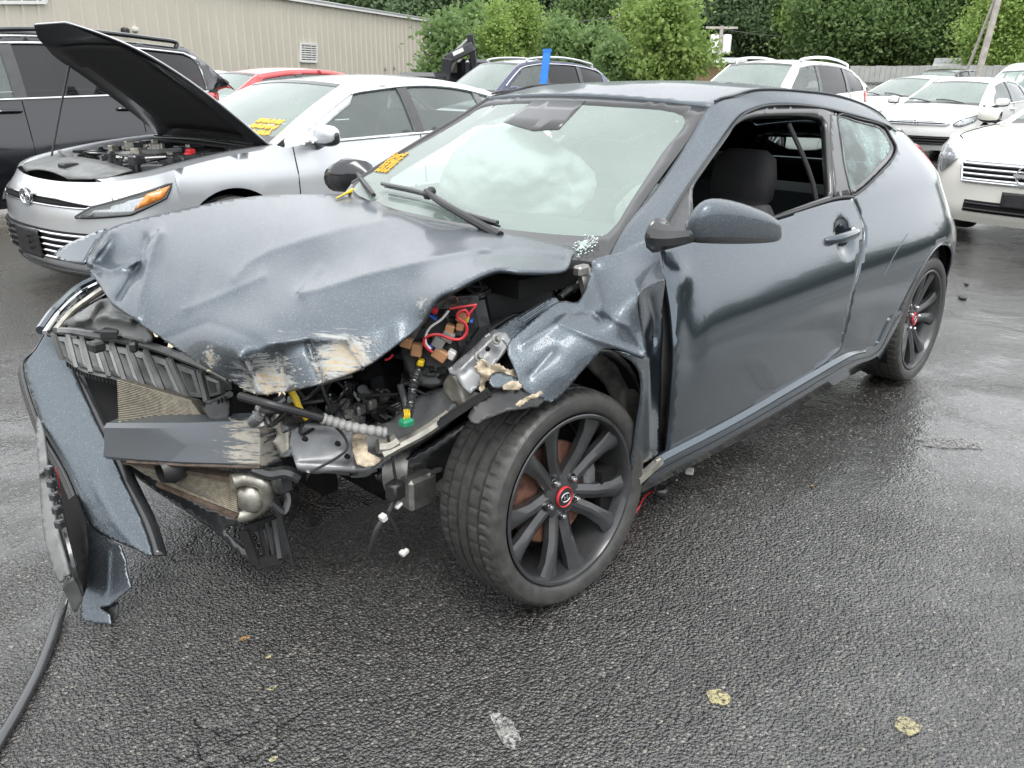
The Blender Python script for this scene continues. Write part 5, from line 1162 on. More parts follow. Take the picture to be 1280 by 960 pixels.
psheet('bare_plastic_patch', [(124,760),(137,757),(147,752),(147,768),(139,781),(136,770)], [cx(124,760,-.006),cx(147,752,-.008),cx(139,781,-.008)], 0, M['plastic'], bump_, sp=5, thick=.004)
lip = psheet('bumper_lip', [(46,520),(54,540),(59,583),(62,605),(68,645),(76,682),(85,716),(80,720),(73,728),(62,700),(54,665),(50,620),(49,590),(46,560)], [(46,520,.86),(60,585,.93),(85,716,1.03),(73,728,1.05),(50,600,.96)], 0, M['grey_plastic'], bump_, sp=4, thick=.008, creases=[([(50,592),(60,585)], .02, 3)])
psheet('bumper_lip', [(79,734),(91,724),(102,748),(101,755),(93,766),(86,752)], [(79,734,1.04),(91,724,1.02),(93,766,1.02)], 0, M['grey_plastic'], bump_, sp=4, thick=.008)
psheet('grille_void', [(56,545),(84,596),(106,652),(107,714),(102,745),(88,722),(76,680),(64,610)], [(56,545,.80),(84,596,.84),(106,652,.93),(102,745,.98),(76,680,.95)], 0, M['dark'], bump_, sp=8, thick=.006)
mb = MB()
for t in np.linspace(0, 1, 5):
    p = P(62, 588, x=.955)*(1-t)+P(75, 655, x=1.0)*t; mb.box(p, (.022, .022, .024), Matrix.Rotation(.4, 3, 'Z'), bev=.004)
mb.tube([P(65,585,x=.94), P(76,640,x=.975), P(90,700,x=1.0), P(101,745,x=1.0)], .008, 6)
mb.build('grille_clip', M['plastic_wet'], bump_)
mb = MB(); mb.tube([P(69,585,x=.93), P(73,610,x=.945), P(78,645,x=.965)], .004, 6); mb.box(P(78,656,x=.98), (.015, .012, .018), bev=.003); mb.build('red_reflector', M['red_lens'], bump_, smooth=True)
# ------------------------------------------------------------------ right front corner (far side)
psheet('fender', [(67,318),(90,302),(134,285),(128,295),(112,315),(106,328),(100,330),(85,327)], [(67,318,-.92),(90,302,-.86),(134,285,-.74),(106,328,-.70),(85,327,-.80)], 1, M['paint'], HERO, sp=4, thick=.006)['label'] = 'far front fender bent out past the hood corner'
fr = np.array([(.50,-.86,.70),(.30,-.89,.78),(.0,-.88,.86),(-.35,-.86,.90),(-.42,-.87,.50),(-.40,-.86,.25),(.42,-.86,.25)])
mb = MB(); 
fo_ = np.array([(-.42,.22),(-.42,.93),(.0,.90),(.35,.80),(.52,.68),(.55,.45),(.40,.45)]); ar = np.array([(-.02+.38*math.cos(t), .33+.38*math.sin(t)) for t in np.radians(np.linspace(18, 190, 24))])
V2, F = sheet2d(np.concatenate([fo_, ar]), .05); MO('fender', np.column_stack([V2[:, 0], -(S(V2[:, 0], np.minimum(V2[:, 1], .84))-.03), V2[:, 1]]), F, M['paint'], HERO, thick=.01, face=(0, -9, 1))
housing(-.02, .33, .39, -.84, -.45, HERO, a0=-10, a1=190)
# far mirror
m2 = []
for u, v, y, r in ((462,222,-.88,.03),(452,220,-.90,.07),(435,219,-.96,.078),(422,222,-1.01,.065),(416,226,-1.03,.03)):
    m2.append((P(u, v, y=y), r))
V = []; seg = 16
for c, r in m2:
    for k in range(seg):
        t = 2*PI*k/seg; V.append(c+np.array([.9*r*math.cos(t), -.3*r*math.cos(t), r*math.sin(t)*.95]))
F = [(i*seg+k, i*seg+(k+1) % seg, (i+1)*seg+(k+1) % seg, (i+1)*seg+k) for i in range(len(m2)-1) for k in range(seg)]+[tuple(range(seg)), tuple((len(m2)-1)*seg+k for k in range(seg))]
MO('wing_mirror', V, F, [M['black_paint'], M['plastic_wet']], HERO, fm=[0 if (k % 16) < 9 else 1 for i in range(len(m2)-1) for k in range(seg)]+[1, 1], face=None)
# ------------------------------------------------------------------ structure under the skin
mb = MB()
mb.box((-1.80, 0, .235), (2.7, 1.50, .05)); mb.box((-.47, 0, .62), (.06, 1.40, .60)); mb.box((-3.15, 0, .45), (.3, 1.2, .4)); mb.box((-1.2, .80, .27), (2.0, .06, .14)); mb.box((-1.2, -.80, .27), (2.0, .06, .14))
mb.build('floor_pan', M['dark'], HERO, auto=None)
mb = MB()
mb.box((-.20, 0, .88), (.34, 1.30, .05)); mb.box((-.05, -.08, .42), (.56, .84, .46), bev=.05); mb.box((.20, -.28, .60), (.4, .5, .26), bev=.05); mb.box((-.02, .12, .68), (.36, .34, .16), bev=.04); mb.box((.34,-.18,.46), (.05,.86,.40)); mb.box((.05,-.60,.55),(.9,.1,.5))
mb.build('engine_block', M['dark'], HERO)
mb = MB()
for _ in range(44):
    u, v = random.uniform(315, 520), random.uniform(465, 535)
    if v < 500-(u-320)*.12: continue
    mb.box(P(u, v, y=random.uniform(.16, .34)), tuple(random.uniform(.02, .07) for _ in range(3)), Matrix.Rotation(random.random()*3, 3, (random.random(), random.random(), 1)), bev=.006)
for _ in range(26):
    u, v = random.uniform(380, 545), random.uniform(492, 535); p = uvy([(u, v, .36), (u+random.uniform(-30, 30), v+random.uniform(-22, 22), .40), (u+random.uniform(-45, 45), v+random.uniform(-8, 20), .36)]); mb.tube(p, random.uniform(.003, .008), 6, 4)
cl = mb.build('engine_clutter', M['plastic_wet'], HERO); cl['kind'] = 'stuff'
for nm_, mt_, cnt, sd_ in (('engine_fitting', 'steel', 16, 3), ('engine_fitting', 'rail', 18, 5), ('engine_hose', 'plastic', 16, 7), ('engine_fitting', 'alum', 9, 9)):
    rg = random.Random(sd_); mb = MB()
    for _ in range(cnt):
        u, v = rg.uniform(320, 520), rg.uniform(470, 532)
        if v < 506-(u-320)*.12: continue
        if 'hose' in nm_: mb.tube(uvy([(u, v, .40), (u+rg.uniform(-25, 25), v+rg.uniform(-18, 18), .43), (u+rg.uniform(-50, 50), v+rg.uniform(-16, 20), .40)]), rg.uniform(.004, .011), 7, 5)
        elif rg.random() < .5: mb.lathe([(0,.02),(.012,.02),(.016,.012),(.016,-.02)], P(u, v, y=.39), 10, Matrix.Rotation(rg.random()*3, 4, 'X'))
        else: mb.box(P(u, v, y=.38), tuple(rg.uniform(.012, .045) for _ in range(3)), Matrix.Rotation(rg.random()*3, 3, (rg.random(), rg.random(), 1)), bev=.003)
    mb.build(nm_, M[mt_], HERO, smooth=True)['kind'] = 'stuff'
rg = random.Random(12); mb = MB()
for _ in range(30):
    u = rg.uniform(590, 715); v = 352+rg.uniform(-8, 16)-(u-590)*.05; mb.box(P(u, v, y=.50+(u-590)*.001), tuple(rg.uniform(.01, .05) for _ in range(3)), Matrix.Rotation(rg.random()*3, 3, (0, rg.random(), 1)), bev=.003)
for _ in range(12):
    u = rg.uniform(560, 690); v = 362-(u-560)*.1; mb.tube(uvy([(u, v, .50), (u+rg.uniform(10, 30), v+rg.uniform(-8, 12), .53), (u+rg.uniform(25, 55), v+rg.uniform(-8, 12), .55)]), rg.uniform(.003, .008), 6, 4)
mb.build('bay_hardware', M['plastic_wet'], HERO)['kind'] = 'stuff'
mb = MB()
for L in ([(330,520,.38),(380,500,.36),(410,478,.40),(440,470,.42)], [(400,470,.40),(405,490,.41),(415,515,.42)], [(447,495,.43),(470,494,.43),(497,493,.44)], [(520,487,.47),(545,500,.52),(570,512,.58)], [(426,512,.43),(436,500,.42)]):
    mb.tube(uvy(L), .0055, 6)
mb.build('engine_wiring', M['plastic'], HERO, smooth=True)
mb = MB()
for u, v in ((436,516),(448,512),(462,505),(440,523)): mb.box(P(u, v, y=.42), (.03, .035, .03), Matrix.Rotation(u, 3, 'Z'), bev=.006)
mb.build('engine_bracket', M['steel'], HERO)
# battery tray / inner apron, cowl shapes in the gap beside the hood
psheet('inner_apron', [(548,372),(600,350),(650,340),(700,342),(722,360),(700,372),(640,395),(605,420),(570,455),(540,470),(500,480),(520,430)], [(548,372,.34),(650,340,.46),(722,360,.60),(605,420,.58),(540,470,.52),(500,480,.46)], 1, M['plastic'], HERO, sp=8, thick=.01)
mb = MB(); mb.bar(P(604,382,y=.52), P(690,362,y=.62), .05, .09, bev=.01); mb.bar(P(610,372,y=.50), P(688,352,y=.58), .02, .02); mb.build('inner_rail', M['plastic'], HERO)
mb = MB()
for k in range(3): mb.tube(uvy([(688,345,.60),(700,352+k*4,.62),(716,356+k*4,.64),(728,348+k*4,.66)]), .007, 6)
mb.tube(uvy([(700,372,.66),(712,362,.66),(728,357,.67)]), .010, 6); mb.build('cowl_drain', M['plastic_wet'], HERO, smooth=True)
mb = MB(); mb.bar(P(726,335,y=.68), P(733,368,y=.71), .02, .02); mb.bar(P(734,335,y=.70), P(738,360,y=.715), .012, .02); mb.box(P(727,338,y=.69), (.05, .03, .03), bev=.006); mb.build('hood_hinge', M['steel'], HERO)
# open fuse box with relays and loose wires
FB = bpy.data.objects.new('fuse_box', None); COL.objects.link(FB); FB.parent = HERO
def FP(u, v, d=0): 
    q = (u-500)/110.; return P(u, v, y=.47+.13*q+d)
psheet('box_body', [(500,430),(535,380),(560,366),(598,376),(606,410),(585,445),(560,478),(520,480)], [(500,430,.44),(535,380,.46),(598,376,.53),(606,410,.57),(560,478,.56)], 1, M['plastic'], FB, sp=6, thick=.05)
mb = MB(); 
for a, b in (((536,379),(598,375)),((598,375),(606,410)),((606,410),(560,478)),((536,379),(505,430))): mb.bar(FP(*a, .02), FP(*b, .02), .02, .03)
for _ in range(40):
    u, v = random.uniform(515, 595), random.uniform(385, 470); mb.box(FP(u, v, .01), tuple(random.uniform(.008, .028) for _ in range(3)), Matrix.Rotation(.6+random.uniform(-.2, .2), 3, 'Z'), bev=.002)
mb.build('fuse_rows', M['plastic_wet'], FB)
def blk(name, u, v, w, h, mat, ang=.5, d=.035): 
    mb = MB(); s = FPX/2.05; mb.box(FP(u, v, d), (w/s, .026, h/s), Matrix.Rotation(2.3, 3, 'Z') @ Matrix.Rotation(ang, 3, 'Y'), bev=.003); return mb.build(name, M[mat], FB)
for u, v, w, h, a in ((508,428,15,13,.3),(521,437,14,17,.15),(550,443,20,15,.6),(562,411,12,12,.3),(577,397,13,12,.5),(575,408,10,10,.2)): blk('relay', u, v, w, h, 'relay', a)
for u, v in ((548,428),(560,420)): blk('relay', u, v, 16, 14, 'hose', .5)
blk('white_connector', 564,443,11,12,'wire_white',.5); blk('yellow_connector', 526,453,9,8,'wire_yellow',.2); blk('yellow_connector', 584,399,5,8,'wire_yellow',.2); blk('blue_connector', 589,401,5,5,'wire_blue',.2); blk('blue_connector', 538,433,8,5,'wire_blue',.8); blk('blue_connector', 540,395,16,3,'wire_blue',.6); blk('red_connector', 541,387,14,7,'wire_red',.4)
for nm, mt, r, L in (('red_wire','wire_red',.0042,[(540,440),(530,430),(533,421),(548,418),(562,423),(575,424),(583,416),(582,405),(572,397),(574,390),(582,388),(586,396)]), ('red_wire','wire_red',.0035,[(562,386),(580,383),(596,381)]), ('red_wire','wire_red',.003,[(583,397),(590,388),(595,382)]), ('white_wire','wire_white',.0032,[(561,388),(552,399),(538,409),(532,420),(533,430),(538,436)]), ('red_wire','wire_red',.003,[(481,450),(487,448),(491,443)])):
    mb = MB(); mb.tube(np.array([FP(u, v, .055) for u, v in L]), r, 6, 5); mb.build(nm, M[mt], FB, smooth=True)
mb = MB()
for k in range(14): 
    a = random.random()*6; mb.tube([FP(565+7*math.cos(a+t), 376+6*math.sin(a+t), .04+random.uniform(-.01, .01)) for t in (0, .9, 1.8)], .0016, 4, 3)
mb.build('wire_bundle', M['rust'], FB)
# harness, green plug, plugs hanging under the rail
mb = MB(); hh = crom(uvy([(524,462,.56),(518,475,.565),(515,492,.57),(512,512,.58),(509,522,.58)]), 12); mb.tube(hh, .012+.002*np.sin(np.arange(len(hh))*1.9), 10, smooth=False); mb.tube(uvy([(500,480,.55),(505,498,.56),(508,512,.57)]), .009, 8); mb.build('harness', M['plastic_wet'], HERO, smooth=True)
mb = MB(); mb.box(P(508,528,y=.60), (.035, .03, .022), bev=.006); mb.build('green_plug', M['wire_green'], HERO)
mb = MB()
for k in range(4): mb.tube(uvy([(505+2*k,512,.585),(506+2*k,518,.60),(505+2*k,524,.60)]), .0018, 5)
mb.build('plug_wire', M['wire_yellow'], HERO, smooth=True)
mb = MB(); mb.tube(uvy([(485,545,.57),(490,570,.57),(493,590,.57),(496,604,.57)]), .004, 6); mb.box(P(494,613,y=.57), (.045, .04, .05), Matrix.Rotation(.2, 3, 'Z'), bev=.006); mb.tube(uvy([(494,622,.57),(486,640,.57),(472,660,.57),(462,690,.56)]), [.008,.007,.009,.006], 8); mb.tube(uvy([(483,640,.57),(492,656,.58),(502,678,.58),(505,686,.58)]), .006, 8)
hg = mb.build('hanging_cable', M['plastic'], HERO, smooth=True, auto=40)
for q_, s_, r_ in (((497,631,.575), (.022,.024,.010), .5), ((479,647,.575), (.018,.02,.020), .3), ((505,690,.585), (.024,.020,.014), .4)):
    mb = MB(); mb.box(P(q_[0], q_[1], y=q_[2]), s_, Matrix.Rotation(r_, 3, 'Y'), bev=.003); mb.build('cable_tape', M['tape'], hg)
mb = MB(); mb.tube(uvy([(318,588,.26),(333,606,.28),(346,632,.29),(354,660,.29),(361,685,.29),(366,706,.29)]), [.010,.011,.010,.008,.007,.006], 8); mb.tube(uvy([(312,590,.26),(325,600,.27),(340,618,.285)]), .006, 6); mb.build('hanging_cable', M['plastic_wet'], HERO, smooth=True)
mb = MB(); mb.tube(uvy([(318,585,.28),(340,592,.32),(360,590,.36),(375,597,.38)]), .018, 8); mb.box(P(352,600,y=.32), (.05, .05, .07), bev=.01); mb.tube(uvy([(345,600,.3),(360,620,.32),(355,640,.33),(340,630,.32)]), .010, 6); mb.build('lower_bracket', M['plastic_wet'], HERO, smooth=True, auto=40)
# lower suspension seen inside
mb = MB(); mb.lathe([(0,.03),(.05,.03),(.075,.02),(.085,0),(.085,-.05)], P(510,582,y=.42), 24, Matrix.Rotation(.6, 4, 'Z')); mb.build('engine_mount', M['steel'], HERO, smooth=True)
psheet('subframe', [(470,600),(505,575),(540,555),(585,530),(592,560),(560,590),(530,615),(500,605)], [(470,600,.40),(585,530,.58),(560,590,.5)], 1, M['plastic_wet'], HERO, sp=8, thick=.03, creases=[([(500,590),(580,545)], .02, 5)])
mb = MB(); mb.box(P(540,590,y=.5), (.05, .04, .012), Matrix.Rotation(.4, 3, 'X'), bev=.003); mb.box(P(520,610,y=.48), (.10, .08, .10), bev=.01); mb.bar((.0,.3,.22),(-.05,.68,.2),.06,.05); mb.build('control_arm', M['steel'], HERO)
# loose plug on a red lead under the sill
mb = MB(); mb.tube(np.array([P(u, v, z=z) for u, v, z in [(818,612,.02),(805,622,.02),(795,640,.012),(780,652,.012),(768,655,.012),(785,648,.015),(800,632,.03)]]), .0035, 6); lw = mb.build('red_lead', M['wire_red'], HERO, smooth=True)
mb = MB(); mb.lathe([(0,.02),(.022,.02),(.026,.012),(.026,-.015),(.02,-.02)], P(827,614,z=.03), 16, Matrix.Rotation(.4, 4, 'Z')); mb.tube(np.array([P(827,614,z=.03), P(835,606,z=.09), P(846,600,z=.15)]), .004, 6); mb.build('loose_plug', M['plastic_wet'], lw, smooth=True)
mb = MB(); mb.box(P(862,589,z=.02), (.045, .03, .012), Matrix.Rotation(.5, 3, 'Z'), bev=.003); mb.build('broken_clip', M['tape'], HERO)
mb = MB(); mb.box(P(822,576,y=.872), (.022, .012, .016), bev=.003); mb.box(P(800,590,y=.87), (.022, .012, .02), bev=.003); mb.bar(P(797,601,y=.872), P(826,575,y=.872), .02, .02); mb.build('skirt_clip', M['alum'], HERO)
# ------------------------------------------------------------------ cabin
def seat(x, y, lab=None):
    s = bpy.data.objects.new('front_seat', None); COL.objects.link(s); s.parent = HERO; s.location = (x, y, 0); s.scale = (1, .84, .92)
    def loft(name, secs, mat):
        V = []; n = 20
        for (cx, cz, w, d) in secs:
            for k in range(n):
                t = 2*PI*k/n; c, s2 = math.cos(t), math.sin(t); V.append((cx+d*np.sign(s2)*abs(s2)**.7, w*np.sign(c)*abs(c)**.5, cz))
        F = [(i*n+k, i*n+(k+1) % n, (i+1)*n+(k+1) % n, (i+1)*n+k) for i in range(len(secs)-1) for k in range(n)]+[tuple(range(n)), tuple((len(secs)-1)*n+k for k in range(n))]
        return MO(name, V, F, mat, s)
    loft('backrest', [(-.0,.42,.22,.07),(-.06,.60,.25,.08),(-.12,.78,.25,.075),(-.17,.93,.22,.06),(-.19,1.0,.16,.045),(-.195,1.03,.08,.02)], M['seat_grey'])
    loft('headrest', [(-.19,.98,.12,.04),(-.195,1.03,.16,.06),(-.20,1.12,.165,.065),(-.205,1.20,.15,.055),(-.21,1.235,.10,.03)], M['seat'])
    mb = MB(); mb.box((.22, 0, .40), (.52, .50, .16), bev=.06); mb.build('cushion', M['seat_grey'], s)
seat(-1.48, .37); seat(-1.48, -.37)
mb = MB(); mb.box((-2.35, 0, .52), (.5, 1.2, .2), bev=.06); mb.box((-2.62, 0, .70), (.16, 1.2, .42), Matrix.Rotation(-.3, 3, 'Y'), bev=.06); mb.box((-2.66, -.35, .96), (.1, .26, .14), bev=.04); mb.build('rear_bench', M['seat'], HERO)
mb = MB(); mb.box((-.72, 0, .80), (.42, 1.34, .24), bev=.08); mb.box((-.9, .0, .62), (.5, .22, .3), bev=.05); mb.build('dashboard', M['interior'], HERO)
sw = MB(); c = np.array([-.98, .37, .90]); Rr = Matrix.Rotation(-.45, 3, 'Y')
sw.tube([c+np.array(Rr @ Vector((0, .18*math.cos(a), .18*math.sin(a)))) for a in np.linspace(0, 2*PI, 24, endpoint=False)], .016, 8, smooth=False, closed=True); sw.bar(c+[.0,-.17,0], c+[0,.17,0], .03, .03); sw.bar(c, (-.75,.37,.82), .07, .07); sw.build('steering_wheel', M['plastic'], HERO, smooth=True, auto=40)
def blob(name, c, r, mat, nseed=0, parent=HERO):
    bm = bmesh.new(); bmesh.ops.create_icosphere(bm, subdivisions=5, radius=1)
    V = [np.array(v.co)*r*(1+.16*mnoise.noise(v.co*1.6+Vector((nseed, 0, 0)))-.10*abs(mnoise.noise(v.co*3.5+Vector((0, nseed, 0))))+.03*mnoise.noise(v.co*9)) + np.array(c) for v in bm.verts]; F = [[v.index for v in f.verts] for f in bm.faces]; bm.free()
    return MO(name, V, F, mat, parent)
blob('airbag', (-.95, -.26, 1.02), np.array([.25, .34, .20]), M['airbag'], 1)['label'] = 'deployed white airbag slumped behind the windshield'
blob('airbag', (-1.04, .37, .93), np.array([.11, .15, .13]), M['headliner'], 5)
mb = MB(); mb.box((-1.05, 0, 1.235), (.05, .25, .075), bev=.02); mb.bar((-1.05,0,1.25),(-1.03,0,1.31),.03,.03); mb.build('rear_view_mirror', M['plastic'], HERO)
# inner door trims, pillars and belts
V2, F = sheet2d(np.array([(-.45,.30),(-1.60,.30),(-1.72,.60),(-1.68,.93),(-.45,.91)]), .12)
it = MO('door_trim', np.column_stack([V2[:, 0], S(V2[:, 0], V2[:, 1])-.07, V2[:, 1]]), F, M['interior'], HERO, thick=.02); mirror(it)
V2, F = sheet2d(np.array([(-1.70,.30),(-3.1,.35),(-3.1,.9),(-2.7,.92),(-2.35,.99),(-1.72,.93)]), .12)
it = MO('rear_trim', np.column_stack([V2[:, 0], S(V2[:, 0], V2[:, 1])-.08, V2[:, 1]]), F, M['interior'], HERO, thick=.02); mirror(it)
mb = MB(); mb.tube(np.array([(-1.60, .58, 1.25), (-1.62, .72, .98), (-1.62, .76, .60)]), .009, 6); mb.build('seat_belt', M['seat'], HERO)
# rubber strip pulled off the bumper, trailing over the asphalt
mb = MB(); L = np.array([P(u, v, z=z) for u, v, z in [(84,742,.05),(76,765,.02),(66,795,.012),(48,840,.010),(24,885,.010),(0,925,.010),(-20,960,.010)]]); p = crom(L, 8); n = len(p); V = []
for i in range(n):
    t = p[min(i+1, n-1)]-p[max(i-1, 0)]; t /= np.linalg.norm(t); s = np.cross(t, [0, 0, 1]); w = .015
    V += [p[i]-s*w, p[i]-s*w*.6+[0, 0, .004], p[i]+s*w*.6+[0, 0, .004], p[i]+s*w]
F = [(i*4+k, i*4+k+1, (i+1)*4+k+1, (i+1)*4+k) for i in range(n-1) for k in range(3)]
st = MO('rubber_strip', V, F, M['plastic_wet'], None, thick=.006, face=(0, 0, 9)); tag(st, 'black rubber strip curving over the asphalt from the torn bumper', 'rubber strip')
# ================================================================== parked cars
def car(name, loc, hdg, label, cat='car', group=None, paint='white', fo=.95, wb=2.8, ro=1.05, W_=.91, R=.33, zc=.98, zn=.72, xc=-.5, roof=((-1.30,.60,1.37),(-1.85,.61,1.425),(-2.4,.60,1.40),(-2.9,.56,1.33)),
        xd=-3.4, zd=1.07, belt=(.95,1.02), suv=False, panes=((-.75,-1.72),(-1.80,-2.62),(-2.68,-3.0)), nose=((.15,-.10),(.30,-.02),(.50,0),(.66,-.02),(.8,-.12)), nexp=2.5, crown=.05, front=(), hood_open=None, glass_side='glass', chrome_belt=True, rails=False, hi_detail=True, bow=.14, cream=None, plate=None, spokes=10, cladding=None, tailcol='red_lens'):
    root = empty(name, (loc[0], loc[1], 0), hdg, label, cat, group)
    pm = M[paint]
    x0, x1 = .375, -wb-.375; zbot = .20; ns_z = np.array([a for a, _ in nose]); ns_x = np.array([fo+b for _, b in nose])
    def prof(z): return np.interp(z, [.15,.22,.35,.55,.72,.85,1.0,1.15], [.93,.965,.985,1.0,.995,.975,.94,.90])*W_
    def xn(z): return np.interp(z, ns_z, ns_x)
    def xt(z): return -wb-ro+np.interp(z, [.2,.45,.7,.95,1.15], [.10,.0,.03,.08,.16 if not suv else .10])
    def yS(x, z):
        x, z = np.broadcast_arrays(np.asarray(x, float), np.asarray(z, float)); y = prof(z)
        s = np.clip((x-x0)/(xn(z)-x0), 0, 1); y = y*(1-s**nexp)**(1/nexp); s = np.clip((x1-x)/(x1-xt(z)), 0, 1); return y*(1-s**2.6)**(1/2.6)
    zce = zc-crown*.6
    def zs(x):   # shoulder: hood edge, belt, deck edge
        x = np.asarray(x, float); xnn = fo-.05; s = np.clip((x-xc)/(xnn-xc), 0, 1); h = zn+(zce-zn)*(1-s**1.7)
        b = np.interp(-x, [-xc, -xd], [zce, belt[1]]); r = belt[1]+(zd-crown-belt[1])*np.clip((xd-x)/.3, 0, 1) if not suv else np.full(x.shape, belt[1])
        return np.where(x > xc, h, np.where(x > xd, b, r))
    # --- body sides
    def arch(cx, r): return [(cx+r*math.cos(t), R+r*math.sin(t)) for t in np.radians(np.linspace(-18, 198, 30))]
    ar = R+.055; xs = np.linspace(x1, x0, 46)
    top = [(x, float(zs(x))) for x in xs]
    o = top+[(x0, zbot+.06)]+[p for p in arch(0, ar) if p[0] < x0-.001 and p[1] > zbot]+[p for p in arch(-wb, ar) if p[0] > x1+.001 and p[1] > zbot]+[(x1, zbot+.06)]
    V2, F = sheet2d(np.array(o), .075)
    def swage(V): return -.012*np.exp(-((V[:, 1]-.42)/.10)**2)+.007*np.exp(-((V[:, 1]-.78)/.035)**2)
    for s in (1, -1):
        y = (yS(V2[:, 0], V2[:, 1])+swage(V2))*s; MO('body_side', np.column_stack([V2[:, 0], y, V2[:, 1]]), F, pm, root, face=(-1.4, 9*s, .5))
    # --- front and rear wraps
    def fmap(t, z, off=0., end=1):
        t, z = np.broadcast_arrays(np.asarray(t, float), np.asarray(z, float)); ph = t*PI/2; e = 2/nexp if end > 0 else 2/2.6; c, s_ = np.cos(ph), np.sin(ph)
        b, X = (x0, xn(z)) if end > 0 else (x1, xt(z)); x = b+(X-b)*np.abs(c)**e; y = prof(z)*np.sign(s_)*np.abs(s_)**e
        return np.stack([x+off*np.abs(c)**.7*end, y+off*np.sign(s_)*np.abs(s_)**.7, z], -1)
    def wrap(nm, end, zl):
        T = np.linspace(-1, 1, 57); K = 14; V = []
        for t in T:
            z = .7
            for _ in range(4): z = float(zs(fmap(t, z, 0, end)[0])) if end > 0 or not suv else belt[1]
            zz = zl+(z-zl)*np.linspace(0, 1, K); V += list(fmap(t, zz, 0, end))
        F = [(i*K+j, i*K+j+1, (i+1)*K+j+1, (i+1)*K+j) for i in range(56) for j in range(K-1)]
        return MO(nm, V, F, pm, root, face=(9*end, 0, .5))
    wrap('front_bumper', 1, zbot); wrap('rear_bumper', -1, zbot+.05)
    # --- hood and deck
    def lid(nm, xa, xb_, frac=1.0, inner=None, par=root):
        st = np.linspace(0, 1, 26)**.75; V = []; T = np.linspace(-1, 1, 17)
        for s in st:
            x = xa+(xb_-xa)*s*.9995; z = float(zs(x)); y = float(yS(x, z))*frac
            for t in T: V.append((x, y*t, z+crown*(1-(t*frac)**2)*(1-s**6)))
        F = [(i*17+j, i*17+j+1, (i+1)*17+j+1, (i+1)*17+j) for i in range(25) for j in range(16)]
        return V, F
    xtip = fo-.05
    for _ in range(5): xtip = float(xn(zs(xtip)))
    if not hood_open:
        V, F = lid('hood', xc+.02, xtip); MO('hood', V, F, pm, root, face=(0, 0, 9))
        mb = MB(); L = [np.array([x, float(yS(x, zs(x)))*.90, float(zs(x))+crown*.19+.001]) for x in np.linspace(xc+.1, xtip-.16, 10)]
        for s in (1, -1): mb.tube([p*[1, s, 1] for p in L], .005, 4, smooth=False)
        mb.build('hood_seam', M['dark'], root)
    else:
        V, F = lid('hood', xc+.02, xtip-.12, .86); hg = bpy.data.objects.new('hood', None); COL.objects.link(hg); hg.parent = root; hx, hz = xc+.03, zc-.02; hg.location = (hx, 0, hz); hg.rotation_euler = (0, -hood_open, 0)
        V = np.array(V)-[hx, 0, hz]; q_ = np.clip(V[:, 0]/V[:, 0].max(), 0, 1); V[:, 1] *= 1-.12*q_-.50*q_**5; V[:, 0] *= 1.14; MO('hood_skin', V, F, pm, hg, thick=.008, face=(0, 0, 9))
        Vi = V*[1, .99, 1]-[0, 0, .015]; a = Vi[:, 1]/np.abs(Vi[:, 1]).max(); lx = Vi[:, 0]/Vi[:, 0].max()
        Vi[:, 2] -= .022*np.exp(-((np.abs(a)-.80)/.10)**2)+.020*np.exp(-((lx-.90)/.06)**2); MO('hood_lining', Vi, F, M['underside'], hg, face=(0, 0, -9))
        mk = [f for f in F if .10 < V[f[0]][0] < .80*V[:, 0].max() and abs(V[f[0]][1]) < .50]; ui = sorted({i for f in mk for i in f}); mp = {i: n for n, i in enumerate(ui)}
        MO('insulation_pad', [V[i]-np.array([0, 0, .034]) for i in ui], [tuple(mp[i] for i in f) for f in mk], M['seat'], hg, thick=.01, face=(0, 0, -9))
        for s in (1, -1):   # fender tops left and right of the open bay
            st = np.linspace(xc, xtip-.10, 20); V = []
            for x in st:
                z = float(zs(x)); y = float(yS(x, z))
                for k, q in enumerate((1, .96, .90, .86, .855)): V.append((x, y*q*s, z+crown*(1-q*q)*1.0-(0 if k < 4 else .06)))
            F2 = [(i*5+j, i*5+j+1, (i+1)*5+j+1, (i+1)*5+j) for i in range(19) for j in range(4)]; MO('fender_top', V, F2, pm, root, face=(0, 0, 9))
        engine_bay(root, xc, xtip, zs, yS, crown)
    if not suv:
        xtt = -wb-ro+.05
        for _ in range(5): xtt = float(xt(zs(xtt)))
        V, F = lid('trunk', xd-.02, xtt); MO('trunk_lid', V, F, pm, root, face=(0, 0, 9))
    # --- greenhouse
    E = [(xc, W_*.845, zce+.01)]+[tuple(p) for p in roof]+[(xd, W_*.80, (zd-crown*.5) if not suv else belt[1]+.02)]
    E = np.array(E); nR = len(roof)
    A = np.linspace(0, 1, 9)[:, None]; segA = E[0]+(E[1]-E[0])*A; segA[:, 2] += .018*np.sin(A[:, 0]*PI); segR = crom(E[1:-1], 6); segC = E[-2]+(E[-1]-E[-2])*A; segC[:, 2] += .02*np.sin(A[:, 0]*PI)
    def ribbon(nm, seg, b0, b1, c0, c1, mats, tr=1.0, off=0., par=root, thick=0, rows=None):
        V = []; T = np.linspace(-1, 1, 17)*tr; n = len(seg)
        for i, (x, y, z) in enumerate(seg):
            f = i/(n-1); b = b0+(b1-b0)*f; c = c0+(c1-c0)*f
            for t in T: V.append((x+b*(1-t*t)+(off if b0 > 0 else -off if b0 < 0 else 0), y*t, z+c*(1-t*t)+off))
        F = [(i*17+j, i*17+j+1, (i+1)*17+j+1, (i+1)*17+j) for i in range(n-1) for j in range(16)]; return MO(nm, V, F, mats, par, face=(-1.5, 0, 20), thick=thick)
    ribbon('roof', segR, bow*.45, -bow*.5, .035, .035, pm, thick=.03)
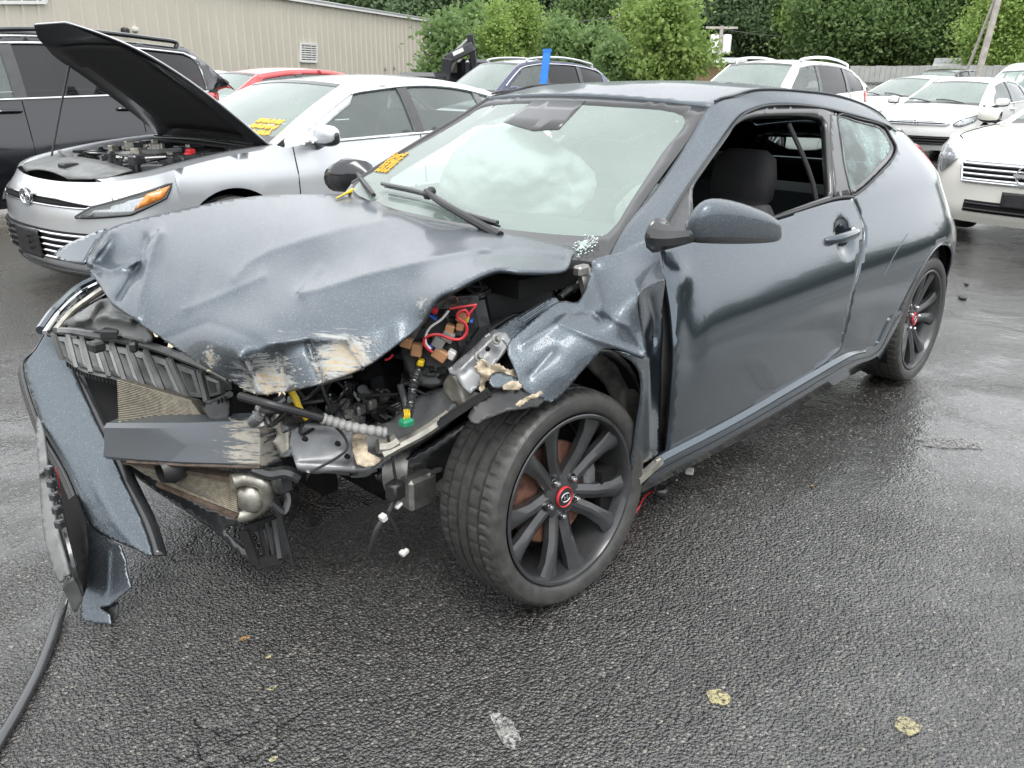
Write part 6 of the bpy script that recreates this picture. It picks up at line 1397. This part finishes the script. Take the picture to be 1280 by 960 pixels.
    for nm, seg, b0, b1, c0, c1 in (('windshield', segA, bow, bow*.45, .012, .035), ('rear_window', segC, -bow*.5, -bow, .035, .02)):
        f = ribbon(nm, seg, b0, b1, c0, c1, M['glass_ws'] if nm == 'windshield' else M['glass'], .93)
        V = []   # pillars: outer strips of the same surface
        for s in (1, -1):
            V = []; n = len(seg)
            for i, (x, y, z) in enumerate(seg):
                q = i/(n-1); b = b0+(b1-b0)*q; c = c0+(c1-c0)*q
                for t in (.915, .96, 1.0): V.append((x+b*(1-t*t), y*t*s, z+c*(1-t*t)+.006*(t < 1)))
            MO('pillar', V, [(i*3+j, i*3+j+1, (i+1)*3+j+1, (i+1)*3+j) for i in range(n-1) for j in range(2)], pm, root, thick=.012, face=(-1.5, 9*s, 9))
        T = np.linspace(-.93, .93, 13)
        for row, nm2 in ((0, 'glass_border'), (-1, 'glass_border')):
            V = []; r0, r1 = seg[row], seg[1 if row == 0 else -2]; r1 = r0+(r1-r0)*(.8 if row == 0 else .45)
            for (x, y, z), qq in ((r0, 0 if row == 0 else 1), (r1, .1 if row == 0 else .94)):
                b = b0+(b1-b0)*qq; c = c0+(c1-c0)*qq
                for t in T: V.append((x+b*(1-t*t), y*t, z+c*(1-t*t)+.004))
            MO(nm2, V, [(j, j+1, 13+j+1, 13+j) for j in range(12)], M['frit'], f, face=(-1.5, 0, 20))
    EL = np.concatenate([segA, segR[1:], segC[1:]]); ex = EL[::-1, 0]
    def Ey(x): return np.interp(x, ex, EL[::-1, 1])
    def Ez(x): return np.interp(x, ex, EL[::-1, 2])
    def zb(x): return np.interp(-np.asarray(x, float), [-xc, -xd], [zce, belt[1]])
    def G(x, z):
        b = zb(x); f = np.clip((z-b)/np.maximum(Ez(x)-b, .04), 0, 1); y0 = yS(x, b); return y0+(Ey(x)-y0)*f+.02*np.sin(f*PI)
    outer = [(x, float(zb(x))-.004) for x in np.linspace(xc, xd, 30)]+[(p[0], p[2]) for p in EL[::-1]][1:-1]
    holes = []
    for a, b in panes:
        xs = np.linspace(a, b, 12); tp = [(x, float(Ez(x))-.055-.05*(1 if x > roof[0][0] or x < roof[-1][0] else 0)) for x in xs]; bt = [(x, float(zb(x))+.025) for x in xs]
        ok = [i for i in range(12) if tp[i][1] > bt[i][1]+.02]; tp = [tp[i] for i in ok]; bt = [bt[i] for i in ok]; holes.append(np.array(tp+bt[::-1]))
    V2, F = sheet2d(np.array(outer), .06, holes)
    for s in (1, -1):
        fr = MO('window_frame', np.column_stack([V2[:, 0], G(V2[:, 0], V2[:, 1])*s, V2[:, 1]]), F, pm, root, thick=.03, face=(-1.5, 9*s, 1))
        for (a, b), h in zip(panes, holes):
            v2, f2 = sheet2d(h, .09); gm = glass_side if a < panes[0][0]-.2 else ('glass' if glass_side != 'glass_dark' or not suv else 'glass'); g_ = MO('side_window', np.column_stack([v2[:, 0], (G(v2[:, 0], v2[:, 1])-.012)*s, v2[:, 1]]), f2, M[gm], root, face=(-1.5, 9*s, 1))
        mb = MB()
        if chrome_belt:
            L = [np.array([x, (float(G(x, zb(x)+.012))+.004)*s, float(zb(x))+.012]) for x in np.linspace(panes[0][0]+.12, panes[-1][1], 16)]; mb.tube(L, .011, 6, smooth=False)
            if chrome_belt == 2:
                L = [np.array([x, (float(G(x, Ez(x)-.05))+.006)*s, float(Ez(x))-.05]) for x in np.linspace(panes[0][0], panes[-1][1], 24)]; mb.tube(L, .011, 6, smooth=False)
            mb.build('belt_trim', M['chrome'], root, smooth=True)
        for (a, b), (c_, d) in zip(panes[:-1], panes[1:]):   # blackout between panes
            V = [(x, (float(G(x, z))+.004)*s, z) for x in (b+.012, c_-.012) for z in np.linspace(float(zb(x))+.02, float(Ez(x))-.05, 7)]
            MO('pillar_cover', V, [(j, j+1, 7+j+1, 7+j) for j in range(6)], M['plastic_wet'], root, face=(-1.5, 9*s, 1))
        # door seams and handles
        pos = [panes[0][0]+.22, (panes[0][1]+panes[1][0])/2]+([(panes[1][1]+panes[2][0])/2-.05] if len(panes) > 2 else [panes[1][1]-.1])
        for x in pos:
            zt = float(zb(x)); L = [np.array([x+(.06 if z < .4 else 0), float(yS(x, z)+swage(np.array([[x, z]]))[0])*s+.001*s, z]) for z in np.linspace(.28, zt, 9)]
            if abs(x+wb) < ar+.02: L = [p for p in L if p[2] > R+ar*.9]
            if len(L) > 2: mb = MB(); mb.tube(L, .0045, 4, smooth=False); mb.build('door_seam', M['dark'], root)
        for x in pos[1:]:
            hx2 = x+.13; z = belt[1]-.15; y = float(yS(hx2, z)); mb = MB(); mb.tube([(hx2-.10, (y-.01)*s, z), (hx2-.08, (y+.025)*s, z+.005), (hx2+.07, (y+.025)*s, z+.005), (hx2+.10, (y-.01)*s, z)], .014, 8); mb.build('door_handle', pm, root, smooth=True)
        # mirror
        mx, mz = xc-.28, float(zb(xc-.28))+.07; my = W_+.10; V = []; n = 16
        for yy, r in ((-.105,.045),(-.09,.068),(-.02,.080),(.05,.076),(.095,.058),(.112,.03)):
            for k in range(n): a = 2*PI*k/n; ca, sa = math.cos(a), math.sin(a); V.append((mx+.03+.75*r*math.copysign(abs(ca)**.7, ca), (my+yy)*s, mz+r*.95*(sa**.8 if sa > 0 else -abs(sa)**.45)))
        Fm = [(i*n+k, i*n+(k+1) % n, (i+1)*n+(k+1) % n, (i+1)*n+k) for i in range(5) for k in range(n)]+[tuple(range(n)), tuple(5*n+k for k in range(n))]
        mm = MO('wing_mirror', V, Fm, [pm, M['plastic_wet']], root, face=None, fm=[1 if math.sin((k+.5)/n*2*PI) < -.55 else 0 for i in range(5) for k in range(n)]+[1, 1])
        mb = MB(); mb.tube([(mx-.02, (W_*.90)*s, mz-.09), (mx, (W_*.97)*s, mz-.075), (mx+.02, (my-.03)*s, mz-.05)], [.03,.028,.022], 8); mb.build('mirror_arm', M['plastic_wet'], mm, smooth=True)
        if rails:
            L = [np.array([x, float(Ey(x))*.93*s, float(Ez(x))+.075-.02*abs(i-4)/4]) for i, x in enumerate(np.linspace(roof[0][0]-.2, roof[-1][0]+.1, 9))]; L = [L[0]-[0,0,.05]]+L+[L[-1]-[0,0,.05]]; mb = MB(); mb.tube(L, .022, 8); mb.build('roof_rail', M[{1: 'black_paint', 2: 'chrome', 3: 'silver'}[rails]], root, smooth=True)
        if cladding:
            mb = MB(); mb.tube([np.array([a[0], (float(yS(a[0], max(a[1], .25)))+.004)*s, a[1]]) for a in arch(0, ar+.02)], .03, 6, smooth=False); mb.tube([np.array([a[0], (float(yS(a[0], max(a[1], .25)))+.004)*s, a[1]]) for a in arch(-wb, ar+.02)], .03, 6, smooth=False); mb.bar((-ar, (W_*.97)*s, .27), (-wb+ar, (W_*.97)*s, .27), .03, .12); mb.build('cladding', M['plastic'], root, smooth=True, auto=40)
    # --- wheels
    for cx in (0, -wb):
        for s in (1, -1):
            w = bpy.data.objects.new('wheel', None); COL.objects.link(w); w.parent = root; w.location = (cx, (W_-.11)*s, R); w.rotation_euler = (0, random.random(), 0 if s > 0 else PI)
            key = ('wheel', round(R, 2), spokes)
            if key not in KIDS:
                mb = MB(); q = R-.10; mb.lathe([(q,.085),(q+.012,.10),(q+.05,.108),(R-.02,.10),(R-.004,.085),(R,.05),(R-.007,.045),(R-.007,.035),(R,.03),(R,-.05),(R-.01,-.09),(q,-.095)], seg=48); t = mb.build('tyre', M['rubber'], w, smooth=True, auto=40)
                mb = MB(); mb.lathe([(q+.004,.09),(q,.097),(q-.012,.09),(q-.02,.05),(q-.03,-.05),(q,-.09)], seg=40)
                for k in range(spokes):
                    a = 2*PI*k/spokes; mb.bar((.05*math.cos(a), .06, .05*math.sin(a)), ((q-.006)*math.cos(a), .075, (q-.006)*math.sin(a)), .036, .03, up=(0,1,0), bev=.006)
                mb.lathe([(0,.078),(.04,.076),(.06,.06),(.06,0)], seg=20); mb.lathe([(0,-.01),(q-.03,-.01)], seg=24, mi=1); ri = mb.build('rim', [M['silver'], M['dark']], w, smooth=True, auto=40); KIDS[key] = (t, ri)
            else:
                for p in KIDS[key]: c = p.copy(); COL.objects.link(c); c.parent = w
            housing(cx, R, ar+.01, (W_-.03)*s, (W_-.40)*s, root, a0=-18, a1=198)
    # --- underbody, cabin
    mb = MB(); mb.box((-wb/2, 0, .30), (wb+1.0, W_*1.35, .16)); mb.box((-wb/2, 0, .34), (wb-.9, W_*1.9, .20)); mb.box((.45, 0, .40), (.5, W_*1.15, .3)); mb.box((-wb-.4, 0, .45), (.7, W_*1.2, .4)); mb.build('underbody', M['dark'], root)
    mb = MB(); mb.box((xc-.38, 0, zce-.16), (.62, W_*1.55, .26), bev=.08); mb.build('dashboard', M['interior'], root)
    for yy in (.36, -.36):
        st = MB(); st.box((-1.62, yy, .88), (.16, .46, .62), Matrix.Rotation(-.28, 3, 'Y'), bev=.06); st.box((-1.36, yy, .55), (.5, .5, .18), bev=.06); st.box((-1.74, yy, 1.25 if not suv else 1.34), (.11, .27, .19), Matrix.Rotation(-.2, 3, 'Y'), bev=.04); st.build('front_seat', M['seat'] if not cream else M['interior'], root)
    mb = MB(); mb.box((-2.55, 0, .85), (.2, W_*1.4, .6), Matrix.Rotation(-.3, 3, 'Y'), bev=.06); mb.build('rear_bench', M['seat'], root)
    mb = MB(); c = np.array([xc-.62, .36, zce+.0]); Rr = Matrix.Rotation(-.45, 3, 'Y'); mb.tube([c+np.array(Rr @ Vector((0, .18*math.cos(a), .18*math.sin(a)))) for a in np.linspace(0, 2*PI, 20, endpoint=False)], .015, 6, smooth=False, closed=True); mb.build('steering_wheel', M['plastic'], root, smooth=True)
    mb = MB(); mb.box((roof[0][0]+.06, 0, roof[0][2]-.06), (.05, .24, .07), bev=.02); mb.build('rear_view_mirror', M['plastic'], root)
    # wipers
    mb = MB()
    for a, b in ((.50, -.10), (-.15, -.66)):
        P0 = np.array([xc+bow*.85*(1-.3)-.02, a*W_, zce+.055]); P1 = np.array([xc-.10+bow*.7, b*W_, zce+.115]); mb.tube([P0, (P0+P1)/2+[.0,0,.015], P1], .010, 6)
    mb.build('wiper_blade', M['plastic'], root, smooth=True)
    # tail lamps
    if True:
        for s in (1, -1):
            zt_ = belt[1]-.10 if not suv else belt[1]-.02; v2, f2 = sheet2d(np.array([(.52*s,zt_),(.98*s,zt_+.02),(.98*s,zt_-.16),(.60*s,zt_-.14)]), .06); MO('tail_lamp', fmap(v2[:, 0], v2[:, 1], .008, -1), f2, M[tailcol], root, thick=.006, face=(-9, 0, .5))
    # --- front face features
    for ft in front:
        nm, poly, mt, off = ft[:4]; opt = ft[4] if len(ft) > 4 else {}
        for s in ((1, -1) if opt.get('both') else (1,)):
            pl = np.array([(a*s, b) for a, b in poly]); pl = crom(pl, 3, True) if opt.get('round') else pl
            v2, f2 = sheet2d(pl, .035); o_ = MO(nm, fmap(v2[:, 0], v2[:, 1], off), f2, M[mt], root, thick=.008, face=(9, 0, .6))
            if opt.get('slats'):
                z0, z1 = pl[:, 1].min(), pl[:, 1].max(); k = opt['slats']
                for i in range(k):
                    z = z0+(z1-z0)*(i+.5)/k; xi = []
                    for a, b in zip(pl, np.roll(pl, -1, 0)):
                        if (a[1]-z)*(b[1]-z) < 0: xi.append(a[0]+(b[0]-a[0])*(z-a[1])/(b[1]-a[1]))
                    if len(xi) >= 2: mb = MB(); mb.tube(fmap(np.linspace(min(xi)+.01, max(xi)-.01, 13), z, off+.008), opt.get('sr', .008), 6, smooth=False); mb.build('grille_slat', M[opt.get('sm', 'chrome')], o_, smooth=True)
            if opt.get('rim'):
                mb = MB(); mb.tube(fmap(dens(pl, .04)[:, 0], dens(pl, .04)[:, 1], off+.006), opt.get('rr', .008), 6, smooth=False, closed=True); mb.build(nm+'_rim', M[opt['rim']], o_, smooth=True)
            if opt.get('lens'):
                cc = pl.mean(0); sp_ = (pl[:, 0].max()-pl[:, 0].min())
                for q in (-.22, .18):
                    c = fmap(cc[0]+q*sp_, cc[1], off-.012); mb = MB(); mb.lathe([(0,.012),(.022,.010),(.034,0),(.036,-.01)], c, 16, Matrix.Rotation(-PI/2, 4, 'Z')); mb.build('projector', M['chrome'], o_, smooth=True)
                MO(nm+'_cover', fmap(v2[:, 0], v2[:, 1], off+.016), f2, M['glass_clear'], o_, face=(9, 0, .6))
    return root, fmap, zs, yS
def engine_bay(root, xc, xtip, zs, yS, crown):
    mb = MB(); mb.box((.10, 0, .70), (1.15, 1.30, .10)); mb.box((xc+.06, 0, .86), (.06, 1.45, .24)); mb.box((.62, 0, .68), (.06, 1.2, .25)); mb.build('bay_floor', M['dark'], root)
    rng = random.Random(4); mb = MB(); mb.box((.05, .05, .82), (.55, .70, .16), bev=.04); mb.box((.05, -.02, .905), (.42, .44, .05), Matrix.Rotation(.1, 3, 'X'), bev=.02); mb.build('engine_cover', M['grey_plastic'], root)
    mb = MB()
    for _ in range(60): mb.box((rng.uniform(-.30, .50), rng.uniform(-.62, .62), rng.uniform(.78, .90)), tuple(rng.uniform(.03, .14) for _ in range(3)), Matrix.Rotation(rng.random()*3, 3, 'Z'), bev=.01)
    for _ in range(26):
        p = [(rng.uniform(-.35, .5), rng.uniform(-.6, .6), rng.uniform(.84, .95))]
        for k in range(2): p.append((max(-.4, min(.5, p[-1][0]+rng.uniform(-.2, .2))), max(-.6, min(.6, p[-1][1]+rng.uniform(-.2, .2))), max(.80, min(.93, p[-1][2]+rng.uniform(-.05, .05)))))
        mb.tube(p, rng.uniform(.006, .018), 6, 4)
    s = mb.build('engine_hardware', M['plastic_wet'], root); s['kind'] = 'stuff'
    mb = MB()
    for _ in range(16): mb.box((rng.uniform(-.2, .3), rng.uniform(-.35, .3), rng.uniform(.90, .95)), tuple(rng.uniform(.02, .07) for _ in range(3)), Matrix.Rotation(rng.random()*3, 3, 'Z'), bev=.006)
    mb.build('engine_fittings', M['alum'], root)['kind'] = 'stuff'
    mb = MB(); mb.box((-.02, .42, .93), (.06, .05, .06), bev=.01); mb.box((.03, .47, .90), (.05, .04, .08), bev=.01); mb.build('battery_terminal_cover', M['wire_red'], root)
    mb = MB(); mb.box((.02, .50, .86), (.26, .18, .14), bev=.015); mb.build('battery', M['plastic'], root)
    V = []; st = np.linspace(.50, xtip-.03, 6); T = np.linspace(-.86, .86, 13)
    for x in st:
        z = float(zs(x)); y = float(yS(x, z))
        for t in T: V.append((x, min(y, .72)*t, z+crown*(1-t*t)*.9+.004))
    MO('radiator_cover', V, [(i*13+j, i*13+j+1, (i+1)*13+j+1, (i+1)*13+j) for i in range(5) for j in range(12)], M['grey_plastic'], root, thick=.01, face=(0, 0, 9))
    mb = MB(); mb.box((.66, .10, float(zs(.66))+.05), (.10, .10, .03), bev=.008); mb.build('latch', M['plastic'], root)
    # cowl with wipers' linkage
    mb = MB(); mb.box((xc+.02, 0, .955), (.22, 1.40, .04), bev=.01)
    for k in range(3): mb.tube([(xc+.12-.05*k, -.6, .965+.012*k), (xc+.16-.05*k, 0, .985+.012*k), (xc+.12-.05*k, .62, .965+.012*k)], .010, 6)
    mb.build('cowl', M['plastic'], root)
R2 = math.radians
M['underside'] = simple('hood_underside', (.055, .057, .062), .35, coat=.5, bs=.2, bscale=30)
# silver sedan with its hood up
cam_front = (('upper_grille', [(-.42,.655),(.42,.655),(.46,.675),(.20,.70),(-.20,.70),(-.46,.675)], 'dark', .004, dict(rim='chrome', rr=.006)),
    ('lower_grille', [(-.52,.50),(.52,.50),(.62,.42),(.55,.30),(-.55,.30),(-.62,.42)], 'dark', .004, dict(slats=5, sr=.010)),
    ('headlamp', [(.36,.60),(.46,.665),(.70,.735),(.90,.785),(.965,.80),(.92,.72),(.70,.63)], 'lens_in', .002, dict(both=1, lens=1, rim='plastic', rr=.012)),
    ('indicator', [(.72,.655),(.79,.75),(.95,.792),(.90,.72)], 'amber', .020, dict(both=1)),
    ('fog_trim', [(.60,.44),(.78,.475),(.80,.455),(.64,.40)], 'chrome', .006, dict(both=1)), ('bumper_lip', [(-.75,.235),(.75,.235),(.78,.20),(-.78,.20)], 'plastic_wet', .02, dict()),
    ('number_plate_holder', [(-.085,.49),(.085,.49),(.085,.30),(-.085,.30)], 'plastic', .03, dict()))
CAMRY, cf, czs, cys = car('silver_sedan', (-1.069,-3.902), .074, 'silver sedan with raised hood exposing its engine, beside the wrecked hatchback', paint='silver', fo=.93, wb=2.825, ro=1.09, W_=.92, R=.34, zc=1.0, zn=.77, xc=-.46,
    roof=((-1.26,.60,1.375),(-1.85,.615,1.425),(-2.35,.605,1.41),(-2.85,.56,1.335)), xd=-3.45, zd=1.10, belt=(.96,1.03), front=cam_front, hood_open=R2(45), chrome_belt=2, nose=((.15,-.10),(.28,-.01),(.45,.0),(.62,-.01),(.72,-.06),(.8,-.14)), nexp=2.35)
CAMRY.scale = (1, 1, .965)
# round badge: two ovals in a ring
c = cf(0, .685, .02); mb = MB()
for rx, rz, dz, ta in ((.072,.050,0,0),(.046,.026,.012,0),(.022,.046,.0,0)): mb.tube([c+np.array([.012, rx*math.cos(a), rz*math.sin(a)+dz]) for a in np.linspace(0, 2*PI, 28, endpoint=False)], .006, 6, smooth=False, closed=True)
mb.lathe([(0,.006),(.075,.004),(.08,-.006)], c, 24, Matrix.Rotation(-PI/2, 4, 'Z') @ Matrix.Diagonal((1,1,.72,1)), mi=1); mb.build('oval_badge', [M['chrome'], M['plastic_wet']], CAMRY, smooth=True, auto=50)
mb = MB(); 
for zz in (.36, .40, .44):
    mb = MB(); mb.box(cf(.03, zz, .045), (.01, .03, .02), bev=.003); mb.build('plate_clip', M['dark'], CAMRY)
mb = MB(); mb.tube([(.50,-.58,.83), (.36,-.60,1.20), (.20,-.62,1.60)], .007, 6, smooth=False); PROP = mb.build('prop_rod', M['plastic'], CAMRY, smooth=True)
# yellow grease-pencil marks low on the screen
mb = MB()
def wsp(s, t):
    f = .10+.24*s; tt = .50+.32*t; x = -.46+(-1.26+.46)*f; yb_ = .777+(.60-.777)*f; q = .14+(.063-.14)*f
    return np.array([x+q*(1-tt*tt)+.004, yb_*tt, .975+(1.375-.975)*f+.018*math.sin(f*PI)+.02*(1-tt*tt)+.006])
for r in range(3):
    t = .03
    while t < .9:
        w_ = random.uniform(.14, .28); k_ = int(w_*34)+3
        mb.tube([wsp((r+.15+.7*(q % 2)+random.uniform(-.12, .12))/3, min(1, t+w_*(q+random.uniform(-.3, .3))/k_)) for q in range(k_)], .0042, 4, 2); t += w_+.04
mb.build('marker_writing', M['sticker'], CAMRY)
# black family SUV seen from its side, behind the silver sedan
suv_front = (('grille', [(-.45,.95),(.45,.95),(.42,.60),(-.42,.60)], 'dark', .006, dict(slats=4)), ('headlamp', [(.50,.92),(.92,.97),(.92,.90),(.52,.84)], 'lens_in', .004, dict(both=1, lens=1)))
car('dark_suv', (.80,-7.30), R2(1.5), 'black family SUV with chrome window trim, parked behind the raised hood', 'suv', paint='black_paint', fo=1.0, wb=3.05, ro=.98, W_=.995, R=.38, zc=1.16, zn=.98, xc=-.55, roof=((-1.35,.66,1.64),(-1.9,.68,1.70),(-2.8,.67,1.69),(-3.55,.62,1.64)), xd=-3.95, zd=1.2, belt=(1.14,1.22), suv=True, panes=((-.80,-1.75),(-1.83,-2.74),(-2.84,-3.60)), nose=((.2,-.1),(.4,0),(.7,0),(1.0,-.06)), front=suv_front, glass_side='glass_dark', chrome_belt=2, rails=1, bow=.1)
# red and white cars behind the silver sedan
car('red_car', (-3.55,-9.35), R2(2), 'red roofed car half hidden behind the silver sedan', paint='red_paint', zc=1.0, chrome_belt=False, roof=((-1.15,.60,1.38),(-1.75,.61,1.45),(-2.4,.60,1.44),(-2.9,.56,1.36)))
car('white_car', (-4.0,-13.4), R2(3), 'white car whose roof shows between the dark SUV and the tan building', paint='white', roof=((-1.15,.60,1.38),(-1.75,.61,1.44),(-2.4,.60,1.42),(-2.9,.56,1.34)))
car('blue_suv', (-9.553,-10.08), -.09, 'dark blue SUV with roof rails behind the silver sedan', 'suv', paint='navy', fo=.95, wb=2.75, ro=.95, W_=.95, R=.37, zc=1.10, zn=.95, xc=-.3, roof=((-1.05,.62,1.60),(-1.6,.645,1.665),(-2.5,.63,1.64),(-3.15,.58,1.55)), xd=-3.55, zd=1.2, belt=(1.10,1.18), suv=True, panes=((-.55,-1.55),(-1.62,-2.48),(-2.56,-3.20)), nose=((.2,-.1),(.4,0),(.7,0),(.95,-.05)), front=suv_front, glass_side='glass_dark', chrome_belt=2, rails=3, bow=.12)
lex_front = (('grille', [(-.30,.85),(.30,.85),(.40,.55),(-.40,.55)], 'dark', .006, dict(slats=4, rim='chrome')), ('headlamp', [(.48,.82),(.93,.90),(.90,.78),(.50,.72)], 'lens_in', .004, dict(both=1, lens=1)))
car('white_suv', (-10.767,-5.089), -.027, 'white SUV with silver roof rails directly behind the hatchback roof', 'suv', paint='white', fo=.92, wb=2.74, ro=.98, W_=.94, R=.37, zc=1.08, zn=.92, xc=-.25, roof=((-1.02,.62,1.60),(-1.6,.645,1.66),(-2.5,.63,1.63),(-3.1,.58,1.55)), xd=-3.6, zd=1.2, belt=(1.10,1.20), suv=True, panes=((-.50,-1.55),(-1.60,-2.55),(-2.60,-3.22)), nose=((.2,-.1),(.4,0),(.7,0),(.95,-.05)), front=lex_front, glass_side='glass_dark', chrome_belt=False, rails=2, bow=.14)
el_front = (('grille', [(-.20,.70),(.20,.70),(.42,.66),(.36,.63),(-.36,.63),(-.42,.66)], 'dark', .006, dict(slats=2, rim='chrome', rr=.007)), ('lower_grille', [(-.46,.44),(.46,.44),(.36,.30),(-.36,.30)], 'dark', .006, dict(slats=3, sm='plastic', rim='plastic')),
    ('headlamp', [(.46,.66),(.60,.75),(.96,.82),(.93,.74),(.70,.66),(.55,.62)], 'lens_in', .004, dict(both=1, lens=1, round=1, rim='plastic', rr=.006)), ('fog_pocket', [(.58,.42),(.78,.46),(.76,.33),(.62,.32)], 'grey_plastic', .004, dict(both=1)))
ELA, ef, _, _ = car('white_sedan', (-15.658,-3.475), -.041, 'white compact sedan facing the camera with dark windscreen wipers, behind the hatchback tail', paint='white', group='white sedans parked in the far row', fo=.88, wb=2.7, ro=.95, W_=.89, R=.32, zc=.97, zn=.77, xc=-.15, roof=((-.98,.56,1.34),(-1.5,.575,1.42),(-2.1,.565,1.40),(-2.7,.52,1.31)), xd=-3.25, zd=1.06, belt=(.95,1.04), front=el_front, panes=((-.42,-1.50),(-1.57,-2.40),(-2.46,-2.8)), nexp=2.2)
c = ef(0, .67, .02); mb = MB(); mb.tube([c+np.array([.012, .07*math.cos(a), .036*math.sin(a)]) for a in np.linspace(0, 2*PI, 28, endpoint=False)], .006, 6, smooth=False, closed=True)
for a, b in (((.035,-.025),(.015,.028)),((-.015,-.028),(-.035,.025)),((.022,-.004),(-.022,.004))): mb.bar(c+np.array([.012, a[0], a[1]]), c+np.array([.012, b[0], b[1]]), .012, .01)
mb.build('slanted_letter_emblem', M['chrome'], ELA)
car('white_sedan', (-19.6,-6.0), -.25, 'small white sedan in the far row between the white SUV and the compact sedan', paint='white', group='white sedans parked in the far row', fo=.88, wb=2.7, ro=.95, W_=.90, R=.32, zc=1.0, zn=.80, xc=-.15, roof=((-.98,.56,1.39),(-1.5,.575,1.46),(-2.1,.565,1.44),(-2.7,.52,1.35)), front=el_front, panes=((-.42,-1.50),(-1.57,-2.40),(-2.46,-2.8)), chrome_belt=False)
car('dark_car', (-29.5,-8.5), -.1, 'dark car in the far row beside the grey fence', paint='black_paint', zc=1.1, zn=.9, xc=-.2, belt=(1.05,1.1), zd=1.2, roof=((-1.0,.6,1.62),(-1.6,.62,1.70),(-2.4,.61,1.68),(-2.9,.57,1.55)))
car('white_car', (-21.0,-3.6), -.05, 'high rounded white car behind the compact sedan roof', paint='white', zc=1.1, zn=.9, xc=-.1, belt=(1.05,1.12), zd=1.25, chrome_belt=False, roof=((-.8,.62,1.58),(-1.5,.66,1.76),(-2.3,.66,1.78),(-3.0,.6,1.62)), panes=((-.5,-1.5),(-1.57,-2.40),(-2.46,-2.9)))
mx_front = (('grille', [(-.31,.735),(.31,.735),(.34,.70),(.31,.56),(-.31,.56),(-.34,.70)], 'dark', .006, dict(slats=4, rim='chrome', rr=.012, sr=.012)), ('lower_grille', [(-.27,.40),(.27,.40),(.28,.30),(-.28,.30)], 'dark', .006, dict(slats=2, sm='plastic')),
    ('headlamp', [(.42,.73),(.48,.80),(.70,.865),(.77,.82),(.70,.66),(.58,.61)], 'lens_in', .004, dict(both=1, lens=1, round=1)), ('fog_lamp', [(.485,.385),(.51,.35),(.54,.385),(.51,.42)], 'lens_in', .010, dict(both=1, round=1, rim='chrome', rr=.004)),
    ('number_plate_holder', [(-.055,.50),(.055,.50),(.055,.37),(-.055,.37)], 'plastic', .03, dict()), ('tow_cover', [(.50,.57),(.56,.57),(.56,.50),(.50,.50)], 'cream', .003, dict()))
MAX, mf, _, _ = car('white_sedan', (-7.638,.377), -.10, 'pearl white sedan with chrome grille, cut by the right photo edge', paint='cream', group='white sedans parked in the far row', fo=.97, wb=2.776, ro=1.05, W_=.93, R=.345, zc=1.02, zn=.86, xc=-.45, roof=((-1.25,.60,1.38),(-1.8,.61,1.455),(-2.4,.60,1.44),(-2.9,.55,1.35)), front=mx_front, nexp=2.7, nose=((.15,-.08),(.30,0),(.55,0),(.75,-.03),(.88,-.14)))
c = mf(0, .645, .03); mb = MB(); mb.tube([c+np.array([.012, .075*math.cos(a), .075*math.sin(a)]) for a in np.linspace(0, 2*PI, 30, endpoint=False)], .008, 6, smooth=False, closed=True); mb.bar(c+np.array([.014,-.095,0]), c+np.array([.014,.095,0]), .012, .028); mb.build('round_badge', M['chrome'], MAX)
